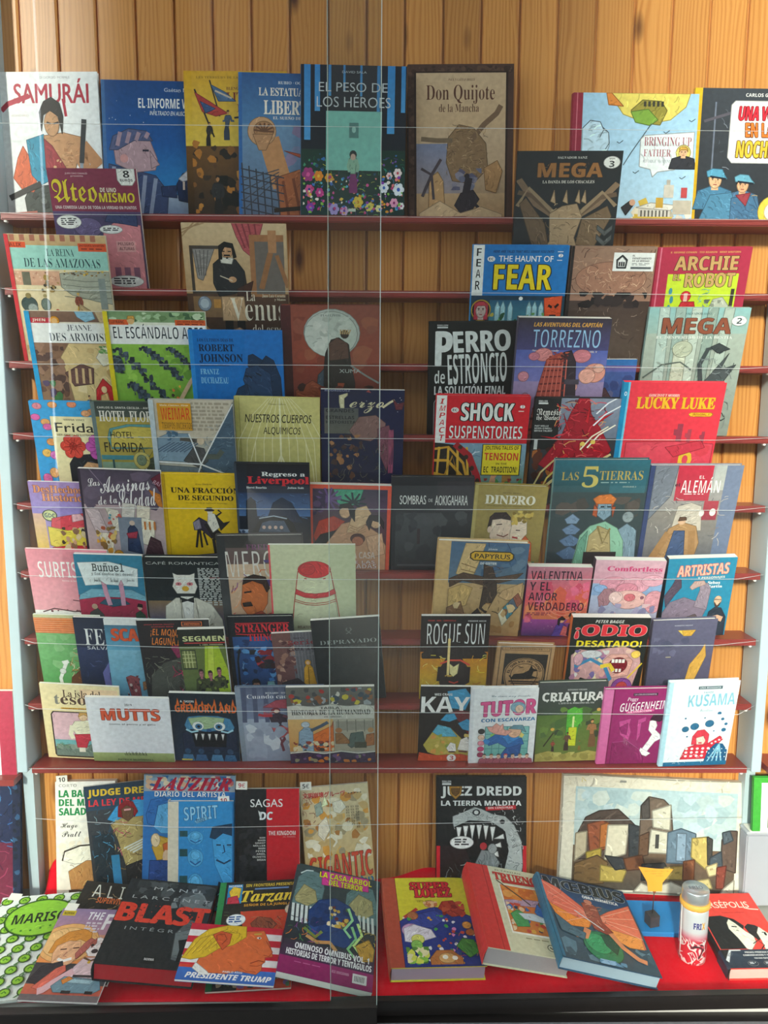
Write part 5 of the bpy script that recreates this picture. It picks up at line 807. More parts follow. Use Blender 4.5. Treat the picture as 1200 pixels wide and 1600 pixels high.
B('bunuel', 'teal comic of a big crimson car with two legs sticking up before a white screen', '3a7c98', '2f6f8c', 'p', 'g',
  r(0, 0, 1, .5, '3a86a4', '3a7e9c'), r(0, .5, 1, .8, 'a03050', '8a2440'), r(0, .8, 1, 1, '5a1c30', '3c1a28'), p([(.04, .1), (.5, .08), (.92, .16), (.9, .38), (.4, .36), (.12, .38)], 'e4eeee'), t('Buñuel', .25, .1, .72, .2, '3f4a4c', 'mo', .02), t('y los sueños del deseo', .23, .215, .84, .255, '3f4a4c', 'mo', .01), t('Fermín Solís', .26, .28, .36, .33, '3a4448', 'sc'), t('Luis Buñuel', .5, .28, .62, .33, '3a4448', 'sc'), t('Javier Solo', .74, .28, .86, .33, '3a4448', 'sc'), p([(.02, .5), (.2, .42), (.8, .42), (1, .5), (1, .56), (0, .56)], '7ab0c4'), p([(.0, .56), (.3, .52), (.7, .52), (1, .56), (1, .8), (0, .82)], 'a82c4c'), p([(.3, .6), (.4, .54), (.66, .54), (.76, .6), (.5, .64)], '2f5a70'), l([(.46, .62), (.42, .48), (.4, .36)], .05, 'cf9ab0'), l([(.66, .62), (.66, .46), (.65, .36)], .05, 'cf9ab0'), p([(.37, .37), (.36, .32), (.43, .36)], 'd8a8b8'), p([(.62, .36), (.66, .3), (.69, .36)], 'd8a8b8'), p([(.12, .98), (.14, .72), (.26, .66), (.34, .74), (.4, .96)], '4a4a4a'), e(.22, .64, .045, 'b89a84', .035), p([(.82, .96), (.83, .72), (.9, .68), (.97, .74), (.98, .96)], '2c4a34'), e(.9, .64, .035, 'c8a08a', .035), p([(.86, .63), (.88, .59), (.94, .6), (.94, .64)], '2a2020'), b(8, .3, .86, .9, .98, .02, .05, '2a1a24 6a2a40', 4))
B('cafe', 'black album of a white bear-headed man in a pale suit and bow tie', '22272a', '30343a', 'h', 'g',
  r(0, 0, 1, .68, '23282b', '2a2f33'), r(0, .66, 1, 1, '8a7050', '2a4a8a'), t('CAFÉ ROMÁNTICA', .03, .06, .94, .115, 'b8bcb8', '', 0), b(24, .05, .14, .5, .6, .02, .05, '2f3538 1c2022', 3, 'k'), lines(22, .66, .17, .99, .72, 'c8ccc8', 4), lines(1, .8, .32, .98, .335, 'b04a4a', 6), p([(.36, .36), (.35, .25), (.4, .28), (.56, .28), (.62, .25), (.61, .36), (.64, .46), (.6, .56), (.38, .56), (.33, .46)], 'e9e6dc'), p([(.18, .98), (.22, .72), (.36, .62), (.62, .62), (.8, .7), (.92, .86), (.94, 1), (.2, 1)], 'dedaca'), p([(.42, .6), (.58, .6), (.54, .98), (.46, .98)], 'eeece4'), p([(.41, .61), (.5, .64), (.58, .61), (.58, .68), (.5, .655), (.41, .68)], '1d1f22'), e(.41, .42, .04, 'd8848a', .028), e(.55, .42, .04, 'd8848a', .028), e(.41, .42, .014, '5a2a30', .01), e(.55, .42, .014, '5a2a30', .01), e(.49, .49, .045, 'd8a83a', .04), l([(.42, .64), (.4, .98)], .01, 'a8a494'), l([(.6, .64), (.64, .98)], .01, 'a8a494'), l([(.66, .95), (.8, .9)], .012, '9a9684'))
B('mercury', 'plastic-wrapped grey cover of a moustached man painted in orange under distressed capitals', '4a4648', '3a3638', 'h', 'w',
  r(0, 0, 1, .15, '3a3838', '44403f'), r(0, .15, 1, 1, '6a5a58', '8a5a50'), r(0, 0, .1, 1, '36373a', '45474a'), r(.1, .35, .62, 1, 'd8bca0', 'c89a78'), t('FREDDIE', .34, .11, .78, .175, '7f4f74', 'sb'), t('MERCURY', .09, .19, 1.05, .5, 'e4e0d8', 'bd', -.035), b(60, .12, .42, .95, .98, .03, .08, 'd86a3a e8a070 c03a34 8a4a8a e0c0a8 7a3a30', 5, 'k'), b(20, .5, .3, .95, .6, .04, .09, '7a4a9a a05aa8 5a4a8a', 6), p([(.24, .7), (.26, .58), (.36, .5), (.5, .52), (.56, .62), (.54, .76), (.44, .86), (.3, .86), (.24, .8), (.22, .76)], 'cf7038'), p([(.26, .58), (.28, .51), (.4, .47), (.54, .5), (.58, .62), (.54, .66), (.5, .58), (.38, .54)], '3a2620'), p([(.24, .755), (.34, .745), (.36, .78), (.25, .785)], '2c1c18'), l([(.27, .66), (.36, .65)], .016, '2c1c18'), p([(.3, .86), (.46, .82), (.62, .9), (.7, 1), (.26, 1)], 'a8442c'))
B('cone', 'pale sage cover of a red-banded white lamp cone drawn in thin red line', 'ccd2a8', 'b8c098', 'p', 'm',
  r(0, 0, 1, 1, 'cfd4ac', 'c8cda4'), r(0, 0, .02, 1, 'e8505a'), p([(.33, .27), (.71, .27), (.82, 1), (.2, 1)], 'd6dab4'), l([(.33, .27), (.27, .62), (.22, 1)], .008, 'b03a34'), l([(.71, .27), (.78, .62), (.84, 1)], .008, 'b03a34'), e(.52, .255, .19, 'd8242c', .088), e(.44, .25, .09, 'c92028', .06), p([(.3, .46), (.4, .5), (.52, .51), (.66, .495), (.75, .455), (.765, .505), (.66, .545), (.52, .56), (.4, .55), (.285, .51)], 'd0303a'), l([(.28, .57), (.4, .605), (.52, .615), (.66, .6), (.77, .565)], .007, 'b03a34'), l([(.277, .59), (.4, .625), (.52, .635), (.66, .62), (.776, .585)], .007, 'b03a34'), l([(.4, .345), (.43, .35)], .01, 'b03a34'), l([(.62, .35), (.65, .345)], .01, 'b03a34'), t('RELATOS DE CAZA', .3, .86, .62, .89, '6a4a40', 'bd'))
B('papyrus', 'tan album of a flying eagle and stone columns under a yellow oval title', 'd0ae78', 'c8a468', 'h', 'g',
  r(0, 0, 1, 1, '4a6a8a', '7a8a8c'), r(0, 0, .14, 1, 'd8b47c', 'cca668'), r(.14, .55, 1, 1, 'c8a878', 'b8905c'), p([(.3, .02), (.52, .02), (.46, .3), (.4, .5), (.22, .44)], 'd8b880'), *[l([(.27 + .0 * k, .3 + .08 * k), (.44, .36 + .06 * k)], .01, '8a6a40') for k in range(3)], p([(.55, .0), (.75, 0), (.9, .3), (.6, .4)], '4c6a8c'), b(20, .5, .05, .98, .5, .05, .1, '56748f 43627f 688298', 3), t('JOAN', .55, .085, .65, .11, 'd8dce0', 'bd'), p([(.36, .16), (.4, .125), (.8, .125), (.84, .16), (.84, .22), (.8, .255), (.4, .255), (.36, .22)], '2a2a20'), p([(.37, .165), (.405, .135), (.795, .135), (.83, .165), (.83, .215), (.795, .245), (.405, .245), (.37, .215)], 'e0b030'), t('PAPYRUS', .41, .16, .8, .225, '2c2818', '', .02), t('DE GIETER', .48, .275, .66, .305, 'e8ecec', 'bd'),
  p([(.15, .5), (.3, .42), (.5, .46), (.62, .5), (.6, .58), (.3, .52), (.16, .6)], '5a4434'), p([(.52, .3), (.62, .34), (.68, .5), (.7, .66), (.6, .84), (.52, .8), (.54, .6)], '4a3a30'), p([(.62, .48), (.8, .44), (.97, .4), (.9, .48), (.7, .54)], '5f4a3a'), b(30, .5, .32, .74, .84, .02, .05, '6a5444 33281f 7f6650', 5, 'k'), p([(.42, .86), (.5, .8), (.58, .88), (.46, .92)], '3a2c24'), p([(.15, .62), (.3, .56), (.42, .6), (.36, .78), (.16, .8)], 'd0ac6c'), p([(.15, .8), (.3, .74), (.36, .86), (.2, .96), (.15, .95)], '8a6444'), p([(.76, .62), (.98, .52), (.98, .68), (.82, .72), (.72, .68)], 'cda878'), *[p([(.74 + .05 * k, .84 - .05 * k), (.79 + .05 * k, .79 - .05 * k), (.86 + .05 * k, .88 - .05 * k), (.8 + .05 * k, .93 - .05 * k)], c) for k, c in enumerate(('e0d8b8', '4a8a9a', '5a6a7a', 'a0604a'))], b(26, .2, .75, .95, .98, .03, .06, 'c8a470 a87c48 dcc090 8a6440', 7))
B('valentina', 'thick pink and orange paperback of an embracing couple under dark stacked capitals', 'd85a72', '8a3a8a', 'p', 's',
  r(0, 0, 1, .45, 'b87a8a', 'e0586a'), r(0, .45, 1, .75, 'e8606a', 'd87a4a'), r(0, .75, 1, 1, 'a04a96', '4a2c66'), b(26, .02, .08, .98, .8, .08, .16, 'e07080 d8604a e88a5a d0506a e46a8a', 3), b(60, .02, .02, .98, .9, .003, .007, 'f0d0b0 f0b0b0', 4), *[l([(.62 + (.2 + .07 * j) * math.cos(k * .35), .5 + (.14 + .05 * j) * math.sin(k * .35)) for k in range(12)], .008, 'e89a80') for j in range(3)], t('VALENTINA', .05, .055, .86, .18, '3c2434', 'bd', -.01), t('Y EL', .05, .21, .38, .33, '3c2434', 'bd', -.01), t('AMOR', .05, .36, .5, .475, '3c2434', 'bd', -.01), t('VERDADERO', .05, .5, .94, .62, '55182e', 'bd', -.01), lines(2, .05, .65, .45, .7, '8a3a4a', 3), p([(.5, .96), (.54, .84), (.62, .79), (.7, .84), (.7, 1), (.48, 1)], '5a3f9a'), p([(.62, .98), (.66, .84), (.72, .86), (.74, 1)], 'd8686a'), e(.62, .76, .045, 'e0a884', .04), p([(.56, .82), (.56, .74), (.62, .7), (.68, .74), (.66, .76), (.6, .76), (.59, .84)], '2a1a20'), p([(.72, .98), (.74, .82), (.84, .76), (.94, .8), (1, .96), (1, 1)], '4c1c34'), e(.78, .7, .05, 'b06a50', .04), p([(.72, .7), (.74, .65), (.82, .64), (.85, .7), (.8, .69)], '1f1418'))
B('comfort', 'thick pale pink paperback of a reclining pink creature under rose slab lettering', 'd7a6b4', '4a2a3a', 'p', 'g',
  r(0, 0, 1, .42, 'd9aebb', 'd89cae'), r(0, .42, 1, .6, '9ab4d8', '86a4cc'), r(0, .6, 1, 1, 'a8b4d0', 'b8a8bc'), t('Comfortless', .18, .11, .96, .2, 'd0487a', 'sb', .03), t('Miguel Vila', .68, .21, .96, .235, '8a5a72', 'sb', .015), *[e(x, y, s, c, s * .6) for x, y, s, c in ((.3, .42, .2, 'dc96a8'), (.6, .44, .22, 'e0a0b0'), (.85, .36, .16, 'e4a8b8'), (.5, .5, .16, 'd88a9c'), (.12, .5, .1, '8fb0dc'))], p([(.1, .62), (.18, .5), (.32, .5), (.34, .58), (.26, .72), (.14, .74)], 'a87a84'), e(.55, .64, .26, 'e6b4ae', .12), e(.36, .62, .1, 'e8c4c0', .08), e(.56, .62, .08, 'd8707a', .05), e(.74, .62, .03, '8a5a6a'), e(.92, .66, .14, 'dc9aa4', .14), b(16, .1, .7, .95, .98, .04, .08, 'c89aa8 a8a0c0 e0bcc0 8a86a8', 5))
B('artristas', 'teal thick paperback of a flexed tattooed arm and a bald man in black', '2a86a6', '2a3040', 'p', 'g',
  r(0, 0, 1, 1, '2b8aac', '2785a6'), t('ARTRISTAS', .15, .1, .9, .28, 'f0b8a0', 'bd', .012, .1, 4, ol='b83a4a', ow=.02), t('Y PERSONAJES', .46, .3, .86, .34, 'e8e0d0', 'bd', 0, 0, 2), t('Sebas', .62, .375, .8, .42, 'eef2f2', 'sb', .02), t('Martín', .6, .435, .84, .475, 'eef2f2', 'sb', .02), p([(0, .58), (.1, .42), (.14, .32), (.22, .34), (.24, .46), (.16, .56), (.04, .72)], '5a4a5c'), p([(0, .78), (.1, .66), (.3, .6), (.5, .66), (.66, .74), (.6, .86), (.4, .84), (.2, .9), (0, 1)], '8a7a8c'), p([(.46, .72), (.52, .5), (.5, .4), (.62, .4), (.68, .5), (.66, .76)], '9a8a98'), p([(.36, .46), (.42, .37), (.56, .36), (.6, .42), (.48, .46), (.4, .5)], 'c0a098'), b(30, .05, .62, .64, .86, .015, .03, '6a5a70 a898a8 4f4458', 4, 'k'), p([(.28, .98), (.34, .84), (.5, .8), (.6, .88), (.62, 1)], '6a5a5c'), p([(.66, .98), (.7, .78), (.78, .73), (.88, .74), (.97, .84), (.98, 1)], '2c3442'), e(.81, .65, .055, 'e0b898', .06), p([(.765, .67), (.81, .72), (.855, .67), (.84, .715), (.81, .735), (.78, .715)], '5a4034'), l([(.76, .64), (.86, .64)], .008, '2a2420'), l([(.72, .86), (.84, .84), (.92, .86)], .05, 'd8ac8c'))

# ---- eighth shelf
B('green', 'green comic with an orange striped band and a shaggy brown beast', '6aa860', '5a9a54', 'p', 'g',
  r(0, 0, 1, .08, 'c8c89a'), r(0, .04, 1, .24, 'e07a3a', 'd8703a'), *[r(0, .05 + .028 * k, 1, .06 + .028 * k, 'e8a070') for k in range(7)], r(0, .24, 1, 1, '7ab474', '4f9a54'), b(20, .02, .26, .98, .7, .06, .14, '86bc80 6aa868 72b070', 3), b(70, .45, .42, .99, .99, .03, .07, '5a4030 8a5a34 2c2420 c09a60 d8d0b0 3c2c22', 5, 'k'), p([(.4, .99), (.45, .8), (.6, .7), (.9, .75), (1, .9), (1, 1)], '6a3f24'), b(40, .42, .7, .98, .98, .03, .06, '8f5c2c 4a2c1c b07a3c', 6, 'k'), e(.66, .78, .05, 'e0a02c'), e(.62, .76, .02, '2a1a14'), *[l([(.3, .98), (.28, .8), (.36, .68), (.4, .62)], .035, 'e8ece4'), l([(.34, .62), (.44, .6)], .04, 'e8ece4'), e(.33, .72, .05, 'dfe4dc')], b(14, .1, .86, .4, .99, .02, .04, 'c86a5a d8d0c0 4a3a34', 8))
B('ferals', 'navy comic with tall white serif capitals over a coiled violet shape', '232c44', '1c2438', 'p', 'g',
  r(0, 0, 1, .5, '242c42', '222c48'), r(0, .5, 1, 1, '26345c', '141a2c'), t('FERALS', .15, .19, 1.1, .46, 'e8eaea', 'sb', -.01), t('SALVAJES', .17, .48, .7, .54, 'd8dce0', 'bd', -.02), l([(.45, .98), (.42, .8), (.5, .72), (.62, .76), (.62, .9), (.5, .96)], .07, '6a6aa8'), b(20, .1, .55, .98, .98, .03, .07, '2f3f6c 1c2440 4a5488', 4, 'k'))
B('scar', 'pale blue comic of bare legs striding under chunky orange capitals', '6aa8c8', '5a98b8', 'p', 'g',
  r(0, 0, 1, .11, 'eef0ee'), t('UNIVERSO', .52, .035, .9, .07, '2a2e30', 'bd'), r(0, .1, 1, .5, '4a7a94', '6ab0d0'), r(0, .5, 1, 1, '86c0d8', '5a98b8'), t('SCAR', .1, .16, .66, .36, 'e2592a', 'bd', .03, 0, ol='8a2a14', ow=.015), b(10, .1, .45, .9, .75, .08, .14, '9accdc 7ab4cc', 3), l([(.95, .42), (.82, .62), (.72, .8), (.56, .9)], .09, '5a3c2c'), l([(.98, .5), (.9, .7), (.72, .95)], .1, '8a4a2c'), p([(.86, .38), (1, .36), (1, .62), (.84, .6)], 'c87a2c'), p([(.5, .86), (.66, .84), (.66, .9), (.5, .93)], '9a6a44'), p([(.3, .99), (.24, .82), (.32, .8), (.44, .82), (.46, .99)], '8a4048'), b(10, .24, .8, .46, .98, .02, .03, 'c8b0a8 5a2c34', 5))
B('monstruo', 'black comic of a pink and grey swamp creature under ragged orange lettering', '232024', '2a262a', 'p', 's',
  r(0, 0, 1, 1, '262024', '1d1a1e'), t('JORGE GARCÍA PIGETTY', .1, .06, .52, .08, 'c03a44', 'bd'), t('GUSTAVO RICO', .2, .095, .5, .115, 'c03a44', 'bd'), r(.62, .03, .9, .1, 'e8742c'), r(.63, .036, .89, .094, '262024'), t('ANOTHERMAN', .65, .048, .87, .082, 'e8742c', 'bd'), t('¡EL MONSTRUO', .18, .15, .82, .28, 'e8822c', 'bd', -.01, .1, -4), t('DE LA', .44, .24, .6, .28, 'e8822c', 'bd'), t('LAGUNA NEGRA', .18, .29, .8, .4, 'e8822c', 'bd', -.01, .1, -3), t('VIVE!', .44, .39, .7, .46, 'e8822c', 'bd', -.01, .1), p([(.42, .42), (.52, .4), (.6, .5), (.7, .5), (.9, .42), (.95, .5), (.7, .6), (.5, .58)], '9a2c5c'), p([(.05, .98), (.1, .78), (.3, .64), (.6, .56), (.9, .5), (.98, .62), (.8, .8), (.6, .98)], '4a4c46'), b(60, .04, .56, .9, .98, .03, .07, '6a6c60 3a3c38 8a8a78 5a5c50', 4, 'k'), b(50, .4, .62, .98, .99, .03, .07, 'd02c6a a01c4c e04a82 6a1434', 5, 'k'), e(.88, .54, .035, 'd87a2c'), l([(.6, .62), (.78, .7), (.9, .62)], .02, 'c0a890'))
B('segmentos', 'lime and black comic with pixel-style cream title and a spotlit crowd', '34402a', '2a3020', 'p', 's',
  r(0, 0, 1, .32, '23261e', '1e211a'), t('SEGMENTOS', .1, .13, 1.45, .225, 'd8dca0', 'bd', .02, 0), r(.12, .25, 1, .27, 'c03a3a'), t('L. ABEL PAKENERA', .45, .285, .95, .305, 'd0d0a0', 'bd'), r(0, .32, 1, 1, '6a7a3c', '4a5a34'), p([(.55, .32), (.85, .32), (1, .7), (1, 1), (.4, 1)], 'aac42c'), p([(.62, .32), (.74, .32), (.66, .9), (.5, .9)], 'c4d84a'), r(.02, .38, .34, .68, '3a4430'), r(.04, .4, .32, .66, '77804a'), *[l([(.04, .46 + .06 * k), (.32, .46 + .06 * k)], .012, 'c0c48a') for k in range(3)], *[l([(.1 + .07 * k, .4), (.1 + .07 * k, .66)], .01, 'c0c48a') for k in range(3)], *[head(x, y, .1, 'b0707a', '3a2c24', '3c4426') for x, y in ((.4, .68), (.6, .7), (.8, .66))], b(24, .3, .78, .98, .98, .03, .06, '2a3020 3f4a2a 6a7a34 1c2018', 5))
B('stranger', 'black-framed comic of a dark-haired head in misty blue light beneath red outlined capitals', '1b1c26', '15161c', 'h', 's',
  r(0, 0, 1, 1, '191a22'), r(.06, .28, .94, 1, '2a5a9a', '16305a'), b(40, .06, .32, .94, .98, .04, .08, '3a78c0 1c3a6c 5a9ad8 142848', 4), t('STRANGER', .12, .1, .94, .22, 'd8303a', 'sb', .01, 0), r(.12, .085, .94, .095, 'd8303a'), l([(.12, .24), (.3, .25)], .012, 'd8303a'), t('THINGS', .3, .24, .78, .34, 'd8303a', 'sb', .01), b(18, .3, .46, .86, .7, .05, .1, '8a2430 3a1c24 24262e a02c38', 7), b(20, .14, .46, .9, .9, .04, .07, '7aa8d8 10182c 5a2028', 9, 'k'), *[l([(x, .98), (x + .01, .6), (x + .05, .45)], .02, '10141f') for x in (.1, .82, .9)], p([(.5, .98), (.54, .84), (.64, .84), (.7, .98)], '7aa8b0'), head(.36, .82, .13, '9a6a58', '1c1418', '1c1c22'))
B('serie', 'small grey paperback of a child in a yellow raincoat under typewriter lettering', '6a666e', '5a4448', 'p', 's',
  r(0, 0, 1, 1, '6e6a72', '565a60'), r(0, 0, .35, 1, '7a5450', '5a383c'), b(40, .02, .1, .4, .98, .04, .08, '9a7060 6a4444 b08a78 5a3438', 3), *[l([(.4 + .06 * k, 0), (.42 + .06 * k, 1)], .008, '7f7f86') for k in range(9)], t('Berta', .4, .1, .6, .14, '2a2a30', 'mo', .01), t('Serie', .3, .16, .8, .26, '8a2430', 'mo', .03), t('Serie', .3, .29, .8, .38, '3a2a34', 'mo', .03), t('Serie', .3, .4, .8, .48, '7a767c', 'mo', .02), p([(.5, .9), (.54, .68), (.62, .6), (.7, .68), (.76, .92)], 'd09a2c'), e(.62, .6, .055, 'c89028', .045), e(.62, .605, .035, 'd8b090', .028), l([(.62, .66), (.6, .88)], .012, '8a6418'), p([(0, 1), (.1, .84), (.4, .8), (.6, .9), (1, .94), (1, 1)], '3a3036'))
B('depravado', 'black paperback leaning over, with thin spaced grey capitals and a faint crest', '1b2024', '14181c', 'p', 's',
  r(0, 0, 1, 1, '1c2226', '1a1f22'), t('DEPRAVADO', .1, .36, .93, .425, '8f9898', 'sb', -.012), l([(.52, .16), (.5, .2), (.54, .24), (.5, .27)], .012, '5a6264'), l([(.56, .16), (.58, .2), (.54, .24), (.57, .27)], .012, '5a6264'), lines(2, .3, .46, .82, .5, '4a5052', 3), b(10, .05, .5, .95, .98, .06, .12, '1f262a 20272c', 4))
B('rogue', 'comic of an armoured figure with flaming sword in yellow fire under tall white capitals', '221c1c', '1a1616', 'p', 's',
  r(0, 0, 1, .45, '1f1a1b', '2a1a16'), r(0, .42, 1, 1, 'c8781c', 'e0c02a'), t('FRAME · ABEL · CARDOSELLI', .1, .045, .5, .06, 'c83a34', 'bd'), t('PRIMER ARCO', .68, .05, .94, .065, 'd8d8d8', 'bd'), t('ROGUE SUN', .09, .085, .93, .33, 'e4e6e4', 'bd', -.03), p([(.02, .44), (.2, .34), (.5, .3), (.8, .34), (.98, .44), (.98, .5), (.02, .5)], '231c1c'), b(60, .02, .46, .98, .98, .03, .07, 'f0d83a e0a020 f4e87a c8641a e8c02c', 4, 'k'), p([(.3, .62), (.38, .5), (.5, .46), (.62, .5), (.72, .62), (.7, .78), (.62, .98), (.38, .98), (.3, .8)], '2a1c1c'), e(.51, .4, .08, '241a1c', .06), p([(.44, .56), (.5, .6), (.58, .56), (.56, .68), (.5, .72), (.45, .68)], 'f0e0a0'), l([(.3, .56), (.44, .52), (.6, .52), (.74, .58)], .02, 'e0503a'), l([(.42, .26), (.42, .7)], .025, 'f4d890'), l([(.38, .71), (.48, .71)], .02, 'c89a3c'), l([(.32, .6), (.3, .76), (.42, .74)], .07, '241818'), l([(.7, .6), (.7, .78), (.6, .82)], .07, '241818'), *[l([(.44, .78 + .06 * k), (.52, .8 + .06 * k), (.58, .78 + .06 * k)], .016, 'c83a2c') for k in range(3)], e(.44, .95, .05, '1a1414'), e(.58, .95, .05, '1a1414'))
B('ombligo', 'small kraft-brown book of a black jackal in an arch of lettering', 'b58d62', 'a67e54', 'h', 'm',
  r(0, 0, 1, 1, 'b99166', 'b0895e'), *[l([(.06, .06), (.94, .06), (.94, 1), (.06, 1), (.06, .06)], .012, '3a2e24')], r(.08, .075, .92, .16, '4a3a2c'), r(.09, .083, .91, .152, 'b58d62'), t('* * JAVIER COSTALES * *', .12, .1, .88, .13, '3a2e24', 'bd'), r(.14, .24, .9, .84, '2f2a26'), e(.52, .68, .36, 'b58d62', .34), e(.52, .68, .345, '2f2a26', .325), e(.52, .68, .335, 'b58d62', .315), e(.52, .68, .24, '3a2e24', .215), e(.52, .68, .232, 'b58d62', .207),
  *[t(ch, .52 - .285 * math.cos(math.radians(8 + 164 * i / 20)) - .02, .68 - .27 * math.sin(math.radians(8 + 164 * i / 20)) - .022, .52 - .285 * math.cos(math.radians(8 + 164 * i / 20)) + .02, .68 - .27 * math.sin(math.radians(8 + 164 * i / 20)) + .022, '2c241e', 'bd', 0, 0, 82 - 164 * i / 20) for i, ch in enumerate('EL OMBLIGO DEL MUNDO') if ch != ' '], p([(.3, .74), (.34, .68), (.5, .66), (.6, .6), (.63, .5), (.66, .56), (.76, .6), (.68, .62), (.66, .7), (.78, .73), (.6, .75), (.3, .76)], '241e1a'), l([(.3, .74), (.26, .7)], .02, '241e1a'), l([(.4, .53), (.5, .55), (.42, .56)], .014, '3a2e24'), r(.26, .78, .8, .8, '2c241e'), r(.3, .81, .76, .825, '2c241e'), r(.08, .86, .92, .9, '3a2e24'), b(14, .12, .9, .9, .99, .02, .04, '3a2e24 8a6a48', 4))
B('odio', 'thick black comic with fat red title and a screaming cartoon mouth', '22241f', 'd8702c', 'p', 's',
  r(0, 0, 1, 1, '20231f', '1d1f1c'), t('PETER BAGGE', .3, .045, .66, .1, 'e4e6e0', 'bd', -.01, .15), t('¡ODIO', .06, .13, .96, .38, 'e0303c', 'bd', .03, .05, ol='f0c8c0', ow=.012), t('DESATADO!', .09, .41, .93, .505, 'ecd81c', 'bd', .025, .05), p([(.04, .62), (.14, .54), (.3, .56), (.5, .52), (.72, .5), (.92, .56), (.96, .7), (.9, .9), (.7, 1), (.1, 1)], 'cfa0a0'), b(36, .04, .55, .6, .98, .03, .07, 'd8d4d0 4aa0c0 b07a9a e0a8a0 7a6aa0 3a3a3a e8d8b0', 5), p([(.46, .68), (.56, .6), (.76, .6), (.86, .68), (.82, .82), (.62, .84), (.5, .78)], 'e0a89c'), e(.67, .72, .12, '7a1420', .08), *[r(.58 + .045 * k, .66, .615 + .045 * k, .7, 'f4f2ea') for k in range(4)], *[r(.6 + .045 * k, .76, .63 + .045 * k, .79, 'f4f2ea') for k in range(3)], e(.88, .6, .06, 'f0c85a'), e(.78, .56, .04, 'e8c0b0'), e(.3, .6, .14, 'cfd0d4', .05), l([(.1, .74), (.3, .66), (.5, .74), (.6, .86)], .035, '3f86b0'), l([(.44, .74), (.56, .72), (.62, .78)], .04, 'e8c83a'), p([(.06, .95), (.2, .84), (.4, .88), (.5, .98)], '1c1c1e'), e(.14, .66, .06, 'd8a8b4', .07), e(.76, .92, .14, '8a4a9a', .08), e(.76, .92, .08, 'c84a4a', .05), l([(.82, .84), (.98, .7)], .014, 'e0c030'), b(30, .06, .54, .94, .98, .01, .02, '2a2024 f0e8e0 6a2a34', 7, 'k'))
B('sevenbook', 'glossy violet-grey book in clear film with yellow angular shapes and a white streak', '5c586c', '4a4658', 'h', 'w',
  r(0, 0, 1, 1, '62607a', '4a4860'), t('ROBERTO MASSÓ', .34, .085, .62, .105, 'b8b8c4', 'bd'), p([(.4, .18), (.68, .18), (.62, .28), (.5, .28)], 'd8a83c'), p([(.4, .18), (.46, .18), (.5, .28)], 'e8c45a'), p([(.86, .42), (.9, .6), (.78, .84), (.58, .98), (.66, .7), (.8, .54)], 'd0a048'), b(14, .04, .3, .6, .95, .06, .12, '565470 6a6884 50506a', 4), l([(.26, .6), (.34, .6)], .012, 'b0a88a'), b(16, .1, .84, .6, .99, .03, .06, '3a3a4a 7a7a8a', 5, 'k'))

# ---- ninth shelf
B('isla', 'cream comic of a man in red trousers standing on rocks by a pink sea sky', 'efdfae', 'e4d090', 'p', 's',
  r(0, 0, 1, 1, 'f1e2b2', 'ecd8a0'), r(.5, .05, .98, .24, 'f0d0a8'), t('La isla del', .28, .07, .76, .165, '5a4438', 'sb', 0), t('t', .165, .14, .235, .262, '8a8a80', 'sb', .01), t('esoro', .245, .165, .8, .262, '5a4438', 'sb', .01), r(.24, .305, .98, .325, 'e0a828'), t('PIRATAS GOLPE GUTIÉRREZ ISLA', .26, .308, .96, .322, '6a4418', 'bd'), p([(.1, .4), (.13, .36), (.98, .36), (.98, .98), (.13, .98), (.1, .95)], '2c2620'), p([(.115, .4), (.14, .37), (.97, .37), (.97, .97), (.14, .97), (.115, .94)], 'e0b8c0'), r(.115, .55, .97, .78, 'e4bcc4', 'd8b4c0'), r(.115, .74, .97, .84, '6fb0b4', '7ab8b8'), p([(.115, .97), (.12, .84), (.3, .8), (.46, .86), (.6, .78), (.97, .74), (.97, .97)], '74867a'), b(16, .13, .8, .95, .96, .04, .08, '8a9a8c 5f7066 96a494', 4), p([(.34, .56), (.4, .48), (.6, .46), (.68, .54), (.62, .66), (.4, .66)], 'eeeacc'), l([(.36, .54), (.33, .66), (.36, .72)], .05, 'eeeacc'), l([(.62, .52), (.68, .6), (.6, .66)], .05, 'eeeacc'), p([(.38, .66), (.64, .64), (.82, .66), (.86, .76), (.72, .72), (.56, .74), (.52, .84), (.4, .84)], 'c8384a'), e(.51, .42, .055, 'ecc8a0', .05), p([(.45, .42), (.47, .36), (.56, .36), (.58, .41), (.52, .385)], 'd8a860'), r(.42, .84, .5, .9, 'e8e4d0'), r(.76, .74, .84, .84, 'e8e4d0'), b(14, .12, .78, .3, .86, .02, .04, '4a7a4a 6a9a5a', 6, 'k'), r(.12, .96, .97, .975, '3a3024'))
B('mutts', 'white landscape book with orange hand-drawn capitals over a strip of grass', 'eef0f4', 'dfe2e8', 'p', 's',
  r(0, 0, 1, .88, 'eff1f6', 'e6e9f0'), r(0, .86, 1, 1, 'a8b87a', '7f8f58'), t('2019', .46, .09, .55, .125, '3a3a3a', '', .02), t('MUTTS', .17, .17, .87, .345, 'e8603c', 'bd', .02, .0, ol='7a2a20', ow=.02), t('como el perro y el gato', .25, .39, .81, .425, '4a4a4a', '', .01), *[l([(.4 + .014 * k, .9), (.39 + .014 * k + .01 * math.sin(k * 2.2), .87 - .03 * abs(math.sin(k * 1.3)))], .006, '3a4030') for k in range(20)], t('PATRICK McDONNELL', .3, .955, .74, .985, '3a4030', 'bd', -.01))
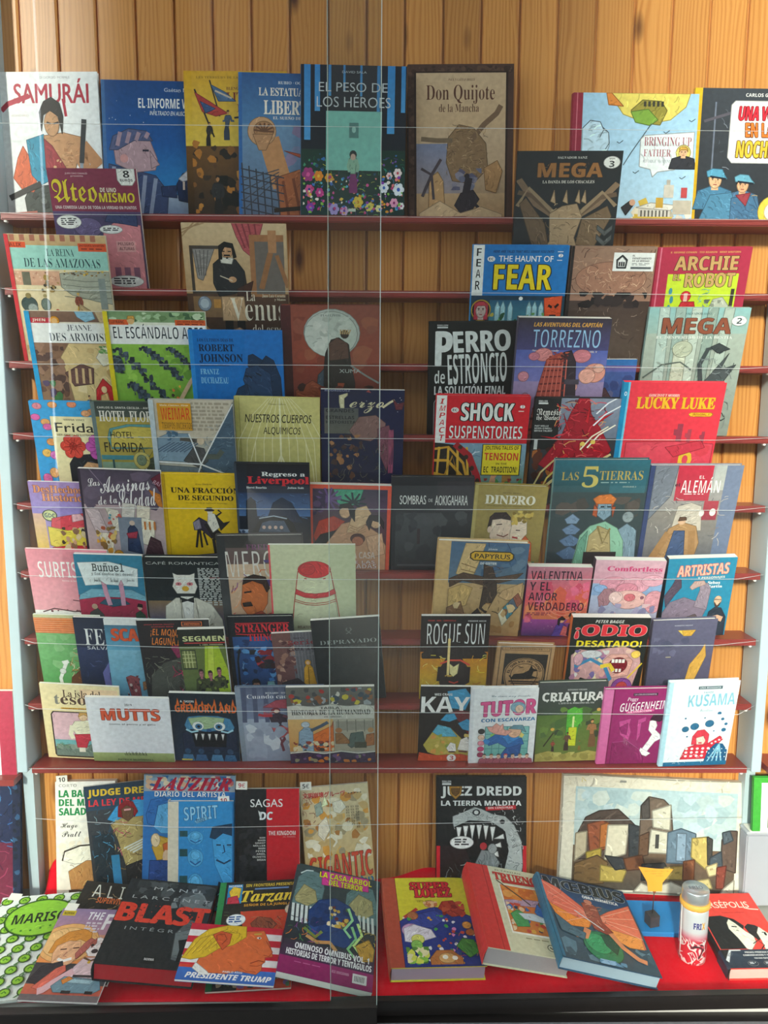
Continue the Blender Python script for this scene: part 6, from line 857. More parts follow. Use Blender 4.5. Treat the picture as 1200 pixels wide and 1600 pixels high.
B('gremory', 'dark blue book of a huge fanged blue face above a crowd, fiery orange title', '15202c', '101820', 'p', 's',
  r(0, 0, 1, 1, '16222e', '1a3048'), t('A. EASON', .16, .1, .36, .13, 'e8ecec', 'bd'), t('GREMORYLAND', .08, .16, .98, .27, 'e8562a', 'bd', -.01, 0, ol='e8a83a', ow=.015), *[p([(.1 + .09 * k, .17), (.125 + .09 * k, .07 + .03 * (k % 3)), (.15 + .09 * k, .17)], 'e0702c') for k in range(10)], p([(.2, .46), (.26, .34), (.42, .32), (.7, .32), (.88, .36), (.94, .48), (.9, .6), (.26, .6)], '4a8ab4'), p([(.26, .36), (.5, .33), (.8, .35), (.76, .46), (.5, .52), (.3, .46)], 'a8c498'), p([(.16, .58), (.3, .52), (.52, .56), (.76, .52), (.96, .56), (.98, .84), (.16, .86)], '1a2a44'), p([(.3, .58), (.55, .55), (.82, .58), (.8, .78), (.34, .78)], '0a0f18'), *[p([(.34 + .1 * k, .585), (.36 + .1 * k, .68), (.385 + .1 * k, .585)], 'e8ecec') for k in range(5)], e(.4, .47, .085, 'e8f0f0', .065), e(.72, .47, .085, 'e8f0f0', .065), e(.41, .475, .05, '3a7aa8', .04), e(.71, .475, .05, '3a7aa8', .04), e(.41, .475, .025, '10181f', .02), e(.71, .475, .025, '10181f', .02), l([(.22, .52), (.3, .56), (.4, .54)], .025, 'a8d8e8'), l([(.92, .52), (.84, .56), (.74, .54)], .025, 'a8d8e8'), e(.56, .53, .04, '2a5a8a', .025), *[(e(x, .85, .05, '2a4a6a', .045), p([(x - .1, 1), (x - .07, .9), (x + .07, .9), (x + .1, 1)], c)) [j] for x, c in ((.22, '3f7098'), (.42, '35608a'), (.66, '4a80a8'), (.86, '3a6890')) for j in (0, 1)], r(.12, .97, .28, .99, 'd8c040'))
B('cuando', 'shrink-wrapped slate blue album of a red-hooded figure running in snow', '6a7890', '8a98a8', 'h', 'w',
  r(0, 0, 1, .55, '5a6480', '7a86a4'), r(0, .55, 1, 1, 'a0acc0', '8a94a8'), r(0, 0, .06, 1, '8f9db0', '7a8898'), *[l([(.1 + .12 * k, 0), (.08 + .13 * k, .6)], .05, '4f5874') for k in range(7)], t('RENARD · OTERO', .34, .09, .64, .12, 'e0e4ec', 'sb'), t('Cuando cae la nieve', .13, .13, .9, .205, 'eef0f4', 'sb', -.01), b(14, .3, .2, .95, .5, .06, .12, '8a5a72 a85a6a 7a6a88', 3), p([(.3, .36), (.45, .24), (.7, .2), (.95, .3), (.8, .4), (.5, .38)], 'a84a5a'), e(.44, .42, .05, '8a2c3a', .045), e(.45, .43, .03, 'd8b8a8', .03), p([(.36, .5), (.46, .46), (.56, .5), (.56, .66), (.4, .68)], '3a2c3c'), l([(.4, .5), (.3, .5), (.24, .48)], .04, 'b83a44'), l([(.52, .5), (.6, .54), (.62, .62)], .04, '6a3a4a'), p([(.38, .66), (.58, .64), (.62, .8), (.42, .78)], 'b85a60'), l([(.46, .78), (.5, .92)], .03, '6a3a48'), l([(.54, .78), (.46, .86)], .03, '6a3a48'), b(30, .08, .6, .98, .98, .05, .1, 'b4c0d0 8c98ac c4ced8 98a4b8', 5))
B('historia', 'comic with two torn-edge picture bands and a grey title strip between them', 'a8a49a', '5a5648', 'p', 'w',
  r(0, 0, 1, .24, '6a6a64', '5a5854'), b(50, .02, .01, .98, .23, .02, .05, 'c8b83a 4a4a4c 8a5a3a 9aa0a4 a83a34 3a4a5a d0ccc0', 3), p([(0, .24), (.1, .225), (.3, .25), (.5, .22), (.7, .245), (.86, .225), (1, .25), (1, .41), (0, .42)], 'd0cec4'), t('HISTORIA DE LA HUMANIDAD', .05, .29, .95, .355, '3a3a38', 'sb', .01), t('en viñetas', .42, .365, .62, .39, '4a4a48', 'sb'), t('TABLA', .38, .25, .6, .28, '3a3a38', 'bd'), r(0, .41, .52, .84, 'd8b070', 'c08a4a'), r(.52, .41, 1, .84, 'b8b4a4', 'a8a08c'), p([(.2, .66), (.5, .5), (.52, .44), (.52, .84), (.3, .84)], 'd8702c'), p([(.1, .84), (.12, .58), (.2, .5), (.28, .54), (.28, .84)], '8aa4b8'), e(.2, .48, .05, 'b8c4cc', .04), l([(.26, .56), (.38, .5), (.46, .45)], .04, '4a5a6a'), b(40, .04, .7, .52, .84, .02, .04, 'c89a4a 4a5a6a 8a3a2c d8c8a0 3a3a34', 5), r(.55, .44, .98, .56, '9a968a'), *[l([(.58 + .1 * k, .42), (.58 + .1 * k, .58)], .01, '7a766c') for k in range(5)], p([(.68, .76), (.72, .6), (.86, .58), (.88, .72), (.72, .8)], '5a6a64'), e(.58, .56, .04, 'b0784a', .035), p([(.54, .74), (.54, .6), (.62, .6), (.7, .7), (.7, .74)], '9a6a3c'), e(.95, .56, .035, 'b88a5a', .035), p([(.88, .78), (.9, .62), (.99, .6), (.99, .76)], 'a86a3c'), r(.76, .72, .9, .8, '4a4c40'), p([(0, .85), (.2, .83), (.4, .86), (.6, .83), (.8, .86), (1, .84), (1, 1), (0, 1)], 'dcd8cc'), p([(0, .87), (.2, .85), (.4, .88), (.6, .85), (.8, .88), (1, .86), (1, 1), (0, 1)], '3a2c48'), b(24, .02, .88, .98, .99, .02, .05, '6a4a7a c8762c 2a2038 8a8a6a', 7))
B('kaya', 'black comic of two white-cloaked figures seen through a cave mouth, number 3 below', '15171a', '0f1012', 'p', 'g',
  r(0, 0, 1, 1, '16181b', '1a1614'), p([(.42, .06), (.7, .02), (.8, .12), (.72, .3), (.5, .28)], '3a9ac8'), t('WES CRAIG', .22, .085, .5, .115, 'e4e8e8', 'bd'), t('KAYA', .02, .13, 1.06, .335, 'f0f2f0', 'bd', .0, 0), p([(.46, .34), (.6, .31), (.98, .33), (.98, .6), (.9, .8), (.7, .5)], '6a2028'), p([(.34, .44), (.42, .36), (.55, .35), (.6, .42), (.48, .46)], '3a9ac8'), p([(.62, .48), (.76, .42), (.86, .46), (.8, .58), (.7, .56)], '3a9ac8'), p([(.08, .78), (.3, .5), (.5, .54), (.84, .8), (.88, .96), (.4, .95), (.16, .88)], 'b8a84a'), p([(.3, .5), (.5, .54), (.62, .66), (.34, .66), (.22, .6)], '5ab0cc'), b(24, .2, .62, .84, .9, .03, .07, 'c8b058 8aa04a d89a4a e0c870 a08038', 4), p([(.46, .82), (.52, .74), (.6, .76), (.62, .86), (.5, .87)], 'f0ece4'), p([(.64, .84), (.68, .7), (.78, .66), (.86, .78), (.86, .86)], 'f2eee6'), l([(.5, .87), (.6, .87)], .02, '4a2c24'), l([(.66, .86), (.8, .87)], .02, '6a3a34'), p([(0, 1), (.02, .88), (.3, .92), (.7, .9), (1, .96), (1, 1)], 'c8502c'), e(.55, .955, .075, 'f2f2ee'), t('3', .52, .925, .585, .985, 'b83a2c', 'bd'))
B('tutor', 'white comic of a tumbling boy in blue with pink and blue bubble lettering', 'eef0f2', 'e4e8ea', 'h', 's',
  r(0, 0, 1, 1, 'eff2f4', 'e8ecee'), r(0, 0, .05, 1, 'dfe4e8'), t('Un cómic muy decente', .3, .085, .88, .12, '3a6a7a', 'sc', 0), t('TUTOR', .16, .155, .98, .35, 'e05a94', 'bd', .03, .1, 4, ol='8a2a5a', ow=.018), e(.71, .245, .11, '8ab4c8', .07), e(.73, .265, .06, 'e8c8b0', .05), t('CON ESCAVARZA', .17, .385, .98, .43, '2a7ab0', 'bd', .02, 0, 2), r(.24, .5, .9, .9, '8ac8c4', '6ab0a8'), *[l([(.24 + .11 * k, .5), (.24 + .11 * k, .9)], .008, '4a8a8c') for k in range(7)], *[l([(.24, .5 + .1 * k), (.9, .5 + .1 * k)], .008, '4a8a8c') for k in range(4)], b(14, .26, .5, .9, .9, .04, .07, '8ac86a e8d87a 4aa0b0 6ab89a', 4, 'q'), p([(.26, .68), (.4, .6), (.5, .58), (.66, .64), (.8, .66), (.84, .74), (.6, .8), (.44, .72), (.3, .76)], '2a6ab0'), p([(.56, .8), (.8, .74), (.78, .9), (.5, .94), (.5, .88)], '2a5a9c'), p([(.5, .64), (.66, .58), (.76, .66), (.6, .74)], '3a8ad0'), e(.68, .57, .1, 'e8b898', .08), p([(.6, .53), (.66, .48), (.8, .48), (.86, .58), (.78, .54)], '6a98a8'), p([(.3, .56), (.26, .5), (.34, .5), (.4, .45), (.46, .49), (.5, .46), (.52, .54), (.64, .56), (.56, .62), (.4, .6)], 'e8a89c'), l([(.3, .72), (.22, .68)], .06, '3a8ad0'), *[e(.18, .56 + .08 * k, .05, c, .035) for k, c in enumerate(('3a3a3a', 'e8c8b0', 'd88a9a', 'c84a7a', 'a03a5a'))], *[head(.24 + .11 * k, .87, .06, 'e8c0a8', c, 'a85a6a') for k, c in enumerate(('3a3a3a', '7a4a2c', '2c2c34', 'c83a3a', '4a4a4a', '8a6a4a', '3a2a2a'))])
B('criatura', 'dark green comic of a glowing green column and fleeing ragged figures', '3c4a38', '4a4a46', 'h', 'w',
  r(0, 0, 1, .4, '44484a', '3a4a3c'), r(0, .4, 1, 1, '5a7a34', '6a7a3a'), t('BERNARDO VERGARA', .42, .08, .7, .1, 'b8bcb8', 'bd'), t('CRIATURA', .06, .12, .96, .225, 'e8eae6', 'bd', .02, 0), *[p([(.1 + .1 * k, .21), (.13 + .1 * k, .24), (.16 + .1 * k, .21)], 'e8eae6') for k in range(8)], t('1. ESTE ES EL PRINCIPIO DEL FIN', .3, .245, .82, .265, 'c8ccc8', 'bd'), b(30, .05, .3, .95, .7, .06, .12, '4a6a34 3a4a30 6a8a3c 56703a', 3), p([(.44, .34), (.54, .3), (.66, .34), (.68, .48), (.62, .54), (.6, .8), (.46, .8), (.44, .54)], '5ab83c'), b(14, .45, .32, .66, .56, .03, .06, '7ad84a 3a9a34 9ae85a', 5, 'k'), p([(.48, .56), (.6, .56), (.6, .8), (.48, .8)], 'd0d82c'), l([(.54, .42), (.54, .56)], .02, 'e0f0a0'), man(.84, .46, .36, 'd8a060', '4a2c20', 'a8784a', '7a5a3a', -.05, -.15), man(.46, .62, .24, '8a5a44', '2c201c', '6a4a38', '3a2c24', .05, .1), man(.26, .72, .15, '9a5a40', '2c201c', 'a04a3a', '3a2c24', 0, .1), man(.66, .73, .13, 'a86a3a', '3a2c1c', '5a7a3a', '8a6a2c', 0, .1), l([(.12, .8), (.26, .62)], .014, '3a3020'), e(.24, .58, .03, 'e0b04a'), e(.9, .34, .03, 'e0b860'), p([(0, 1), (0, .9), (.2, .86), (.5, .92), (.8, .86), (1, .9), (1, 1)], 'b0a85a'), b(14, .02, .88, .98, .99, .05, .1, 'c0b86a 96904a a8a052', 7))
B('guggen', 'magenta album of a white dancing silhouette with big pale letters, pink spine', '9a2268', 'd46aa4', 'h', 'w',
  r(0, 0, 1, 1, 'a0246e', '8c2060'), r(0, 0, .13, 1, 'dc78b0', 'd0649e'), r(.13, 0, .15, 1, '7a184e'), r(.42, .05, .78, .085, '3a2a3c'), t('LA COLECCIONISTA', .44, .058, .76, .077, 'd0b0c8', 'bd'), t('Peggy', .34, .105, .5, .16, 'f0e4ec', 'bi'), t('GUGGENHEIM', .25, .165, .95, .275, 'f4eef2', 'bd', -.015, .2, 4), p([(.34, .29), (.76, .25), (.76, .29), (.36, .32)], 'e05a9c'), t('LA COLECCIÓN', .38, .275, .72, .3, 'f8e0ee', 'bd', 0, 0, 3), p([(.26, .42), (.44, .38), (.42, .46), (.46, .56), (.44, .68), (.3, .6), (.28, .5)], 'c04a8e'), p([(.28, .5), (.4, .44), (.4, .6), (.32, .58)], '94246a'), p([(.54, .4), (.66, .36), (.66, .42), (.6, .44), (.6, .62), (.56, .7)], 'c04a8e'), p([(.72, .42), (.8, .4), (.84, .48), (.82, .54), (.9, .6), (.92, .66), (.84, .7), (.78, .78), (.74, .84), (.66, .8), (.74, .68), (.78, .6), (.72, .54)], 'f6f2f4'), p([(.72, .4), (.76, .34), (.9, .33), (.96, .38), (.86, .43)], '3a1a30'), p([(.64, .78), (.72, .82), (.8, .86), (.74, .9), (.62, .86)], 'f6f2f4'), p([(.2, .7), (.4, .68), (.6, .78), (.7, .92), (.7, 1), (.2, 1)], '861e5c'), l([(.2, .7), (.42, .68), (.62, .8), (.68, .95)], .006, 'b0508e'))
B('yama', 'white album of a red-haired woman in polka dots beside dotted navy shapes', 'e4f0f2', 'b4dcea', 'h', 'g',
  r(0, 0, 1, 1, 'e9f3f4', 'dfeef0'), r(0, 0, .06, 1, 'bce2ee', 'a8d4e4'), r(.42, .05, .76, .085, '3f5a66'), t('UNA BIOGRAFÍA', .44, .057, .74, .078, 'd0dce0', 'bd'), t('YAYOI', .5, .11, .64, .135, '6a9ab0', 'bd'), t('KUSAMA', .3, .14, .97, .28, '8ac4d8', 'bd', .0, 0, 2), t('Macellari', .48, .31, .68, .345, '7aa0b0', 'sc'), *[e(x, y, s, '2a6a92') for x, y, s in ((.45, .52, .06), (.66, .49, .062), (.32, .55, .05), (.78, .37, .03), (.84, .44, .025), (.9, .5, .025), (.58, .42, .012), (.88, .57, .035), (.3, .42, .015), (.36, .64, .015), (.56, .57, .015), (.74, .58, .012))], p([(.44, .64), (.5, .57), (.6, .56), (.68, .62), (.68, .74), (.44, .74)], 'd83a4c'), p([(.5, .66), (.6, .64), (.64, .7), (.6, .76), (.52, .75)], 'ecd4c4'), l([(.54, .72), (.59, .72)], .016, 'c03a44'), p([(.3, .92), (.36, .78), (.5, .74), (.66, .74), (.84, .64), (.9, .68), (.76, .8), (.7, .92)], 'd02c40'), *[e(.38 + .08 * (i % 5), .79 + .045 * (i // 5), .022, 'f4f0ee') for i in range(14)], *[e(.74 + .05 * i, .73 - .02 * i, .016, 'f4f0ee') for i in range(4)], p([(.66, .96), (.7, .82), (.8, .73), (.9, .74), (.98, .82), (.98, .98), (.66, .98)], '1c5a86'), *[l([(.85, .74), (.7 + .075 * k, .97)], .014, '8ac4dc') for k in range(4)], *[e(.72 + .06 * (i % 5), .8 + .05 * (i // 5), .009, 'e8f4f6') for i in range(15)], r(.06, .95, 1, 1, '1c6a92', '185e86'), b(40, .08, .86, .66, .98, .015, .03, 'f4f8f8 2a7aa0 e8f0f2', 5, 'k'))
# ---- bottom of the window, standing against the boards
B('balada', 'white comic with green stencil capitals, a signature and a brown wash drawing', 'efece2', 'dcd4c2', 'p', 's',
  r(0, 0, 1, 1, 'f2efe6', 'e6dcc8'), t('CORTO', .06, .03, .36, .07, 'b0aea6', 'bd'), t('LA BALADA', .06, .11, .84, .2, '1f8a4a', 'bd', .03), t('DEL MAR', .06, .225, .68, .31, '1f8a4a', 'bd', .03), t('SALADO', .06, .335, .62, .42, '1f8a4a', 'bd', .03), t('Hugo', .08, .5, .36, .57, '2c2a28', 'sc', 0), t('Pratt', .1, .58, .42, .63, '2c2a28', 'sc', 0), b(14, .05, .6, .95, .75, .05, .1, 'e4d4b4 ecdfc8', 3), p([(.1, .75), (.3, .7), (.9, .68), (.95, .8), (.3, .82), (.12, .8)], 'f0e8d4'), l([(.1, .8), (.14, .74), (.4, .7), (.8, .69)], .012, '3a3028'), p([(.2, .86), (.5, .8), (.98, .8), (.98, .94), (.24, .95)], 'b8824a'), b(24, .22, .82, .96, .94, .03, .06, '9a6430 c89a5a 7a4a24 d8b070', 4, 'k'), p([(.62, .52), (.68, .48), (.72, .66), (.66, .68)], 'a8703c'), p([(.58, .66), (.76, .64), (.72, .72), (.62, .74)], '7a4c2c'), r(.2, .95, .9, .97, '5a4030'))
B('judge', 'dark comic of a muscular clawed man under yellow and red block lettering', '2c3a48', '26303c', 'p', 's',
  r(0, 0, 1, .3, '24384c', '2c4458'), r(0, .3, 1, 1, '3a3e44', '2a2a2c'), t('JUDGE DREDD', .05, .06, 1.1, .165, 'e0bc2c', 'bd', .02, 0, -3), t('LA LEY DE MEGACITY', .05, .19, 1.35, .27, 'd8343c', 'bd', .01, 0, -3), p([(.3, .42), (.45, .28), (.75, .22), (.98, .26), (.98, .42), (.6, .5)], '3f9ad0'), b(14, .1, .28, .5, .6, .03, .07, '5a7a8a 2a4a60 8aa8b0', 3, 'k'), p([(.34, .48), (.5, .42), (.84, .42), (.96, .48), (.9, .64), (.84, .8), (.5, .82), (.42, .62)], 'b09a60'), b(50, .36, .44, .94, .84, .03, .07, 'd8c07a 7a6038 c0506a 5a4430 e8d8a0', 4, 'k'), p([(.46, .4), (.48, .28), (.58, .22), (.7, .24), (.76, .36), (.7, .42), (.66, .32), (.56, .3), (.54, .42)], '8a1c24'), p([(.52, .32), (.6, .28), (.7, .32), (.68, .42), (.6, .46), (.53, .42)], '6a4a34'), l([(.56, .33), (.66, .33)], .02, 'e0a0a0'), *[l([(.5 + .04 * k, .7 + .012 * k), (.98, .6 + .02 * k)], .012, 'd8d8c8') for k in range(4)], r(.05, .56, .36, .98, '22303a', '1c2228'), b(50, .04, .52, .46, .98, .03, .06, '3a6a84 10181f 4a4440 5ab0d8 2a3038', 6, 'k'), r(.3, .74, .42, .98, '2f7aa0', '3a8ac0'), p([(.5, .82), (.84, .78), (.96, .98), (.5, .98)], '2a2626'), b(20, .5, .8, .96, .98, .03, .06, '5a5048 8a7a68 141416', 7, 'k'))
B('lauzier', 'blue comic with ragged crimson brush lettering and a profile of a blue woman', '2f6fb0', '3a78b8', 'p', 's',
  r(0, 0, 1, .2, '8ab0cc', 'a0a8b0'), b(50, .02, .01, .98, .18, .03, .06, 'e8d8b8 3a7ab8 d8b090 c86a6a f0e8d8 2a5a90', 3), r(0, .2, 1, 1, '2f78bc', '2a68a8'), t('LAUZIER', .1, .03, .95, .19, 'b81c3c', 'bi', .03, .2), t('DIARIO DEL ARTISTA', .12, .2, .9, .26, 'eef0f0', 'bd', -.01, 0, 0, ol='1c3a60', ow=.03), p([(.05, .42), (.1, .32), (.24, .28), (.34, .34), (.36, .46), (.4, .54), (.36, .62), (.2, .62), (.1, .56)], '5aa8dc'), p([(.03, .46), (.08, .3), (.22, .26), (.3, .32), (.16, .36), (.12, .56), (.05, .54)], '2a6ab0'), p([(.1, .72), (.18, .64), (.3, .66), (.32, .78), (.16, .8)], 'c8a03a'), p([(.22, .7), (.36, .66), (.4, .8), (.26, .82)], 'c8642c'), e(.14, .67, .05, 'e0c8a0', .05), e(.26, .78, .04, 'd8b898', .045), p([(.08, .8), (.3, .8), (.4, .92), (.34, 1), (.06, 1)], '2a4a8a'), p([(.28, .74), (.4, .72), (.4, .86)], '4a8a4a'))
B('spirit', 'thick blue book with a cream cloth spine and faces printed in two tones of blue', '2a86c4', 'd8cfbc', 'h', 'm',
  r(0, 0, 1, 1, '2c8ac8', '2a80bc'), r(0, 0, .16, 1, 'd8cfba', 'ccc2ac'), t('SPIRIT', .24, .06, .76, .24, '8fc8e8', 'bd', -.01, .1, 6, ol='123a64', ow=.02), p([(.4, .26), (.58, .2), (.6, .24), (.44, .29)], '7ab8dc'), t('EISNER', .43, .225, .57, .27, '123a64', 'bd', 0, 0, 12), *[(e(.42, y, .12, '4aa0d4', .075), e(.42, y - .02, .07, '5aacdc', .04), l([(.34, y + .03), (.42, y + .06), (.5, y + .03)], .012, '1a5a94'))[j] for y in (.46, .66, .86) for j in (0, 1, 2)], *[r(.18, y, .3, y + .07, '1c4a50') for y in (.38, .58, .8)], b(20, .3, .38, .55, .98, .015, .03, '1f6aa8 6ab8e0', 4, 'k'), p([(.68, .5), (.7, .4), (.98, .38), (.99, .9), (.86, .86), (.72, .72)], '3f9ad4'), p([(.64, .46), (.68, .33), (.98, .29), (.98, .44), (.84, .41), (.72, .48)], '143450'), l([(.74, .68), (.86, .71), (.96, .68)], .014, '123a5c'), l([(.85, .54), (.87, .61), (.83, .62)], .01, '123a5c'), l([(.74, .54), (.81, .54)], .014, '123048'), l([(.9, .54), (.97, .54)], .014, '123048'), p([(.7, .98), (.78, .84), (.98, .88), (.98, .98)], '12283c'), b(10, .76, .86, .98, .98, .03, .05, '12283c 6ab0d8', 6, 'k'), r(.98, .0, 1, 1, '1f6ca4'))
B('sagas', 'half black and half red comic with thin spaced white capitals', '1d1d20', '141416', 'p', 's',
  r(0, 0, .49, 1, '1d1e22', '17171a'), r(.49, 0, 1, 1, 'c41a28', 'b81824'), b(30, .06, .4, .46, .95, .04, .09, '26272c 2c2d33 202126', 3), t('SAGAS', .24, .105, .74, .185, 'e8e8e6', '', .006), t('DC', .39, .235, .58, .315, 'e4e8ea', 'bd', .02, .15, ol='6a7074', ow=.02), p([(.36, .22), (.4, .24), (.42, .3), (.38, .28)], 'd8dcde'), t('THE KINGDOM', .52, .425, .94, .465, 'e8dcd8', 'bd', -.01), t('(EL REINO)', .74, .475, .94, .49, 'd88a8a', 'bd'), *[t(s, x, .48 + .024 * i, .47, .495 + .024 * i, 'c8c8c6', 'bd') for i, (s, x) in enumerate((('MARK', .38), ('WAID', .35), ('GRANT', .31), ('MILLER', .28), ('MARK', .36), ('PEYER', .32), ('ARIEL', .33), ('OLIVETTI', .27), ('BRIAN', .34)))], t('DC COMICS', .56, .985, .9, .995, 'e8dcd8', 'bd'))
B('gigantic', 'tilted cream comic with red block title and blue and pink ideograms', 'd8c49a', 'c8b48a', 'p', 's',
  r(0, 0, 1, 1, 'd8c8a4', 'd0a860'), b(60, .02, .05, .98, .75, .05, .11, 'e8dcc0 d89a44 c8a870 f0e4cc b87a3c a89878 e0b060', 3), b(30, .02, .05, .2, .4, .04, .08, '8a5a44 b0806a d8c0a0', 4, 'k'), p([(.2, .2), (.3, .16), (.32, .28), (.22, .32)], '9aa89a'), p([(.24, .4), (.36, .32), (.4, .46), (.3, .56), (.22, .5)], 'e4d8c0'), p([(.46, .18), (.6, .16), (.66, .24), (.56, .3), (.48, .28)], 'e8e0cc'), p([(.3, .22), (.36, .1), (.4, .2)], 'e8f0c0'), t('文明崩壊グルーヴ', .04, .06, .66, .12, 'c8283a', '', .02), t('.....', .7, .09, .9, .1, '3a3430', 'bd'), *[t('日', .8 - .07 * j, .23 + .03 * k, .84 - .07 * j, .25 + .03 * k, '4a443c', '', .01) for j in range(3) for k in range(8 - j)], t('GIGANTIC', .06, .68, .98, .87, 'd8482c', 'bd', -.01, .1, 4, ol='5a2418', ow=.015), t('救世主!?', .44, .86, .98, .95, '3a7aa0', '', .03, 0, 4), r(.74, .955, .9, .985, 'a8843c'))
B('juez', 'black and red comic of a roaring white-lined reptile with huge teeth', '1b1c1e', '151517', 'h', 's',
  r(0, 0, 1, 1, '1d1e20', '18181a'), r(0, .66, 1, 1, 'c8202c'), r(.04, .66, .96, .98, '2a1c1e'), t('REBELLION', .06, .04, .16, .06, 'd8dcdc', 'bd'), r(.06, .065, .16, .085, 'd8dcdc'), t('JUEZ DREDD', .05, .1, .94, .22, 'e4e8e6', 'bd', .02), p([(.14, .1), (.28, .1), (.27, .18), (.21, .23), (.15, .18)], 'a87a2c'), p([(.16, .12), (.26, .12), (.25, .17), (.21, .2), (.17, .17)], '6a4818'), t('LA TIERRA MALDITA', .05, .245, .94, .295, 'e4e8e6', 'bd', .02), p([(.54, .31), (.88, .29), (.88, .33), (.55, .345)], 'c8202c'), t('SIN CENSURAR', .57, .305, .85, .325, 'f0d8d4', 'bd', 0, 0, 2),
  p([(.18, .4), (.3, .36), (.42, .31), (.5, .33), (.62, .38), (.76, .4), (.86, .48), (.94, .62), (.96, .8), (.9, .97), (.3, .97), (.5, .84), (.74, .84), (.8, .66), (.74, .52), (.6, .45), (.36, .45), (.2, .52), (.18, .46)], 'b4bab8'), p([(.2, .5), (.36, .44), (.6, .45), (.76, .54), (.8, .7), (.74, .86), (.56, .9), (.4, .8), (.3, .64)], '141416'), b(90, .2, .32, .95, .48, .012, .03, '6a7070 e4e8e6 2a2c2e', 3, 'k'), b(70, .78, .46, .96, .96, .015, .035, '50565a d8dcdc 26282a', 4, 'k'), e(.44, .36, .045, '22262a', .032), e(.44, .36, .025, 'd0d4d2', .02), e(.73, .45, .03, '22262a', .022), *[p([(.22 + .075 * k, .5 - .02 * math.sin(k * .6)), (.245 + .075 * k, .62 - .02 * math.sin(k * .6)), (.275 + .075 * k, .5 - .02 * math.sin(k * .6))], 'eef0ec') for k in range(6)], *[p([(.74 - .03 * k, .56 + .07 * k), (.64 - .02 * k, .6 + .06 * k), (.75 - .03 * k, .6 + .07 * k)], 'e8eae6') for k in range(4)], e(.28, .63, .13, 'f0f0ee', .05), lines(3, .2, .6, .36, .66, '3a3a3c', 5), e(.52, .66, .04, 'b02c34', .03), p([(.42, .8), (.5, .69), (.62, .7), (.7, .78), (.62, .9), (.46, .92)], '8a9092'), e(.62, .68, .05, '9aa0a0', .04), b(60, .1, .76, .8, .98, .02, .05, 'b0b6b4 3a3e40 7a8082 1c1c1e', 6, 'k'), t('PAT MILLS', .06, .975, .28, .99, 'e0e0e0', 'bd'))

# ---- lying on the red cloth
_leaf = [(.06 + .17 * i + (.08 if j % 2 else 0), .05 + .1 * j) for j in range(10) for i in range(6)]
B('marisco', 'white book with a pattern of green leaf bugs and a large lime oval title', 'e8ece6', 'dfe4dc', 'h', 's',
  r(0, 0, 1, 1, 'e6ece8', 'dfe8e4'), *[(e(x, y, .055, '2a5a1c', .038, 15), e(x, y, .048, '8ac03a', .031, 15), l([(x - .02, y + .005), (x, y - .012), (x + .02, y + .005)], .01, '3f7a1f'), l([(x - .04, y + .03), (x - .08, y + .055)], .012, '4f7a4a'), l([(x + .02, y - .03), (x + .04, y - .055)], .012, '4f7a4a'))[k] for x, y in _leaf for k in range(5)], e(.44, .26, .34, '2a5a1c', .19, 4), e(.44, .26, .325, '8ec83c', .178, 4), t('MARISCO', .18, .21, .78, .31, '1f2c1c', 'bd', .0, .15, 2), *[e(.2 + .09 * k, .37 + .02 * math.sin(k), .012, '4a8a2a') for k in range(6)])
B('alien', 'half covered black comic of tangled brown bio-mechanical forms with slanted white letters', '2a2622', '1c1a18', 'p', 's',
  r(0, 0, 1, 1, '2c2824', '1f1d1b'), b(110, .02, .12, .98, .98, .04, .08, '6a5a44 3a3028 8f7a58 1c1814 a08860', 3, 'k'), t('A L I E N', .18, .03, 1.1, .17, 'd8d8cc', 'bd', -.03, -.2), t('SUPERVIVIENTES', .3, .17, .98, .23, 'd06a34', 'bd', .01))
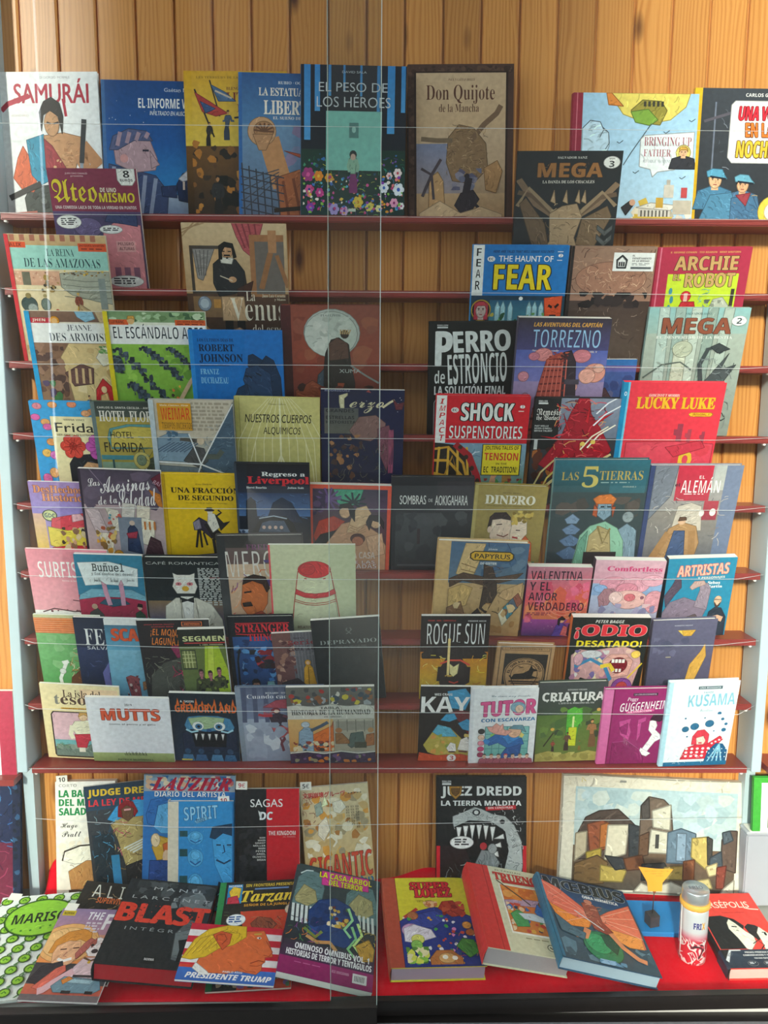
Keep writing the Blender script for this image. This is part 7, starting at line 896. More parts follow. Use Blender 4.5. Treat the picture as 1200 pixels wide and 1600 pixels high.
B('thef', 'comic of a laughing woman and a beagle over a blue car, mauve and orange sky', '9a7f9c', '8a7090', 'p', 's',
  r(0, 0, 1, .3, '8f7aa0', 'b88a9c'), r(0, .3, 1, .62, 'd89a80', 'e8904a'), r(0, .62, 1, .84, '3a3a40', '4a484c'), r(0, .84, 1, .94, 'c8684a', 'b85a4c'), r(0, .94, 1, 1, '6a6266'), e(.3, .4, .4, 'e8b070', .22), e(.28, .4, .32, 'eebf80', .17), r(.03, .03, .21, .09, 'c8b02c'), t('NORMA', .05, .045, .19, .075, '3a3410', 'bd'), t('THE', .4, .04, .62, .13, 'f0ecf0', 'bd', 0, .1), t('FIX', .66, .06, 1.0, .24, 'f0ecf0', 'bd', .02, .1), lines(4, .42, .16, .64, .29, 'd8ccd8', 3), p([(.1, .52), (.12, .38), (.24, .28), (.44, .24), (.56, .28), (.6, .4), (.44, .36), (.26, .42), (.2, .52)], 'd8903c'), p([(.18, .44), (.3, .38), (.46, .38), (.52, .5), (.46, .62), (.32, .68), (.2, .62), (.16, .52)], 'ecb48a'), l([(.24, .48), (.32, .47)], .014, '5a3a2c'), l([(.4, .46), (.48, .45)], .014, '5a3a2c'), l([(.26, .58), (.34, .6), (.44, .57)], .03, 'f8f0ec'), l([(.34, .5), (.32, .55), (.36, .55)], .01, 'b0705a'), p([(.0, .82), (.1, .66), (.34, .6), (.4, .68), (.2, .86)], '2c2c34'), p([(.1, .88), (.3, .68), (.4, .64), (.44, .7), (.2, .9)], 'd86a5a'),
  p([(.56, .46), (.6, .36), (.7, .33), (.8, .36), (.84, .46), (.76, .54), (.64, .54)], 'f0e4e4'), p([(.52, .4), (.58, .34), (.64, .36), (.6, .46), (.5, .58), (.46, .52)], 'b8645c'), p([(.8, .36), (.88, .38), (.94, .5), (.92, .6), (.84, .5)], 'b8645c'), p([(.66, .34), (.6, .4), (.64, .45), (.68, .4)], 'a8584c'), p([(.78, .36), (.82, .42), (.76, .45), (.74, .4)], 'a8584c'), e(.7, .485, .045, '3a2c30', .025), e(.64, .42, .018, '2a2020'), e(.78, .42, .018, '2a2020'), p([(.6, .56), (.8, .55), (.88, .68), (.88, .8), (.5, .8), (.52, .66)], 'e0c4cc'), l([(.6, .56), (.7, .59), (.8, .56)], .02, '6a4a2c'), e(.69, .605, .022, 'd8b03a'), l([(.54, .7), (.36, .82), (.26, .9), (.2, .92)], .07, 'dcb0b8'), p([(.34, .86), (.46, .76), (.92, .78), (.98, .88), (.9, .92), (.4, .92)], '6a8a9a'), p([(.48, .78), (.86, .79), (.82, .83), (.5, .82)], '9ab8c4'), r(.5, .9, .62, .93, '22262a'), r(.8, .9, .9, .93, '22262a'), p([(.44, .8), (.52, .76), (.58, .78), (.48, .84)], 'd8863a'), r(.56, .74, .92, .765, '3a3438'))
B('blast', 'very thick black book with distressed red capitals and red-stained page edges', '26282a', '1c1d1f', 'h', 'm',
  r(0, 0, 1, 1, '2a2d2f', '202224'), p([(.5, 0), (1, 0), (1, .5), (.8, .45), (.7, .62), (.74, .9), (.96, .95), (1, 1), (1, 0), (.9, 0)], '5a6062'), b(34, .55, .02, .99, .34, .06, .12, '4a4f52 6f7678 3a3e40 80888a', 3), b(20, .1, .02, .55, .22, .05, .1, '3a3e40 34383a 4f5456', 4), t('M A N U', .3, .09, .82, .13, 'b4b8b8', ''), t('L A R C E N E T', .1, .21, .96, .25, 'b4b8b8', ''), t('BLAST', .02, .31, .99, .53, 'e2442f', 'bd', .045), b(60, .04, .31, .97, .53, .004, .012, '2a2d2f b83424', 6), t('I N T É G R A L', .16, .58, .86, .625, '9aa0a0', ''), p([(.7, .62), (.86, .56), (.99, .6), (.99, .9), (.74, .88)], '70787a'), p([(.76, .7), (.84, .68), (.95, .72), (.97, .82), (.93, .92), (.89, .82), (.84, .92), (.8, .92), (.8, .8)], '17181a'), r(.46, .9, .6, .97, '17181a'), t('NORMA', .48, .91, .58, .935, 'd8d8d8', 'bd'), pages=M_PAGE_RED)
B('tarzan', 'black and orange comic with curled yellow title, green spine, half covered by another', '2c2a26', '2c8a4a', 'p', 's',
  r(0, 0, 1, .42, '2a2622', '26221f'), r(0, 0, .08, 1, '2f8a4c', '1c5a34'), r(.08, .3, 1, 1, 'c8462c', 'b84028'), p([(.08, .28), (.3, .3), (.34, .42), (.4, .56), (.36, 1), (.08, 1)], '2c2622'), r(.11, .03, .3, .22, '2a8ac0'), p([(.13, .1), (.18, .05), (.28, .07), (.27, .16), (.18, .2)], 'e8c03a'), p([(.12, .16), (.24, .14), (.28, .22), (.12, .22)], 'c8384a'), t('NORMA', .12, .035, .29, .055, 'e8ecec', 'bd'), t('SIN FRONTERAS PRESENTA:', .34, .03, .98, .06, 'e0c040', 'bd', .0), r(.46, .075, .9, .09, '6a8ac0'), t('Tarzan', .3, .1, .96, .22, 'e8c83c', 'bi', .02, 0), t('SEÑOR DE LA JUNGLA', .34, .23, .94, .26, 'e0a030', 'bd'), b(40, .1, .3, .36, .98, .03, .06, '3a4a30 1c1814 5a6a40 2a2420', 4, 'k'), e(.26, .38, .12, 'eef2f4', .055), lines(3, .17, .345, .35, .41, '2a5a9a', 5), e(.93, .3, .06, 'd8c8b0', .045), p([(.45, .42), (.54, .36), (.7, .38), (.78, .44), (.7, .5), (.5, .5)], '8a4a34'), b(24, .4, .36, .86, .52, .03, .06, '6a2c20 3a201a b06a4a', 6, 'k'), b(40, .1, .86, .98, .99, .03, .06, '4a6a4a 7a5a8a 3a3a34 a08a70', 7))
B('trump', 'landscape comic of a yellow-haired orange profile over striped red and white, blue strip below', '3a6ac0', 'd8dce4', 'p', 's',
  *[r(0, .0 + .118 * k, 1, .118 * (k + 1), 'd0283c' if k % 2 == 0 else 'f0ecec') for k in range(7)], r(0, .78, 1, 1, '3f74c8', '3a68b8'), r(.0, .74, .2, .79, 'd8442c'), p([(.16, .78), (.2, .5), (.42, .3), (.6, .1), (.8, .06), (.86, .22), (.92, .42), (.94, .52), (.86, .54), (.87, .62), (.84, .66), (.85, .76), (.8, .84), (.7, .82), (.6, .8), (.5, .86), (.3, .86)], 'e2703c'), p([(.0, .64), (.08, .3), (.2, .1), (.4, .0), (.6, .0), (.62, .2), (.5, .36), (.36, .44), (.24, .6), (.1, .66)], 'e4be2c'), *[l([(.04 + .06 * k, .6 - .04 * k), (.14 + .08 * k, .28 - .05 * k), (.4 + .04 * k, .08 + .02 * k)], .008, '9a7a14') for k in range(5)], p([(.32, .32), (.26, .2), (.34, .12), (.46, .16), (.46, .34), (.4, .46)], 'd85e30'), l([(.32, .3), (.3, .2), (.38, .17), (.42, .26), (.38, .36)], .012, '8a3418'), l([(.7, .14), (.78, .12)], .03, 'd8b04a'), e(.76, .2, .025, 'f0e8e0', .02), e(.765, .2, .01, '2a2a2a', .014), l([(.84, .24), (.93, .44), (.9, .52), (.84, .5)], .01, '9a3c1c'), l([(.72, .66), (.8, .6), (.86, .62)], .014, '9a3c1c'), l([(.72, .7), (.8, .7), (.85, .66)], .01, '9a3c1c'), l([(.62, .74), (.7, .8), (.8, .8)], .01, 'b04c24'), p([(.16, .7), (.3, .84), (.34, .9), (.24, .9), (.14, .8)], 'f2f0ec'), t('PABLO RÍOS', .46, .815, .66, .845, 'f0f0f0', 'bd'), t('PRESIDENTE TRUMP', .1, .87, .96, .96, 'f4f4f4', 'bd', .03, .2))
B('casa', 'thick comic of murky green domes around a blue orb, pink title plate, purple foot', '2a3440', '5a2a5c', 'p', 's',
  r(0, 0, 1, .75, '36464a', '2a3038'), r(0, .72, 1, .86, '3a3444', '4a2a4c'), r(0, .86, 1, 1, '9a2468', '8a1e5c'), p([(.02, .4), (.04, .14), (.14, .04), (.3, .06), (.36, .2), (.34, .4)], '5f7f82'), p([(.62, .42), (.62, .2), (.74, .08), (.92, .1), (.99, .26), (.99, .44)], '5f7f82'), p([(.04, .34), (.12, .2), (.26, .24), (.3, .34), (.2, .4), (.06, .38)], 'a8a070'), p([(.66, .3), (.76, .18), (.92, .22), (.95, .34), (.86, .4), (.72, .38)], 'a8a070'), *[l([(.04 + .05 * k, .4), (.06 + .05 * k, .56)], .022, 'd8e0e0') for k in range(5)], *[l([(.74 + .05 * k, .38), (.76 + .05 * k, .52)], .02, 'd0d8d4') for k in range(5)], l([(.06, .1), (.12, .06), (.2, .05)], .012, 'c8dcdc'), l([(.7, .14), (.78, .1), (.86, .1)], .012, 'c8dcdc'),
  p([(.25, .6), (.22, .44), (.32, .32), (.5, .27), (.68, .32), (.8, .44), (.82, .6), (.66, .7), (.4, .68)], '1f3f78'), b(20, .26, .34, .78, .66, .05, .09, '1c3a70 244888 1a3260', 3), b(26, .44, .34, .68, .54, .02, .04, 'd8b04a 6a2c24 e8d8b0 4a6a3a a84a3c', 4), *[l([(x, y), (x + .06, y + .1), (x - .02, y + .2), (x + .06, y + .26)], .022, c) for x, y, c in ((.66, .34, '9ad8a0'), (.78, .46, 'c8e890'), (.72, .5, '8ac88a'))], l([(.24, .66), (.36, .7), (.5, .68), (.58, .74)], .03, 'c8945a'), l([(.2, .6), (.34, .66), (.4, .6)], .025, '7a8a3a'), b(30, .02, .52, .4, .72, .02, .05, '3a6a8a 8a3a8a d8803a 4a8a4a 2a2434', 6, 'k'), p([(.78, .66), (.92, .58), (.99, .66), (.98, .76), (.86, .78)], 'c89a3a'), b(20, .74, .5, .99, .78, .02, .05, '8a6a2c e0c040 4a3a2a', 7, 'k'),
  p([(.3, .03), (.86, .01), (.87, .14), (.32, .17)], 'd83a9a'), t('LA CASA-ÁRBOL', .28, .035, .9, .09, 'e8e02c', 'bd', .015, 0, 2, ol='5a2a1c', ow=.03), t('DEL TERROR', .4, .1, .8, .155, 'e8e02c', 'bd', .015, 0, 2, ol='5a2a1c', ow=.03), t('OMINOSO ÓMNIBUS VOL. 1', .14, .74, .94, .79, 'f0eef2', 'bd', .02), t('HISTORIAS DE TERROR Y TENTÁGULOS', .06, .80, .97, .85, 'f0eef2', 'bd', .02), lines(1, .16, .895, .5, .905, 'c86a9c', 5), t('ECC EDICIONES', .56, .9, .74, .92, 'd8a0c0', 'bd'), r(.78, .89, .93, .965, 'd8d4d6'), *[r(.8 + .016 * k, .905, .807 + .016 * k, .95, '2a2a2c') for k in range(7)])
B('super', 'thick yellow-topped omnibus of cartoon fantasy creatures on a night sky, terracotta spine', 'd8cc3c', 'b0503c', 'h', 's',
  r(0, 0, 1, .55, 'dcd43c', 'd4c834'), r(0, 0, .15, 1, 'b8543e', 'ac4a38'), l([(.15, 0), (.15, 1)], .006, '7a3428'), p([(.15, .52), (.3, .42), (.55, .36), (.8, .4), (1, .5), (1, 1), (.15, 1)], '2a3a8a'), p([(.2, .56), (.36, .44), (.56, .4), (.7, .48), (.5, .6)], '3a4a9c'), t('SUPER', .32, .06, .78, .15, 'd8303a', 'sb', .05, 0, 0, ol='6a1420', ow=.04), t('LÓPEZ', .36, .14, .78, .245, 'd8303a', 'sb', .05, 0, 0, ol='6a1420', ow=.04), t('1973-1980', .37, .28, .54, .305, '8a7a1c', 'bd'), p([(.6, .38), (.66, .3), (.78, .29), (.86, .38), (.9, .46), (.74, .48)], 'a83a2c'), b(16, .64, .3, .9, .46, .03, .05, 'b8462f 8a2c24 c85a3a', 3), e(.52, .33, .07, 'e0a87c', .04), b(10, .44, .3, .6, .36, .02, .04, 'c8784a e8c090', 4), l([(.2, .48), (.3, .42), (.36, .38)], .03, 'b83a34'), e(.3, .46, .06, 'b06a44', .045), b(60, .18, .46, .98, .98, .015, .03, 'e8d8c0 d8a03a c84a3a 4aa04a e8e8f0 d88ac0', 5), e(.26, .62, .1, 'c89ac8', .07), p([(.18, .6), (.3, .56), (.48, .62), (.52, .7), (.3, .76), (.18, .74)], 'e4dce8'), e(.32, .72, .07, 'd8d870', .05), e(.3, .78, .06, '8ac05a', .05), b(20, .18, .8, .42, .97, .03, .06, '8ac04a d8dc5a 5a8a3a e8e0b0', 6), p([(.42, .92), (.5, .84), (.66, .84), (.76, .92), (.76, .99), (.42, .99)], 'b8743c'), e(.6, .92, .09, 'd8a868', .05), e(.58, .91, .03, 'f4f0e0', .022), e(.68, .92, .03, 'f4f0e0', .022), p([(.72, .8), (.8, .72), (.92, .74), (.96, .86), (.84, .92)], '4a8a3c'), b(16, .72, .66, .96, .9, .02, .05, 'c84a2c 6ab04a d8a040 3a6a2c', 8, 'k'), e(.88, .58, .05, 'd89a4a', .04), e(.9, .66, .05, 'b86a3a', .035), r(.15, .985, 1, 1, '2a3480'), pages=plain('lilac_grey_page_edges', 'a596a6', 0.8, noise=0.08, scale=260))
B('trueno', 'thick cream and red book with framed knights scene and red western lettering', 'd8d4b4', 'd83a38', 'h', 's',
  r(0, 0, 1, 1, 'dcdabc', 'd4d0ae'), r(0, 0, .3, 1, 'd8d6b6'), r(0, 0, .27, 1, 'dc403c', 'd03834'), l([(.2, 0), (.2, 1)], .006, '9a2420'), t('EL CAPITÁN', .36, .03, .7, .05, '7a7458', 'bd'), t('TRUENO', .32, .07, .9, .17, 'd0382c', 'sb', .03, .0, 0, ol='6a1c14', ow=.015), p([(.4, .17), (.88, .16), (.84, .19), (.42, .2)], 'c8302a'), e(.97, .13, .08, '4a6a3a', .05), p([(.92, .08), (.98, .08), (1, .18), (.94, .18)], 'd84a2c'), r(.35, .22, 1, .8, 'f0ece0'), r(.37, .23, 1, .78, 'd8702c', 'c87838'), p([(.37, .42), (.6, .38), (1, .36), (1, .44), (.6, .46), (.37, .5)], 'b898b0'), b(24, .38, .24, 1, .4, .05, .09, 'e08838 d06a2a e8a050', 3), l([(.34, .18), (.6, .36), (.7, .44)], .014, '4a4034'), b(60, .38, .44, .99, .78, .02, .05, '3a6ab0 4a8a4a e8c8a0 d8d0c0 c84a3a 2a3a5a d8a040', 4), p([(.72, .52), (.78, .42), (.9, .4), (1, .46), (1, .7), (.86, .68)], '3a6cb4'), e(.86, .42, .06, '8a5a34', .04), e(.86, .44, .04, 'e0b088', .03), e(.88, .54, .03, 'e0c030', .022), p([(.4, .58), (.5, .52), (.6, .56), (.6, .7), (.44, .72)], '4a9a5a'), e(.56, .5, .05, 'c86a34', .035), e(.56, .51, .035, 'e4b890', .028), p([(.5, .56), (.7, .54), (.9, .6), (.88, .64), (.56, .62)], 'c8d4dc'), r(.84, .7, 1, .76, 'f0ece0'), t('¡A SANGRE', .86, .715, 1.1, .745, '2a2a2a', 'bd'), lines(1, .5, .835, .98, .85, '8a8464', 5), e(.78, .91, .05, '5a5644', .035), e(.78, .91, .043, 'd8d4b4', .03), l([(.76, .9), (.79, .92)], .014, '5a5644'), pages=plain('grey_page_edges', 'a8a0a0', 0.8, noise=0.1, scale=260))
B('moeb', 'large glossy blue book of an orange butterfly-winged figure on a green orb', '2a4a66', '2f6f8f', 'h', 'g',
  r(0, 0, 1, .3, '1c3454', '27507c'), r(0, .3, 1, 1, '3a5a70', '2f4452'), b(24, .05, .45, .98, .98, .06, .14, '45687c 2c4454 58788a 3a5464', 3), t('MŒBIUS', .06, .03, .96, .17, '10202c', 'bd', .05, 0, 0, ol='b8c0c4', ow=.014), t('OBRA HERMÉTICA', .46, .19, .86, .225, 'eef2f4', 'bd', .02), p([(.02, .08), (.2, .16), (.42, .36), (.5, .46), (.42, .58), (.2, .62), (.08, .5), (.02, .3)], 'e8705a'), p([(.98, .2), (.98, .5), (.96, .72), (.8, .74), (.62, .64), (.52, .46), (.7, .34)], 'ec7a5c'), p([(.04, .38), (.3, .5), (.46, .5), (.4, .6), (.2, .62), (.08, .52)], 'f09038'), p([(.6, .56), (.96, .6), (.94, .73), (.78, .74), (.62, .66)], 'f09a4a'), *[l([(.46, .45), (.04 + .02 * k, .12 + .12 * k)], .007, 'f4a890') for k in range(5)], *[l([(.54, .46), (.97, .25 + .12 * k)], .007, 'f8b89a') for k in range(4)], p([(.42, .3), (.5, .26), (.58, .32), (.58, .5), (.66, .6), (.58, .64), (.46, .6), (.42, .44)], '9a4a3a'), b(30, .42, .3, .64, .62, .02, .04, 'c87a5a 6a2c28 e0a080', 5, 'k'), e(.5, .27, .045, 'c8806a', .03), e(.48, .8, .2, '2a7a52', .17), e(.44, .77, .13, '3a9a64', .11), p([(.5, .66), (.62, .64), (.66, .76), (.6, .86), (.52, .78)], '1c4a38'), l([(.38, .62), (.32, .72), (.22, .72)], .06, 'd88a5c'), l([(.62, .62), (.7, .76), (.82, .86), (.9, .88)], .05, 'd88a5c'), p([(.06, .5), (.2, .62), (.34, .68), (.3, .76), (.08, .7)], '4a6878'), l([(.3, .42), (.56, .6)], .012, 'd8dce0'), b(10, .3, .94, .7, .99, .03, .06, '8ab0d0 5a8aac', 7), r(0, 0, .03, 1, '3a7a9a', '2a6a8a'), pages=plain('blue_grey_page_edges', '9cb0bc', 0.75, noise=0.08, scale=260))
B('persep', 'thick red book of two pale faces in black hair, black paper band and dark spine', 'e0453c', '2a2424', 'h', 's',
  r(0, 0, 1, 1, 'ea4a40', 'e2443c'), t('PERSÉPOLIS', .06, .1, .86, .21, 'f4e0cc', '', .012), l([(.76, .21), (.84, .23), (.98, .24)], .014, 'f4e0cc'), t('MARJANE SATRAPI', .36, .27, .72, .29, 'b8302a', 'bd'), p([(.02, .76), (.02, .4), (.12, .33), (.3, .32), (.48, .37), (.58, .46), (.5, .56), (.52, .76)], '1e1f22'), p([(.34, .42), (.4, .37), (.46, .42), (.56, .54), (.64, .6), (.62, .68), (.48, .78), (.42, .76), (.38, .62), (.32, .5)], 'f0f0dc'), l([(.38, .47), (.46, .475)], .014, '1e1f22'), l([(.42, .52), (.46, .53)], .008, '1e1f22'), p([(.58, .48), (.66, .44), (.76, .46), (.84, .52), (.74, .62), (.68, .66), (.6, .56)], '1e1f22'), p([(.72, .56), (.8, .48), (.92, .6), (.95, .64), (.9, .68), (.91, .73), (.84, .77), (.7, .77), (.72, .66)], 'f0f0dc'), e(.84, .58, .02, '1e1f22', .02), l([(.8, .555), (.86, .56)], .012, '1e1f22'), l([(.56, .7), (.66, .66), (.72, .72), (.64, .77)], .01, '1e1f22'), pages=M_PAGE_PINK)
STANDING = {'informe':(0,-0.5343,0.0015,0.0640,0.251,0.316,-0.68,0.010),
  'samurai':(0,-0.7760,0.0016,0.0620,0.235,0.332,0.80,0.012),
  'little':(0,-0.3318,0.0006,0.0534,0.245,0.336,0.30,0.010),
  'estatua':(0,-0.2087,0.0018,0.0408,0.241,0.326,-0.88,0.012),
  'peso':(0,-0.0543,0.0014,0.0242,0.248,0.339,-0.65,0.016),
  'quijote':(0,0.2094,0.0021,0.0560,0.253,0.357,0.95,0.018),
  'unavoz':(0,0.9016,0.0004,0.0640,0.263,0.315,-0.17,0.010),
  'bringing':(0,0.6255,0.0002,0.0520,0.302,0.297,-0.07,0.022),
  'ateo':(1,-0.6535,0.0001,0.0366,0.205,0.272,-0.04,0.009),
  'mega3':(1,0.4514,0.0015,0.0314,0.241,0.316,0.70,0.014),
  'reina':(2,-0.7455,0.0015,0.0356,0.233,0.295,-0.72,0.010),
  'venus':(2,-0.3275,0.0003,0.0356,0.242,0.325,-0.16,0.010),
  'fear':(2,0.3427,0.0002,0.0272,0.224,0.281,0.11,0.018),
  'depto':(2,0.5592,0.0002,0.0272,0.201,0.280,-0.13,0.018),
  'archie':(2,0.7793,0.0020,0.0314,0.222,0.279,1.03,0.014),
  'jeanne':(3,-0.7064,0.0010,0.0356,0.234,0.296,-0.51,0.010),
  'escandalo':(3,-0.5167,0.0006,0.0245,0.237,0.296,-0.28,0.010),
  'moon':(3,-0.1031,0.0001,0.0272,0.233,0.314,0.07,0.018),
  'robert':(3,-0.3279,0.0003,0.0092,0.219,0.252,-0.17,0.014),
  'bluebook':(3,0.5436,0.0006,0.0356,0.188,0.192,0.39,0.010),
  'perro':(3,0.2385,0.0015,0.0314,0.210,0.278,0.83,0.014),
  'torrezno':(3,0.4432,0.0007,0.0057,0.218,0.286,-0.35,0.024),
  'mega2':(3,0.7692,0.0005,0.0335,0.240,0.316,0.26,0.012),
  'frida':(4,-0.7381,0.0018,0.0335,0.185,0.257,-1.10,0.012),
  'hotel':(4,-0.5807,0.0013,0.0224,0.197,0.258,-0.74,0.010),
  'weimar':(4,-0.4370,0.0009,0.0103,0.199,0.264,-0.54,0.011),
  'nuestros':(4,-0.2371,0.0017,0.0314,0.204,0.270,-0.96,0.014),
  'jezo':(4,-0.0303,0.0009,0.0356,0.201,0.292,-0.52,0.010),
  'shock':(4,0.2599,0.0008,0.0272,0.225,0.279,-0.39,0.018),
  'nemesis':(4,0.4902,0.0004,0.0314,0.209,0.275,-0.20,0.014),
  'lucky':(4,0.7156,0.0004,0.0293,0.245,0.315,-0.17,0.016),
  'deshechos':(5,-0.7448,0.0028,0.0387,0.209,0.234,-1.55,0.007),
  'asesinas':(5,-0.6232,0.0034,0.0276,0.198,0.268,-1.99,0.010),
  'fraccion':(5,-0.4234,0.0016,0.0314,0.199,0.258,-0.90,0.014),
  'regreso':(5,-0.2475,0.0007,0.0182,0.180,0.289,-0.47,0.012),
  'nadas':(5,-0.0622,0.0020,0.0293,0.202,0.232,-1.15,0.016),
  'sombras':(5,0.1448,0.0001,0.0314,0.202,0.256,0.06,0.014),
  'dinero':(5,0.3305,0.0029,0.0293,0.179,0.232,-1.87,0.016),
  'tierras':(5,0.5558,0.0010,0.0293,0.231,0.302,0.51,0.016),
  'aleman':(5,0.7859,0.0006,0.0293,0.226,0.289,0.30,0.016),
  'surf':(6,-0.7649,0.0027,0.0397,0.199,0.242,-1.55,0.006),
  'bunuel':(6,-0.6604,0.0023,0.0287,0.167,0.230,-1.60,0.010),
  'cafe':(6,-0.4700,0.0005,0.0293,0.200,0.225,-0.29,0.016),
  'mercury':(6,-0.2725,0.0017,0.0141,0.209,0.288,0.95,0.014),
  'cone':(6,-0.1490,0.0004,0.0051,0.211,0.266,0.23,0.008),
  'papyrus':(6,0.2615,0.0039,0.0251,0.224,0.268,-2.00,0.020),
  'valentina':(6,0.4631,0.0011,0.0251,0.161,0.202,-0.75,0.020),
  'comfort':(6,0.6358,0.0015,0.0251,0.176,0.221,-0.95,0.020),
  'artristas':(6,0.8255,0.0030,0.0251,0.170,0.227,2.03,0.020),
  'green':(7,-0.7721,0.0026,0.0397,0.164,0.250,-1.78,0.006),
  'ferals':(7,-0.6745,0.0021,0.0318,0.156,0.245,-1.55,0.007),
  'scar':(7,-0.5932,0.0016,0.0239,0.159,0.244,-1.18,0.007),
  'monstruo':(7,-0.4911,0.0016,0.0159,0.179,0.245,1.04,0.007),
  'segmentos':(7,-0.4203,0.0015,0.0028,0.115,0.223,1.53,0.012),
  'stranger':(7,-0.2781,0.0018,0.0335,0.165,0.250,1.26,0.012),
  'serie':(7,-0.1752,0.0044,0.0245,0.136,0.205,3.71,0.008),
  'depravado':(7,-0.0514,0.0067,0.0134,0.171,0.247,4.49,0.010),
  'rogue':(7,0.2072,0.0002,0.0356,0.173,0.254,0.16,0.010),
  'ombligo':(7,0.3838,0.0027,0.0314,0.146,0.169,-2.14,0.014),
  'odio':(7,0.5932,0.0007,0.0251,0.196,0.253,-0.39,0.020),
  'sevenbook':(7,0.7936,0.0035,0.0314,0.161,0.242,2.49,0.014),
  'isla':(8,-0.7566,0.0062,0.0397,0.198,0.238,-3.63,0.006),
  'mutts':(8,-0.6279,0.0024,0.0308,0.211,0.206,-1.28,0.008),
  'gremory':(8,-0.4380,0.0024,0.0356,0.173,0.217,-1.57,0.010),
  'cuando':(8,-0.2330,0.0021,0.0356,0.226,0.238,1.08,0.010),
  'historia':(8,-0.1042,0.0021,0.0255,0.223,0.243,1.09,0.009),
  'kaya':(8,0.2000,0.0009,0.0376,0.163,0.240,-0.61,0.008),
  'tutor':(8,0.3377,0.0016,0.0245,0.171,0.240,1.07,0.012),
  'criatura':(8,0.5167,0.0031,0.0335,0.175,0.254,2.02,0.012),
  'guggen':(8,0.6776,0.0021,0.0193,0.173,0.240,1.38,0.013),
  'yama':(8,0.8388,0.0040,0.0051,0.176,0.267,2.61,0.013),
  'balada':(9,-0.7683,0.0017,0.0238,0.161,0.323,1.20,0.018),
  'judge':(9,-0.6510,0.0103,0.0158,0.182,0.315,6.46,0.007),
  'lauzier':(9,-0.4949,0.0018,0.0067,0.244,0.348,-0.82,0.008),
  'spirit':(9,-0.4551,0.0001,-0.0165,0.173,0.290,-0.05,0.022),
  'sagas':(9,-0.2784,0.0009,-0.0044,0.171,0.317,0.59,0.010),
  'gigantic':(9,-0.0799,0.0077,0.0138,0.184,0.312,4.80,0.008),
  'juez':(9,0.2964,0.0000,0.0279,0.245,0.335,-0.02,0.014),
  'painting':(9,0.7593,0.0123,0.0238,0.513,0.317,-2.75,0.018)}
LYING = {'marisco':(-0.7917,-0.3012,0.2075,12.08,1.70,10.09,0.248,0.300,0.010),
  'alien':(-0.7041,-0.2479,0.2070,19.87,1.39,-6.71,0.170,0.260,0.008),
  'thef':(-0.7043,-0.3332,0.2267,14.06,-0.13,-3.32,0.182,0.243,0.006),
  'blast':(-0.5213,-0.2950,0.2797,4.37,6.03,0.38,0.228,0.287,0.048),
  'tarzan':(-0.2876,-0.2770,0.2072,24.05,-2.48,1.00,0.199,0.271,0.008),
  'trump':(-0.3325,-0.3219,0.2621,6.54,4.39,-0.28,0.223,0.166,0.006),
  'casa':(-0.1090,-0.2927,0.2389,13.91,14.12,-0.22,0.227,0.317,0.020),
  'super':(0.1588,-0.2512,0.2426,8.73,2.10,4.27,0.229,0.286,0.042),
  'trueno':(0.3722,-0.2567,0.2794,6.68,13.56,4.60,0.213,0.290,0.050),
  'moeb':(0.5600,-0.2769,0.2611,4.95,14.67,1.80,0.246,0.290,0.035),
  'persep':(0.9318,-0.2445,0.2314,7.75,-0.25,0.77,0.161,0.239,0.035)}
# ------------------------------------------------------------------ the place: boards, base, rails, street, and added light blockers
SHELF_Z = [2.0 - 0.173 * k for k in range(9)]
LEAN = math.radians(16.7)

def floor_z(y):
    return 0.192 + (y + 0.29) / 0.375 * 0.034

def structure(o):
    o['kind'] = 'structure'
    return o

def boards():
    bm = bmesh.new()
    x0, x1, z0, z1, yw = -2.2, 3.4, 0.0, 3.0, 0.085
    prof = [(x0, yw)]
    n = math.ceil((x0 - PLANK0) / PLANK)
    xb = PLANK0 + n * PLANK
    while xb < x1 - 0.02:
        if xb > x0 + 0.02:
            prof += [(xb - .0075, yw), (xb - .003, yw + .0035), (xb - .0028, yw + .009), (xb + .0022, yw + .009), (xb + .0026, yw + .003), (xb + .0045, yw)]
        xb += PLANK
    prof += [(x1, yw), (x1, yw + .03), (x0, yw + .03)]
    lo = [bm.verts.new((x, y, z0)) for x, y in prof]
    hi = [bm.verts.new((x, y, z1)) for x, y in prof]
    for i in range(len(prof)):
        j = (i + 1) % len(prof)
        bm.faces.new((lo[i], lo[j], hi[j], hi[i]))
    bm.faces.new(lo[::-1]); bm.faces.new(hi)
    return structure(mesh_obj('wall_back', bm, M_PINE))
boards()
structure(box_obj('wall_left', (-2.23, -2.2, -.36, .115, 0, 3.0), M_PINE))
structure(box_obj('wall_right', (3.4, 3.43, -.36, .115, 0, 3.0), M_PINE))
structure(box_obj('ceiling', (-2.23, 3.43, -.4, .115, 3.0, 3.06), plain('cream_ceiling', 'd8d0c0', 0.8)))

def wedge(name, x0, x1, pts, mat):
    bm = bmesh.new()
    a = [bm.verts.new((x0, y, z)) for y, z in pts]; c = [bm.verts.new((x1, y, z)) for y, z in pts]
    for i in range(len(pts)):
        j = (i + 1) % len(pts)
        bm.faces.new((a[i], a[j], c[j], c[i]))
    bm.faces.new(a[::-1]); bm.faces.new(c)
    bmesh.ops.recalc_face_normals(bm, faces=bm.faces)
    return mesh_obj(name, bm, mat)
structure(wedge('floor', -2.2, 3.4, [(-.30, 0), (-.30, floor_z(-.30) - .005), (.085, floor_z(.085) - .005), (.085, 0)], M_BASE))

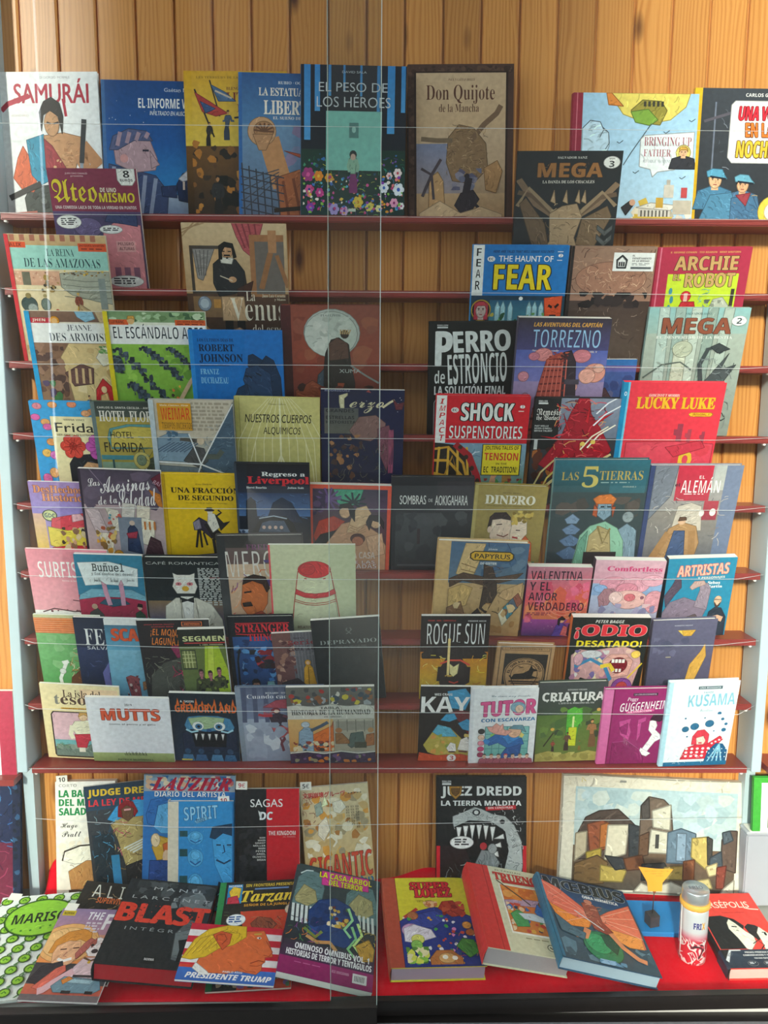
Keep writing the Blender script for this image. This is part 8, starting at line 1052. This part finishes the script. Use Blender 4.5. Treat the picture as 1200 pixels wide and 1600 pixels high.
def asphalt():
    m, n, lk, bs = new_mat('rough_asphalt')
    tc = n.new('ShaderNodeTexCoord')
    nz = n.new('ShaderNodeTexNoise'); nz.inputs['Scale'].default_value = 90; nz.inputs['Detail'].default_value = 8
    lk.new(tc.outputs['Object'], nz.inputs['Vector'])
    rp = n.new('ShaderNodeValToRGB'); rp.color_ramp.elements[0].position = .35; rp.color_ramp.elements[0].color = hexc('3a3b3a'); rp.color_ramp.elements[1].position = .68; rp.color_ramp.elements[1].color = hexc('7f807a')
    lk.new(nz.outputs['Fac'], rp.inputs['Fac']); lk.new(rp.outputs['Color'], bs.inputs['Base Color'])
    bs.inputs['Roughness'].default_value = .9
    bp = n.new('ShaderNodeBump'); bp.inputs['Strength'].default_value = .6; bp.inputs['Distance'].default_value = .01
    lk.new(nz.outputs['Fac'], bp.inputs['Height']); lk.new(bp.outputs['Normal'], bs.inputs['Normal'])
    return m
structure(box_obj('pavement', (-14, 14, -16, -.36, .0, .165), asphalt()))
structure(box_obj('light_blocker_opposite', (-1.9, 12, -18, -13, .165, 9.5), plain('brown_blocker', '453f39', 0.8, noise=.3, scale=1.5)))  # invented front out of view, keeps the glass reflection dark
structure(box_obj('light_blocker_corner', (-14, -5.45, -13.4, -13, .165, 9.0), plain('grey_blocker', '5f5a54', 0.8, noise=.3, scale=1.5)))  # invented front out of view, hides bright sky from the glass
structure(box_obj('sun_blocker', (-2.12, -1.1, -7.0, -4.4, .165, 5.6), plain('grey_green_blocker', '3f423e', 0.7, noise=.2, scale=2)))  # unseen block added to shade the middle of the window from the sun
structure(box_obj('sky_blocker', (-1.7, 4.7, -4.4, -.4, 4.6, 4.8), plain('dark_blocker', '4a4640', 0.8)))  # unseen slab added overhead, sized to cut the high sky light
structure(box_obj('facade_lintel', (-7, 7, -.4, -.2, 3.06, 7.0), plain('dark_lintel', '4a4640', 0.8)))
structure(box_obj('trim_1', (-2.2, 3.4, -.36, -.30, .0, .165), M_BLACK))
structure(box_obj('trim_2', (-.02, 3.4, -.352, -.338, .165, .1735), M_STEEL, bevel=.001))

SLANT = math.tan(math.radians(1.1))
def pane(name, x0, x1, y0, z0, z1, rail_z0, rail_z1, rail_y, edge):
    root = empty(name, (0, y0, 0))
    structure(root)
    root.rotation_euler = (0, 0, math.radians(1.1))
    bm = bmesh.new()
    sg = 1 if edge == 3 else -1
    xe, xf = (x1, x0) if edge == 3 else (x0, x1)
    prof = [(xf, -.0025), (xe - sg * .0014, -.0025), (xe, -.0006), (xe, .0006), (xe - sg * .0014, .0025), (xf, .0025)]
    lo = [bm.verts.new((x, y, z0)) for x, y in prof]; hi = [bm.verts.new((x, y, z1)) for x, y in prof]
    for i in range(6):
        j = (i + 1) % 6
        bm.faces.new((lo[i], lo[j], hi[j], hi[i])).material_index = 1 if i in (1, 2, 3) else 0
    bm.faces.new(lo[::-1]); bm.faces.new(hi)
    bmesh.ops.recalc_face_normals(bm, faces=bm.faces)
    mesh_obj('glass', bm, [M_GLASS, M_GEDGE], root)
    bm = bmesh.new()
    add_box(bm, x0, x1, rail_y[0], rail_y[1], rail_z0, rail_z1)
    bmesh.ops.bevel(bm, geom=bm.edges[:], offset=.0015, segments=2, affect='EDGES')
    mesh_obj('bottom_rail', bm, M_BLACK, root)
pane('window_1', -2.1, .0118, -.333, .20, 2.9, .166, .2165, (-.013, .012), 3)
pane('window_2', -.0945, 3.3, -.309, .20, 2.9, .174, .2105, (-.011, .009), 5)

# ------------------------------------------------------------------ display rack
RX0, RX1 = -0.8863, 0.9846
rack = tag(empty('display_rack', (0, .04, .2)), 'tall rack of narrow dark red shelves between pale grey posts on a pine wall', 'display rack')
def rack_part(name, bm, mat):
    bmesh.ops.translate(bm, vec=(0, -.04, -.2), verts=bm.verts)
    return mesh_obj(name, bm, mat, rack)
for k, z in enumerate(SHELF_Z):
    bm = bmesh.new()
    add_box(bm, RX0, RX1, 0.0, .084, z - .0165, z)
    bmesh.ops.bevel(bm, geom=[ed for ed in bm.edges if abs(ed.verts[0].co.y) < 1e-6 and abs(ed.verts[1].co.y) < 1e-6], offset=.0025, segments=2, affect='EDGES')
    o = rack_part('shelf', bm, M_SHELF)
    for sx in (RX0 + .009, RX1 - .012):
        bm = bmesh.new()
        add_box(bm, sx - .0035, sx + .0035, .004, .016, z - .0215, z - .0165)
        bmesh.ops.bevel(bm, geom=bm.edges[:], offset=.0012, segments=2, affect='EDGES')
        bmesh.ops.translate(bm, vec=(0, -.04, -.2), verts=bm.verts)
        mesh_obj('pin', bm, M_PIN, o)
for x0, x1 in ((-.921, -.895), (.994, 1.019)):
    bm = bmesh.new(); add_box(bm, x0, x1, -.004, .084, .604, 2.96)
    bmesh.ops.bevel(bm, geom=bm.edges[:], offset=.0015, segments=1, affect='EDGES')
    rack_part('upright', bm, M_GREY)
for x0, x1 in ((-.931, -.904), (1.005, 1.031)):
    bm = bmesh.new(); add_box(bm, x0, x1, .046, .084, floor_z(.07), .604)
    rack_part('lower_post', bm, M_GREY)

# ------------------------------------------------------------------ books standing on the rack and against the boards
def frame_matrix(lean):
    """columns: along the shelf, up the face, out of the face"""
    return Matrix(((1, 0, 0), (0, -math.sin(lean), -math.cos(lean)), (0, math.cos(lean), -math.sin(lean)))).to_4x4()

GROUPS = {0: 'comics on the top shelf', 1: 'comics on the second shelf', 2: 'comics on the third shelf', 3: 'comics on the fourth shelf', 4: 'comics on the fifth shelf', 5: 'comics on the sixth shelf', 6: 'comics on the seventh shelf', 7: 'comics on the eighth shelf', 8: 'comics on the ninth shelf', 9: 'comics standing behind the red cloth'}
ROOTS = {}
SQUEEZE = {'mega3': 0.67, 'reina': 0.80, 'venus': 0.76, 'fear': 0.67, 'depto': 0.87, 'archie': 0.71, 'jeanne': 0.69, 'escandalo': 0.70, 'moon': 0.84, 'robert': 0.66, 'perro': 0.61, 'torrezno': 0.67, 'mega2': 0.63, 'frida': 0.76, 'hotel': 0.66, 'weimar': 0.73, 'nuestros': 0.59, 'jezo': 0.82, 'shock': 0.71, 'nemesis': 0.69, 'lucky': 0.82, 'deshechos': 0.69, 'asesinas': 0.75, 'fraccion': 0.78, 'regreso': 0.74, 'sombras': 0.88, 'dinero': 0.78, 'tierras': 0.79, 'aleman': 0.79, 'surf': 0.86, 'cafe': 0.76, 'mercury': 0.76, 'papyrus': 0.74, 'comfort': 0.69, 'artristas': 0.76, 'green': 0.89, 'ferals': 0.68, 'scar': 0.71, 'monstruo': 0.73, 'segmentos': 0.68, 'stranger': 0.83, 'serie': 0.67, 'depravado': 0.67, 'ombligo': 0.70, 'odio': 0.63, 'sevenbook': 0.69, 'cuando': 0.71, 'balada': 0.64, 'judge': 0.69, 'lauzier': 0.64, 'spirit': 0.68, 'sagas': 0.82, 'gigantic': 0.81, 'juez': 0.79}
def place_standing(name):
    k, cx, cv, yf, w, h, roll, th = STANDING[name]
    label, base, spine, kind, fin, ops, pages, cat, oname = BOOKS[name]
    lean = LEAN if 1 <= k <= 8 else (math.radians(1.5) if k == 0 else -math.radians(7.5))
    z0 = SHELF_Z[k] if k < 9 else .2225
    fm = frame_matrix(lean)
    up = fm @ Vector((0, 1, 0))
    loc = Vector((0, yf, z0)) + Vector((cx, 0, 0)) + up * (cv + .0004)
    root = empty(oname, loc, fm @ Matrix.Rotation(math.radians(roll), 4, 'Z'))
    tag(root, label, cat, GROUPS[k])
    build_book(name, root, w, h, th, base, spine, kind, fin, ops, pages, SQUEEZE.get(name, 1.0))
    ROOTS[name] = (root, w, h, th)

def place_lying(name):
    x, y, z, rx, ry, rz, w, h, th = LYING[name]
    label, base, spine, kind, fin, ops, pages, cat, oname = BOOKS[name]
    root = empty(oname, (x, y, z), Euler((math.radians(rx), math.radians(ry), math.radians(rz))).to_matrix().to_4x4())
    tag(root, label, cat, 'books lying on the red cloth')
    build_book(name, root, w, h, th, base, spine, kind, fin, ops, pages)
    ROOTS[name] = (root, w, h, th)

LY_KEY = {'green2': 'green'}
for nm in STANDING:
    if nm in BOOKS and nm not in ('painting',):
        place_standing(nm)
for nm in LYING:
    place_lying(nm)

for nm, dx, dy, txt, ink, rot in (('balada', .018, .006, '10', M_INKB, .05), ('sagas', .018, .010, '9€', M_INKR, -.03), ('gigantic', .018, .004, '5€', M_INKB, -.05), ('marisco', .03, .0, '', M_INKB, -.2), ('thef', .02, .004, '', M_INKB, -.1), ('spirit', .145, .0, '10', M_INKR, .05)):
    root, w, h, th = ROOTS[nm]
    sticker(root, w, h, -w / 2 + dx, h + dy, txt, ink, z=.0004 if nm != 'spirit' else -.008, rot=rot)

# paper band round the thick red book
root, w, h, th = ROOTS['persep']
ab = Art(w, h)
ab.z = .0012
ab.draw([r(0, .775, 1, 1, '2c3a4c', '263242'), p([(0, .775), (.14, .775), (.03, .93), (0, .93)], '1e1f22'), p([(.0, .9), (.13, .775), (.3, .775), (.3, .79), (.15, .79), (.03, .93)], 'd8e0e4'), t('EDICIÓN', .06, .82, .16, .85, '5a6470', 'bd', 0, 0, 40), t('PREMIO PRINCESA DE ASTURIAS DE', .35, .80, .98, .82, 'e8ecec', 'bd'), t('COMUNICACIÓN Y HUMANIDADES', .3, .835, .94, .855, 'e8ecec', 'bd'), t('150.000 EJEMPLARES VENDIDOS', .44, .875, .98, .895, 'e8ecec', 'bd')] + [e(x, .945, .075, 'c8d0d4', .03) for x in (.38, .62, .86)] + [e(x, .945, .07, '2a3646', .027) for x in (.38, .62, .86)] + [lines(2, x - .05, .93, x + .05, .958, 'c8d0d4', 3) for x in (.38, .62, .86)])
me = bpy.data.meshes.new('paper_band')
co = [tuple(c) for c in ab.co]
nb = len(co)
y1, y0 = h * .225, 0.0
co += [(-w / 2 - .0007, y0, .001), (w / 2 + .0007, y0, .001), (w / 2 + .0007, y1, .001), (-w / 2 - .0007, y1, .001), (-w / 2 - .0053, y0, -.004), (-w / 2 - .0053, y1, -.004), (-w / 2 - .0053, y0, -th + .004), (-w / 2 - .0053, y1, -th + .004)]
fa = ab.fa + [[nb, nb + 1, nb + 2, nb + 3], [nb + 4, nb, nb + 3, nb + 5], [nb + 6, nb + 4, nb + 5, nb + 7]]
fc = ab.fc + [[hexc('263242')] * 4] * 3
me.from_pydata(co, [], fa)
paint(me, 0, [c for f in fc for c in f]); me.materials.append(M_PRINT['s'])
link(bpy.data.objects.new('paper_band', me), root)

# nylon lines stretched in front of the books: taut between the shelf ends, pushed out by the covers
def face_y(nm, z):
    k, cx, cv, yf, w, h, roll, th = STANDING[nm]
    lean = LEAN if 1 <= k <= 8 else (math.radians(1.5) if k == 0 else -math.radians(7.5))
    z0 = SHELF_Z[k] if k < 9 else .2225
    return yf - (z - z0) * math.tan(lean), z0, z0 + h * math.cos(lean), cx - w / 2, cx + w / 2
def nylon(z, ya=-.002, x0=RX0 - .006, x1=RX1 + .006, zl=0.004):
    pts = [(x0, ya), (x1, ya)]
    for nm in STANDING:
        y, a, c, xa, xb = face_y(nm, z)
        if a - .002 <= z <= c: pts += [(xa, y - .0035), (xb, y - .0035)]
    pts.sort()
    hull = []
    for q in pts:
        while len(hull) > 1 and (hull[-1][0] - hull[-2][0]) * (q[1] - hull[-2][1]) - (hull[-1][1] - hull[-2][1]) * (q[0] - hull[-2][0]) <= 0: hull.pop()
        hull.append(q)
    hull = [q for i, q in enumerate(hull) if x0 - 1e-6 <= q[0] <= x1 + 1e-6]
    bm = bmesh.new()
    add_tube(bm, [(x, y, z + (zl if i in (0, len(hull) - 1) else -.002)) for i, (x, y) in enumerate(hull)], .00055, 5)
    rack_part('nylon_line', bm, M_LINE)
for z in SHELF_Z: nylon(z - .006)
nylon(2.195, ya=.0)
nylon(.447, ya=.044, x0=-.904, x1=1.005)

# ------------------------------------------------------------------ red cloth
bm = bmesh.new()
NX, NY = 150, 44
rows = []
for j in range(NY + 1):
    y = -.292 + (.0835 + .292) * j / NY
    row = []
    for i in range(NX + 1):
        x = -.905 + 1.02 * 1.9 * i / NX
        if i < 14: x += .02 * (1 - i / 14) * math.sin(y * 30)
        z = floor_z(y) - .0012
        z += .078 * math.exp(-((x + .868) / .026) ** 2) * math.exp(-((y - .072) / .034) ** 2)
        z += .020 * max(0, (y - .05) / .033) ** 2
        z += .035 * math.exp(-((x - .16) / .09) ** 2) * max(0, (y - .045) / .038) ** 2
        z += .0014 * math.sin(x * 41 + y * 17) * max(0, (y - .02) / .06)
        row.append(bm.verts.new((x, y, z)))
    rows.append(row)
for j in range(NY):
    for i in range(NX):
        f = bm.faces.new((rows[j][i], rows[j][i + 1], rows[j + 1][i + 1], rows[j + 1][i])); f.smooth = True
cl = mesh_obj('red_cloth', bm, M_CLOTH)
sm = cl.modifiers.new('thickness', 'SOLIDIFY'); sm.thickness = .0016; sm.offset = -1
tag(cl, 'bright red felt cloth spread over the window floor under the lying books', 'cloth')

# ------------------------------------------------------------------ painting standing at the back
k, cx, cv, yf, w, h, roll, th = STANDING['painting']
fm = frame_matrix(-math.radians(7.5))
root = empty('canvas_painting', Vector((cx, yf, .2225)) + (fm @ Vector((0, 1, 0))) * (cv + .004), fm @ Matrix.Rotation(math.radians(roll), 4, 'Z'))
tag(root, 'unframed canvas of blocky ochre and grey houses under a pale sky', 'painting')
art = Art(w, h)
art.draw([p([(0, 0.01), (.2, .0), (.6, .012), (1, .0), (.995, .5), (1, 1), (.5, .99), (0, 1), (.006, .5)], 'd9d3c0'), b(40, .0, .0, 1, .09, .01, .03, 'cfc8b2 e2dccb c4bca6', 3, 'k'), b(30, .94, .05, 1, .98, .01, .02, 'cfc8b2 e2dccb', 4, 'k'), b(30, 0, .05, .06, .98, .01, .02, 'cfc8b2 e2dccb c4bca6', 5, 'k'),
  r(.07, .1, .935, .62, 'a9c0c4', 'b8c6c2'), b(60, .08, .12, .92, .5, .03, .06, 'b4c8cc 9fb6ba c2ccc4 aebfbe', 6), r(.07, .6, .935, .97, '6a5440', '4a4238'),
  p([(.13, .36), (.2, .3), (.3, .28), (.36, .36), (.4, .42), (.38, .7), (.1, .72), (.09, .5)], '4a3c34'), p([(.14, .42), (.22, .38), (.27, .42), (.26, .62), (.16, .66)], '8a4a2c'), p([(.21, .42), (.25, .4), (.26, .6), (.21, .62)], 'a8642c'), p([(.25, .42), (.36, .41), (.35, .66), (.24, .72)], 'cfc8b0'), p([(.08, .5), (.14, .48), (.14, .66), (.08, .74)], 'b8ac90'), p([(.14, .66), (.22, .62), (.22, .74), (.15, .78)], 'a8923c'), p([(.36, .4), (.42, .42), (.42, .7), (.37, .7)], '2f3438'),
  p([(.42, .24), (.46, .16), (.54, .18), (.58, .24), (.6, .5), (.56, .64), (.42, .62)], '6a5a4c'), p([(.42, .24), (.46, .17), (.47, .34), (.43, .36)], '4a4440'), p([(.48, .28), (.58, .22), (.58, .44), (.49, .42)], 'c8c4b0'), p([(.48, .44), (.58, .46), (.57, .64), (.47, .64)], 'c4c0ac'), r(.505, .48, .525, .6, '3a3a38'), p([(.42, .5), (.47, .46), (.47, .66), (.42, .68)], '5f4430'), p([(.57, .46), (.64, .42), (.72, .46), (.72, .72), (.57, .72)], '5f7484'), p([(.62, .46), (.67, .46), (.67, .7), (.62, .7)], '7f96a8'), p([(.7, .5), (.79, .48), (.8, .7), (.78, .76), (.7, .66)], 'b8a45c'), p([(.78, .48), (.81, .5), (.81, .7), (.79, .72)], '3f3c38'), p([(.86, .5), (.9, .42), (.94, .42), (.94, .78), (.86, .74)], '5a4a40'), p([(.86, .44), (.9, .42), (.92, .5), (.87, .54)], '4c5860'), p([(.8, .66), (.86, .6), (.87, .74), (.8, .74)], '3f4a52'),
  p([(.08, .76), (.2, .68), (.26, .74), (.24, .92), (.08, .94)], '6f5430'), p([(.22, .76), (.36, .8), (.34, .9), (.22, .9)], 'b09a4c'), p([(.24, .68), (.36, .7), (.42, .76), (.3, .8)], '2f3236'), p([(.34, .7), (.44, .66), (.46, .78), (.36, .8)], '6a4026'), p([(.44, .74), (.56, .72), (.6, .84), (.44, .88)], '2c2c2c'), p([(.56, .76), (.66, .74), (.66, .86), (.56, .86)], 'a8904a'), p([(.66, .7), (.72, .68), (.72, .86), (.66, .86)], '7a4a2c'), p([(.78, .74), (.84, .7), (.84, .8), (.8, .82)], 'c8b88a'), p([(.84, .74), (.89, .72), (.88, .92), (.84, .92)], '7a3a2c'), p([(.74, .86), (.8, .84), (.82, .92), (.75, .93)], 'c0b078'), p([(.4, .98), (.44, .9), (.5, .94), (.6, .88), (.66, .92), (.7, .98)], 'c8c0ac'), p([(.88, .92), (.935, .84), (.935, .97), (.86, .97)], 'ccc6b4'), b(4, .3, .03, .36, .05, .008, .012, '8a8a84', 11), l([(.1, .06), (.1, .02), (.12, .05)], .008, 'c8b878')])
co = [(-w / 2, 0, -th), (w / 2, 0, -th), (w / 2, h, -th), (-w / 2, h, -th), (-w / 2, 0, 0), (w / 2, 0, 0), (w / 2, h, 0), (-w / 2, h, 0)]
fa = [[3, 2, 1, 0], [4, 5, 6, 7], [0, 1, 5, 4], [1, 2, 6, 5], [2, 3, 7, 6], [3, 0, 4, 7]]
fc = [[hexc('d2cbb8')] * 4] * 6
fa += [[8 + q for q in f] for f in art.fa]; fc = fc + art.fc
me = bpy.data.meshes.new('canvas'); me.from_pydata(co + art.co, [], fa); paint(me, 0, [c for f in fc for c in f]); me.materials.append(M_PRINT['m'])
link(bpy.data.objects.new('canvas', me), root)
bm = bmesh.new()
for q in ((-w / 2 + .004, w / 2 - .004, .004, .034), (-w / 2 + .004, w / 2 - .004, h - .034, h - .004), (-w / 2 + .004, -w / 2 + .034, .034, h - .034), (w / 2 - .034, w / 2 - .004, .034, h - .034)):
    add_box(bm, *q, -th - .012, -th - .0005)
mesh_obj('stretcher_frame', bm, M_PINE, root)

# ------------------------------------------------------------------ note on its little stand, on a blue board
bl = empty('blue_board', (.745, -.05, floor_z(-.05)), Euler((math.radians(5.2), 0, math.radians(-3))).to_matrix().to_4x4())
tag(bl, 'flat blue board lying on the red cloth beneath the note holder', 'board')
bm = bmesh.new(); add_box(bm, -.125, .125, -.055, .06, .0005, .014); bmesh.ops.bevel(bm, geom=bm.edges[:], offset=.001, segments=1, affect='EDGES')
mesh_obj('panel', bm, plain('bright_blue_card', '1f86cc', .5, noise=.05), bl)
NBZ = floor_z(-.078) + .0145
nh = tag(empty('note_holder', (.724, -.078, NBZ)), 'small dark wooden block with an upright wire clip on a blue board', 'note holder')
bm = bmesh.new(); add_box(bm, -.014, .014, -.014, .014, 0, .031)
bmesh.ops.bevel(bm, geom=bm.edges[:], offset=.0015, segments=2, affect='EDGES'); bmesh.ops.rotate(bm, matrix=Matrix.Rotation(.25, 3, 'Z'), verts=bm.verts)
mesh_obj('base_block', bm, plain('dark_wood_block', '3f3d40', .6, noise=.15), nh)
bm = bmesh.new(); add_tube(bm, [(0, 0, .028), (.001, 0, .07), (.002, 0, .102)], .0013, 6)
mesh_obj('wire_stem', bm, plain('dark_wire', '5a4a40', .4, .6), nh)
bm = bmesh.new(); add_box(bm, -.001, .0055, -.003, .003, .088, .112); bmesh.ops.bevel(bm, geom=bm.edges[:], offset=.001, segments=1, affect='EDGES')
mesh_obj('clip', bm, plain('red_brown_clip', '8a4a2a', .5), nh)
nt = tag(empty('paper_note', (.7265, -.0815, NBZ + .094)), 'orange trapezoid paper note with faint handwriting held up by a wire clip', 'note')
bm = bmesh.new()
out = [(-.018, 0), (.018, 0), (.018, .024), (.044, .061), (.0, .0625), (-.046, .068), (-.022, .026)]
f0 = [bm.verts.new((x, 0, z)) for x, z in out]; f1 = [bm.verts.new((x, .0006, z)) for x, z in out]
bm.faces.new(f0); bm.faces.new(f1[::-1])
for i in range(len(out)):
    j = (i + 1) % len(out); bm.faces.new((f0[j], f0[i], f1[i], f1[j]))
bmesh.ops.recalc_face_normals(bm, faces=bm.faces)
rnd = random.Random(4)
for ln, (zz, xa, xb) in enumerate(((.056, -.03, .028), (.049, -.014, .014), (.043, .0, .018))):
    x = xa
    while x < xb:
        wd = rnd.uniform(.002, .005)
        q = [bm.verts.new(c) for c in ((x, -.0003, zz), (x + wd, -.0003, zz + rnd.uniform(-.001, .001)), (x + wd, -.0003, zz + .0009), (x, -.0003, zz + .0009))]
        bm.faces.new(q).material_index = 1
        x += wd + .0012
mesh_obj('sheet', bm, [plain('orange_card', 'f2ac34', .7), plain('pencil_marks', 'a8742c', .8)], nt)

# ------------------------------------------------------------------ drinks bottle
BX, BY = .790, -.172
bt = tag(empty('drinks_bottle', (BX, BY, floor_z(BY) + .0005)), 'silver drinks bottle with red and white tribal swirls and an orange band under its cap', 'bottle')
def bottle_mat():
    m, n, lk, bs = new_mat('printed_bottle_skin')
    tc = n.new('ShaderNodeTexCoord'); sp = n.new('ShaderNodeSeparateXYZ'); lk.new(tc.outputs['Object'], sp.inputs[0])
    wv = n.new('ShaderNodeTexNoise'); wv.inputs['Scale'].default_value = 26; wv.inputs['Detail'].default_value = 1.5; wv.inputs['Distortion'].default_value = 2.2
    lk.new(tc.outputs['Object'], wv.inputs['Vector'])
    rp = n.new('ShaderNodeValToRGB'); rp.color_ramp.interpolation = 'CONSTANT'
    rp.color_ramp.elements[0].color = hexc('d02a3a'); rp.color_ramp.elements[1].position = .46; rp.color_ramp.elements[1].color = hexc('ece6e2')
    x3 = rp.color_ramp.elements.new(.56); x3.color = hexc('c8324a'); x4 = rp.color_ramp.elements.new(.62); x4.color = hexc('3a3034')
    lk.new(wv.outputs['Fac'], rp.inputs['Fac'])
    mr = n.new('ShaderNodeMapRange'); mr.inputs['From Min'].default_value = .062; mr.inputs['From Max'].default_value = .072
    lk.new(sp.outputs['Z'], mr.inputs['Value'])
    r2 = n.new('ShaderNodeValToRGB'); r2.color_ramp.elements[0].position = .07 / .15; r2.color_ramp.elements[0].color = hexc('d8788a'); r2.color_ramp.elements[1].position = .088 / .15; r2.color_ramp.elements[1].color = hexc('d3d5d8')
    ml = n.new('ShaderNodeMath'); ml.operation = 'DIVIDE'; ml.inputs[1].default_value = .15; lk.new(sp.outputs['Z'], ml.inputs[0]); lk.new(ml.outputs[0], r2.inputs['Fac'])
    mx = n.new('ShaderNodeMix'); mx.data_type = 'RGBA'
    lk.new(mr.outputs['Result'], mx.inputs['Factor']); lk.new(rp.outputs['Color'], mx.inputs['A']); lk.new(r2.outputs['Color'], mx.inputs['B'])
    lk.new(mx.outputs['Result'], bs.inputs['Base Color']); bs.inputs['Roughness'].default_value = .3; bs.inputs['Metallic'].default_value = .25
    return m
BR_ = .0325
bm = bmesh.new(); add_lathe(bm, [(.028, 0), (.0315, .003), (BR_, .009), (BR_, .132), (.0315, .140), (.030, .143)])
mesh_obj('body', bm, bottle_mat(), bt)
bm = bmesh.new(); add_lathe(bm, [(.0335, .143), (.0355, .146), (.0355, .154), (.0335, .158)])
mesh_obj('neck_band', bm, plain('orange_silicone', 'e9ae4a', .5), bt)
bm = bmesh.new(); add_lathe(bm, [(.0305, .157), (.0315, .159), (.0315, .184), (.030, .187), (.002, .1872)])
mesh_obj('cap', bm, plain('brushed_silver_cap', 'c3c8cc', .3, .7), bt)
def wrap_text(s, z0, z1, a0, a1, rad, mat, name, st='bd', o=.0):
    vs, tr = glyph_tris(s, st, o)
    bm = bmesh.new()
    vv = []
    for u, v in vs:
        a = a0 + (a1 - a0) * u
        vv.append(bm.verts.new((rad * math.sin(a), -rad * math.cos(a), z1 + (z0 - z1) * v)))
    for q in tr:
        try: bm.faces.new([vv[i] for i in q])
        except ValueError: pass
    bmesh.ops.recalc_face_normals(bm, faces=bm.faces)
    return mesh_obj(name, bm, mat, bt)
wrap_text('FRI', .098, .114, -.42, .16, BR_ + .0003, plain('navy_ink', '34367c', .5), 'lettering', o=.02)
wrap_text('X', .097, .115, .18, .48, BR_ + .0003, plain('gold_ink', 'd8a032', .5), 'lettering', o=.02)
bm = bmesh.new()
vs, tr = glyph_tris('FRÍO', 'bd', .0)
vv = [bm.verts.new(((u - .5) * .034, (.5 - v) * .012, .1876)) for u, v in vs]
for q in tr:
    try: bm.faces.new([vv[i] for i in q])
    except ValueError: pass
bmesh.ops.recalc_face_normals(bm, faces=bm.faces)
mesh_obj('cap_lettering', bm, plain('grey_ink', '7c8894', .5), bt)
bm = bmesh.new(); add_tube(bm, [(-.034, -.006, .148), (-.037, -.012, .13), (-.0375, -.016, .07), (-.038, -.018, .03)], .0012, 6)
mesh_obj('hanging_cord', bm, plain('pale_cord', 'e0d8d4', .6), bt)

# ------------------------------------------------------------------ the neighbouring bays, cut by the picture's edges
gb = tag(empty('grey_box', (1.15, .02, floor_z(.02))), 'matt grey storage box behind the thick red book beside the post', 'box')
bm = bmesh.new(); add_box(bm, -.152, .15, -.018, .022, 0, .205); bmesh.ops.bevel(bm, geom=bm.edges[:], offset=.003, segments=2, affect='EDGES')
mesh_obj('body', bm, plain('grey_plastic', 'a3a5ac', .45, noise=.06, scale=20), gb)
bm = bmesh.new(); add_box(bm, -.153, .151, -.019, .023, .206, .214); bmesh.ops.bevel(bm, geom=bm.edges[:], offset=.002, segments=1, affect='EDGES')
mesh_obj('lid', bm, plain('grey_plastic_lid', 'b0b3b8', .45, noise=.06), gb)
ws = tag(box_obj('paper_sheet', (1.005, 1.2, .0, .04, floor_z(.02) + .2145, floor_z(.02) + .2165), M_TAG), 'white sheet of paper lying on the grey box lid', 'paper')
def neighbour(oname, label, loc, lean, w, h, th, base, spine, kind, ops):
    root = empty(oname, loc, frame_matrix(lean))
    tag(root, label, 'comic book')
    build_book(oname, root, w, h, th, base, spine, kind, 's', ops)
neighbour('comic_book', 'white comic with a crimson edge strip in the next bay beyond the grey post', (-1.0385, .03, .5815), 0, .2, .23, .012, 'eef0ee', 'b03048', 'p',
          [r(0, 0, 1, 1, 'eceeec'), r(.8, 0, 1, 1, 'b23a50', 'a83248'), b(30, .1, .5, .78, .86, .04, .08, '2a3034 6a7a78 a8c8c0 4a5254', 3, 'k'), p([(.5, .8), (.6, .64), (.78, .66), (.78, .84), (.5, .86)], '8fc0b4'), t('RONDA', .2, .4, .78, .47, '2a2c2e', 'bd'), t('NUEVO', .56, .9, .78, .925, '2a2c2e', 'bd'), t('NÚM. 2', .56, .945, .78, .97, '2a2c2e', 'bd')])
neighbour('comic_book', 'dark blue and crimson swirled cover low in the next bay, beyond the grey post', (-1.035, .0, .2235), -math.radians(6), .2, .35, .012, '1a2440', '141c30', 'h',
          [r(0, 0, 1, .5, '1c2848', '1a2240'), r(0, .5, 1, 1, '5a1c34', '6a2038'), b(70, .02, .02, .98, .55, .04, .09, '2f5f8f 16203a 3f7fb0 24305a 0f1628', 3, 'k'), b(40, .02, .55, .9, .98, .06, .12, '7a2a44 4a1830 8a3450', 4, 'k'), r(.9, 0, 1, 1, '18203a'), b(20, .9, .02, 1, .98, .03, .05, '2a4a6a 101828', 5)])
neighbour('picture_board', 'white board with flower photographs and a bright green frame on the grey box', (1.1345, .0, floor_z(.02) + .2172), -math.radians(4), .25, .146, .012, '3fa03c', '3a9a38', 'h',
          [r(0, 0, 1, 1, '46a83c', '3c9a36'), r(.085, .1, 1, 1, 'eef0ec'), r(.2, .2, .9, .42, 'd87a3a', 'c85a3a'), b(20, .2, .2, .9, .42, .02, .04, 'e8b04a c84a3a 8a4a2c', 3), lines(4, .2, .46, .9, .62, '9aa0a0', 4), r(.16, .68, .95, .94, '3a6a2c'), b(24, .17, .69, .94, .93, .02, .04, 'e8c82c f0d84a 4a7a34 d8a81c', 5)])
nsh = empty('display_rack', (-1.56, .04, .5735))
tag(nsh, 'narrow dark red shelf of the next bay carrying the white and crimson comic', 'shelf')
bm = bmesh.new(); add_box(bm, -.63, .626, -.04, .044, -.0085, .0078); mesh_obj('shelf', bm, M_SHELF, nsh)
nsr = empty('display_rack', (1.7, .04, .6075))
tag(nsr, 'narrow dark red shelf of the next bay above the green framed picture board', 'shelf')
bm = bmesh.new(); add_box(bm, -.66, .66, -.04, .044, -.008, .008); mesh_obj('shelf', bm, M_SHELF, nsr)
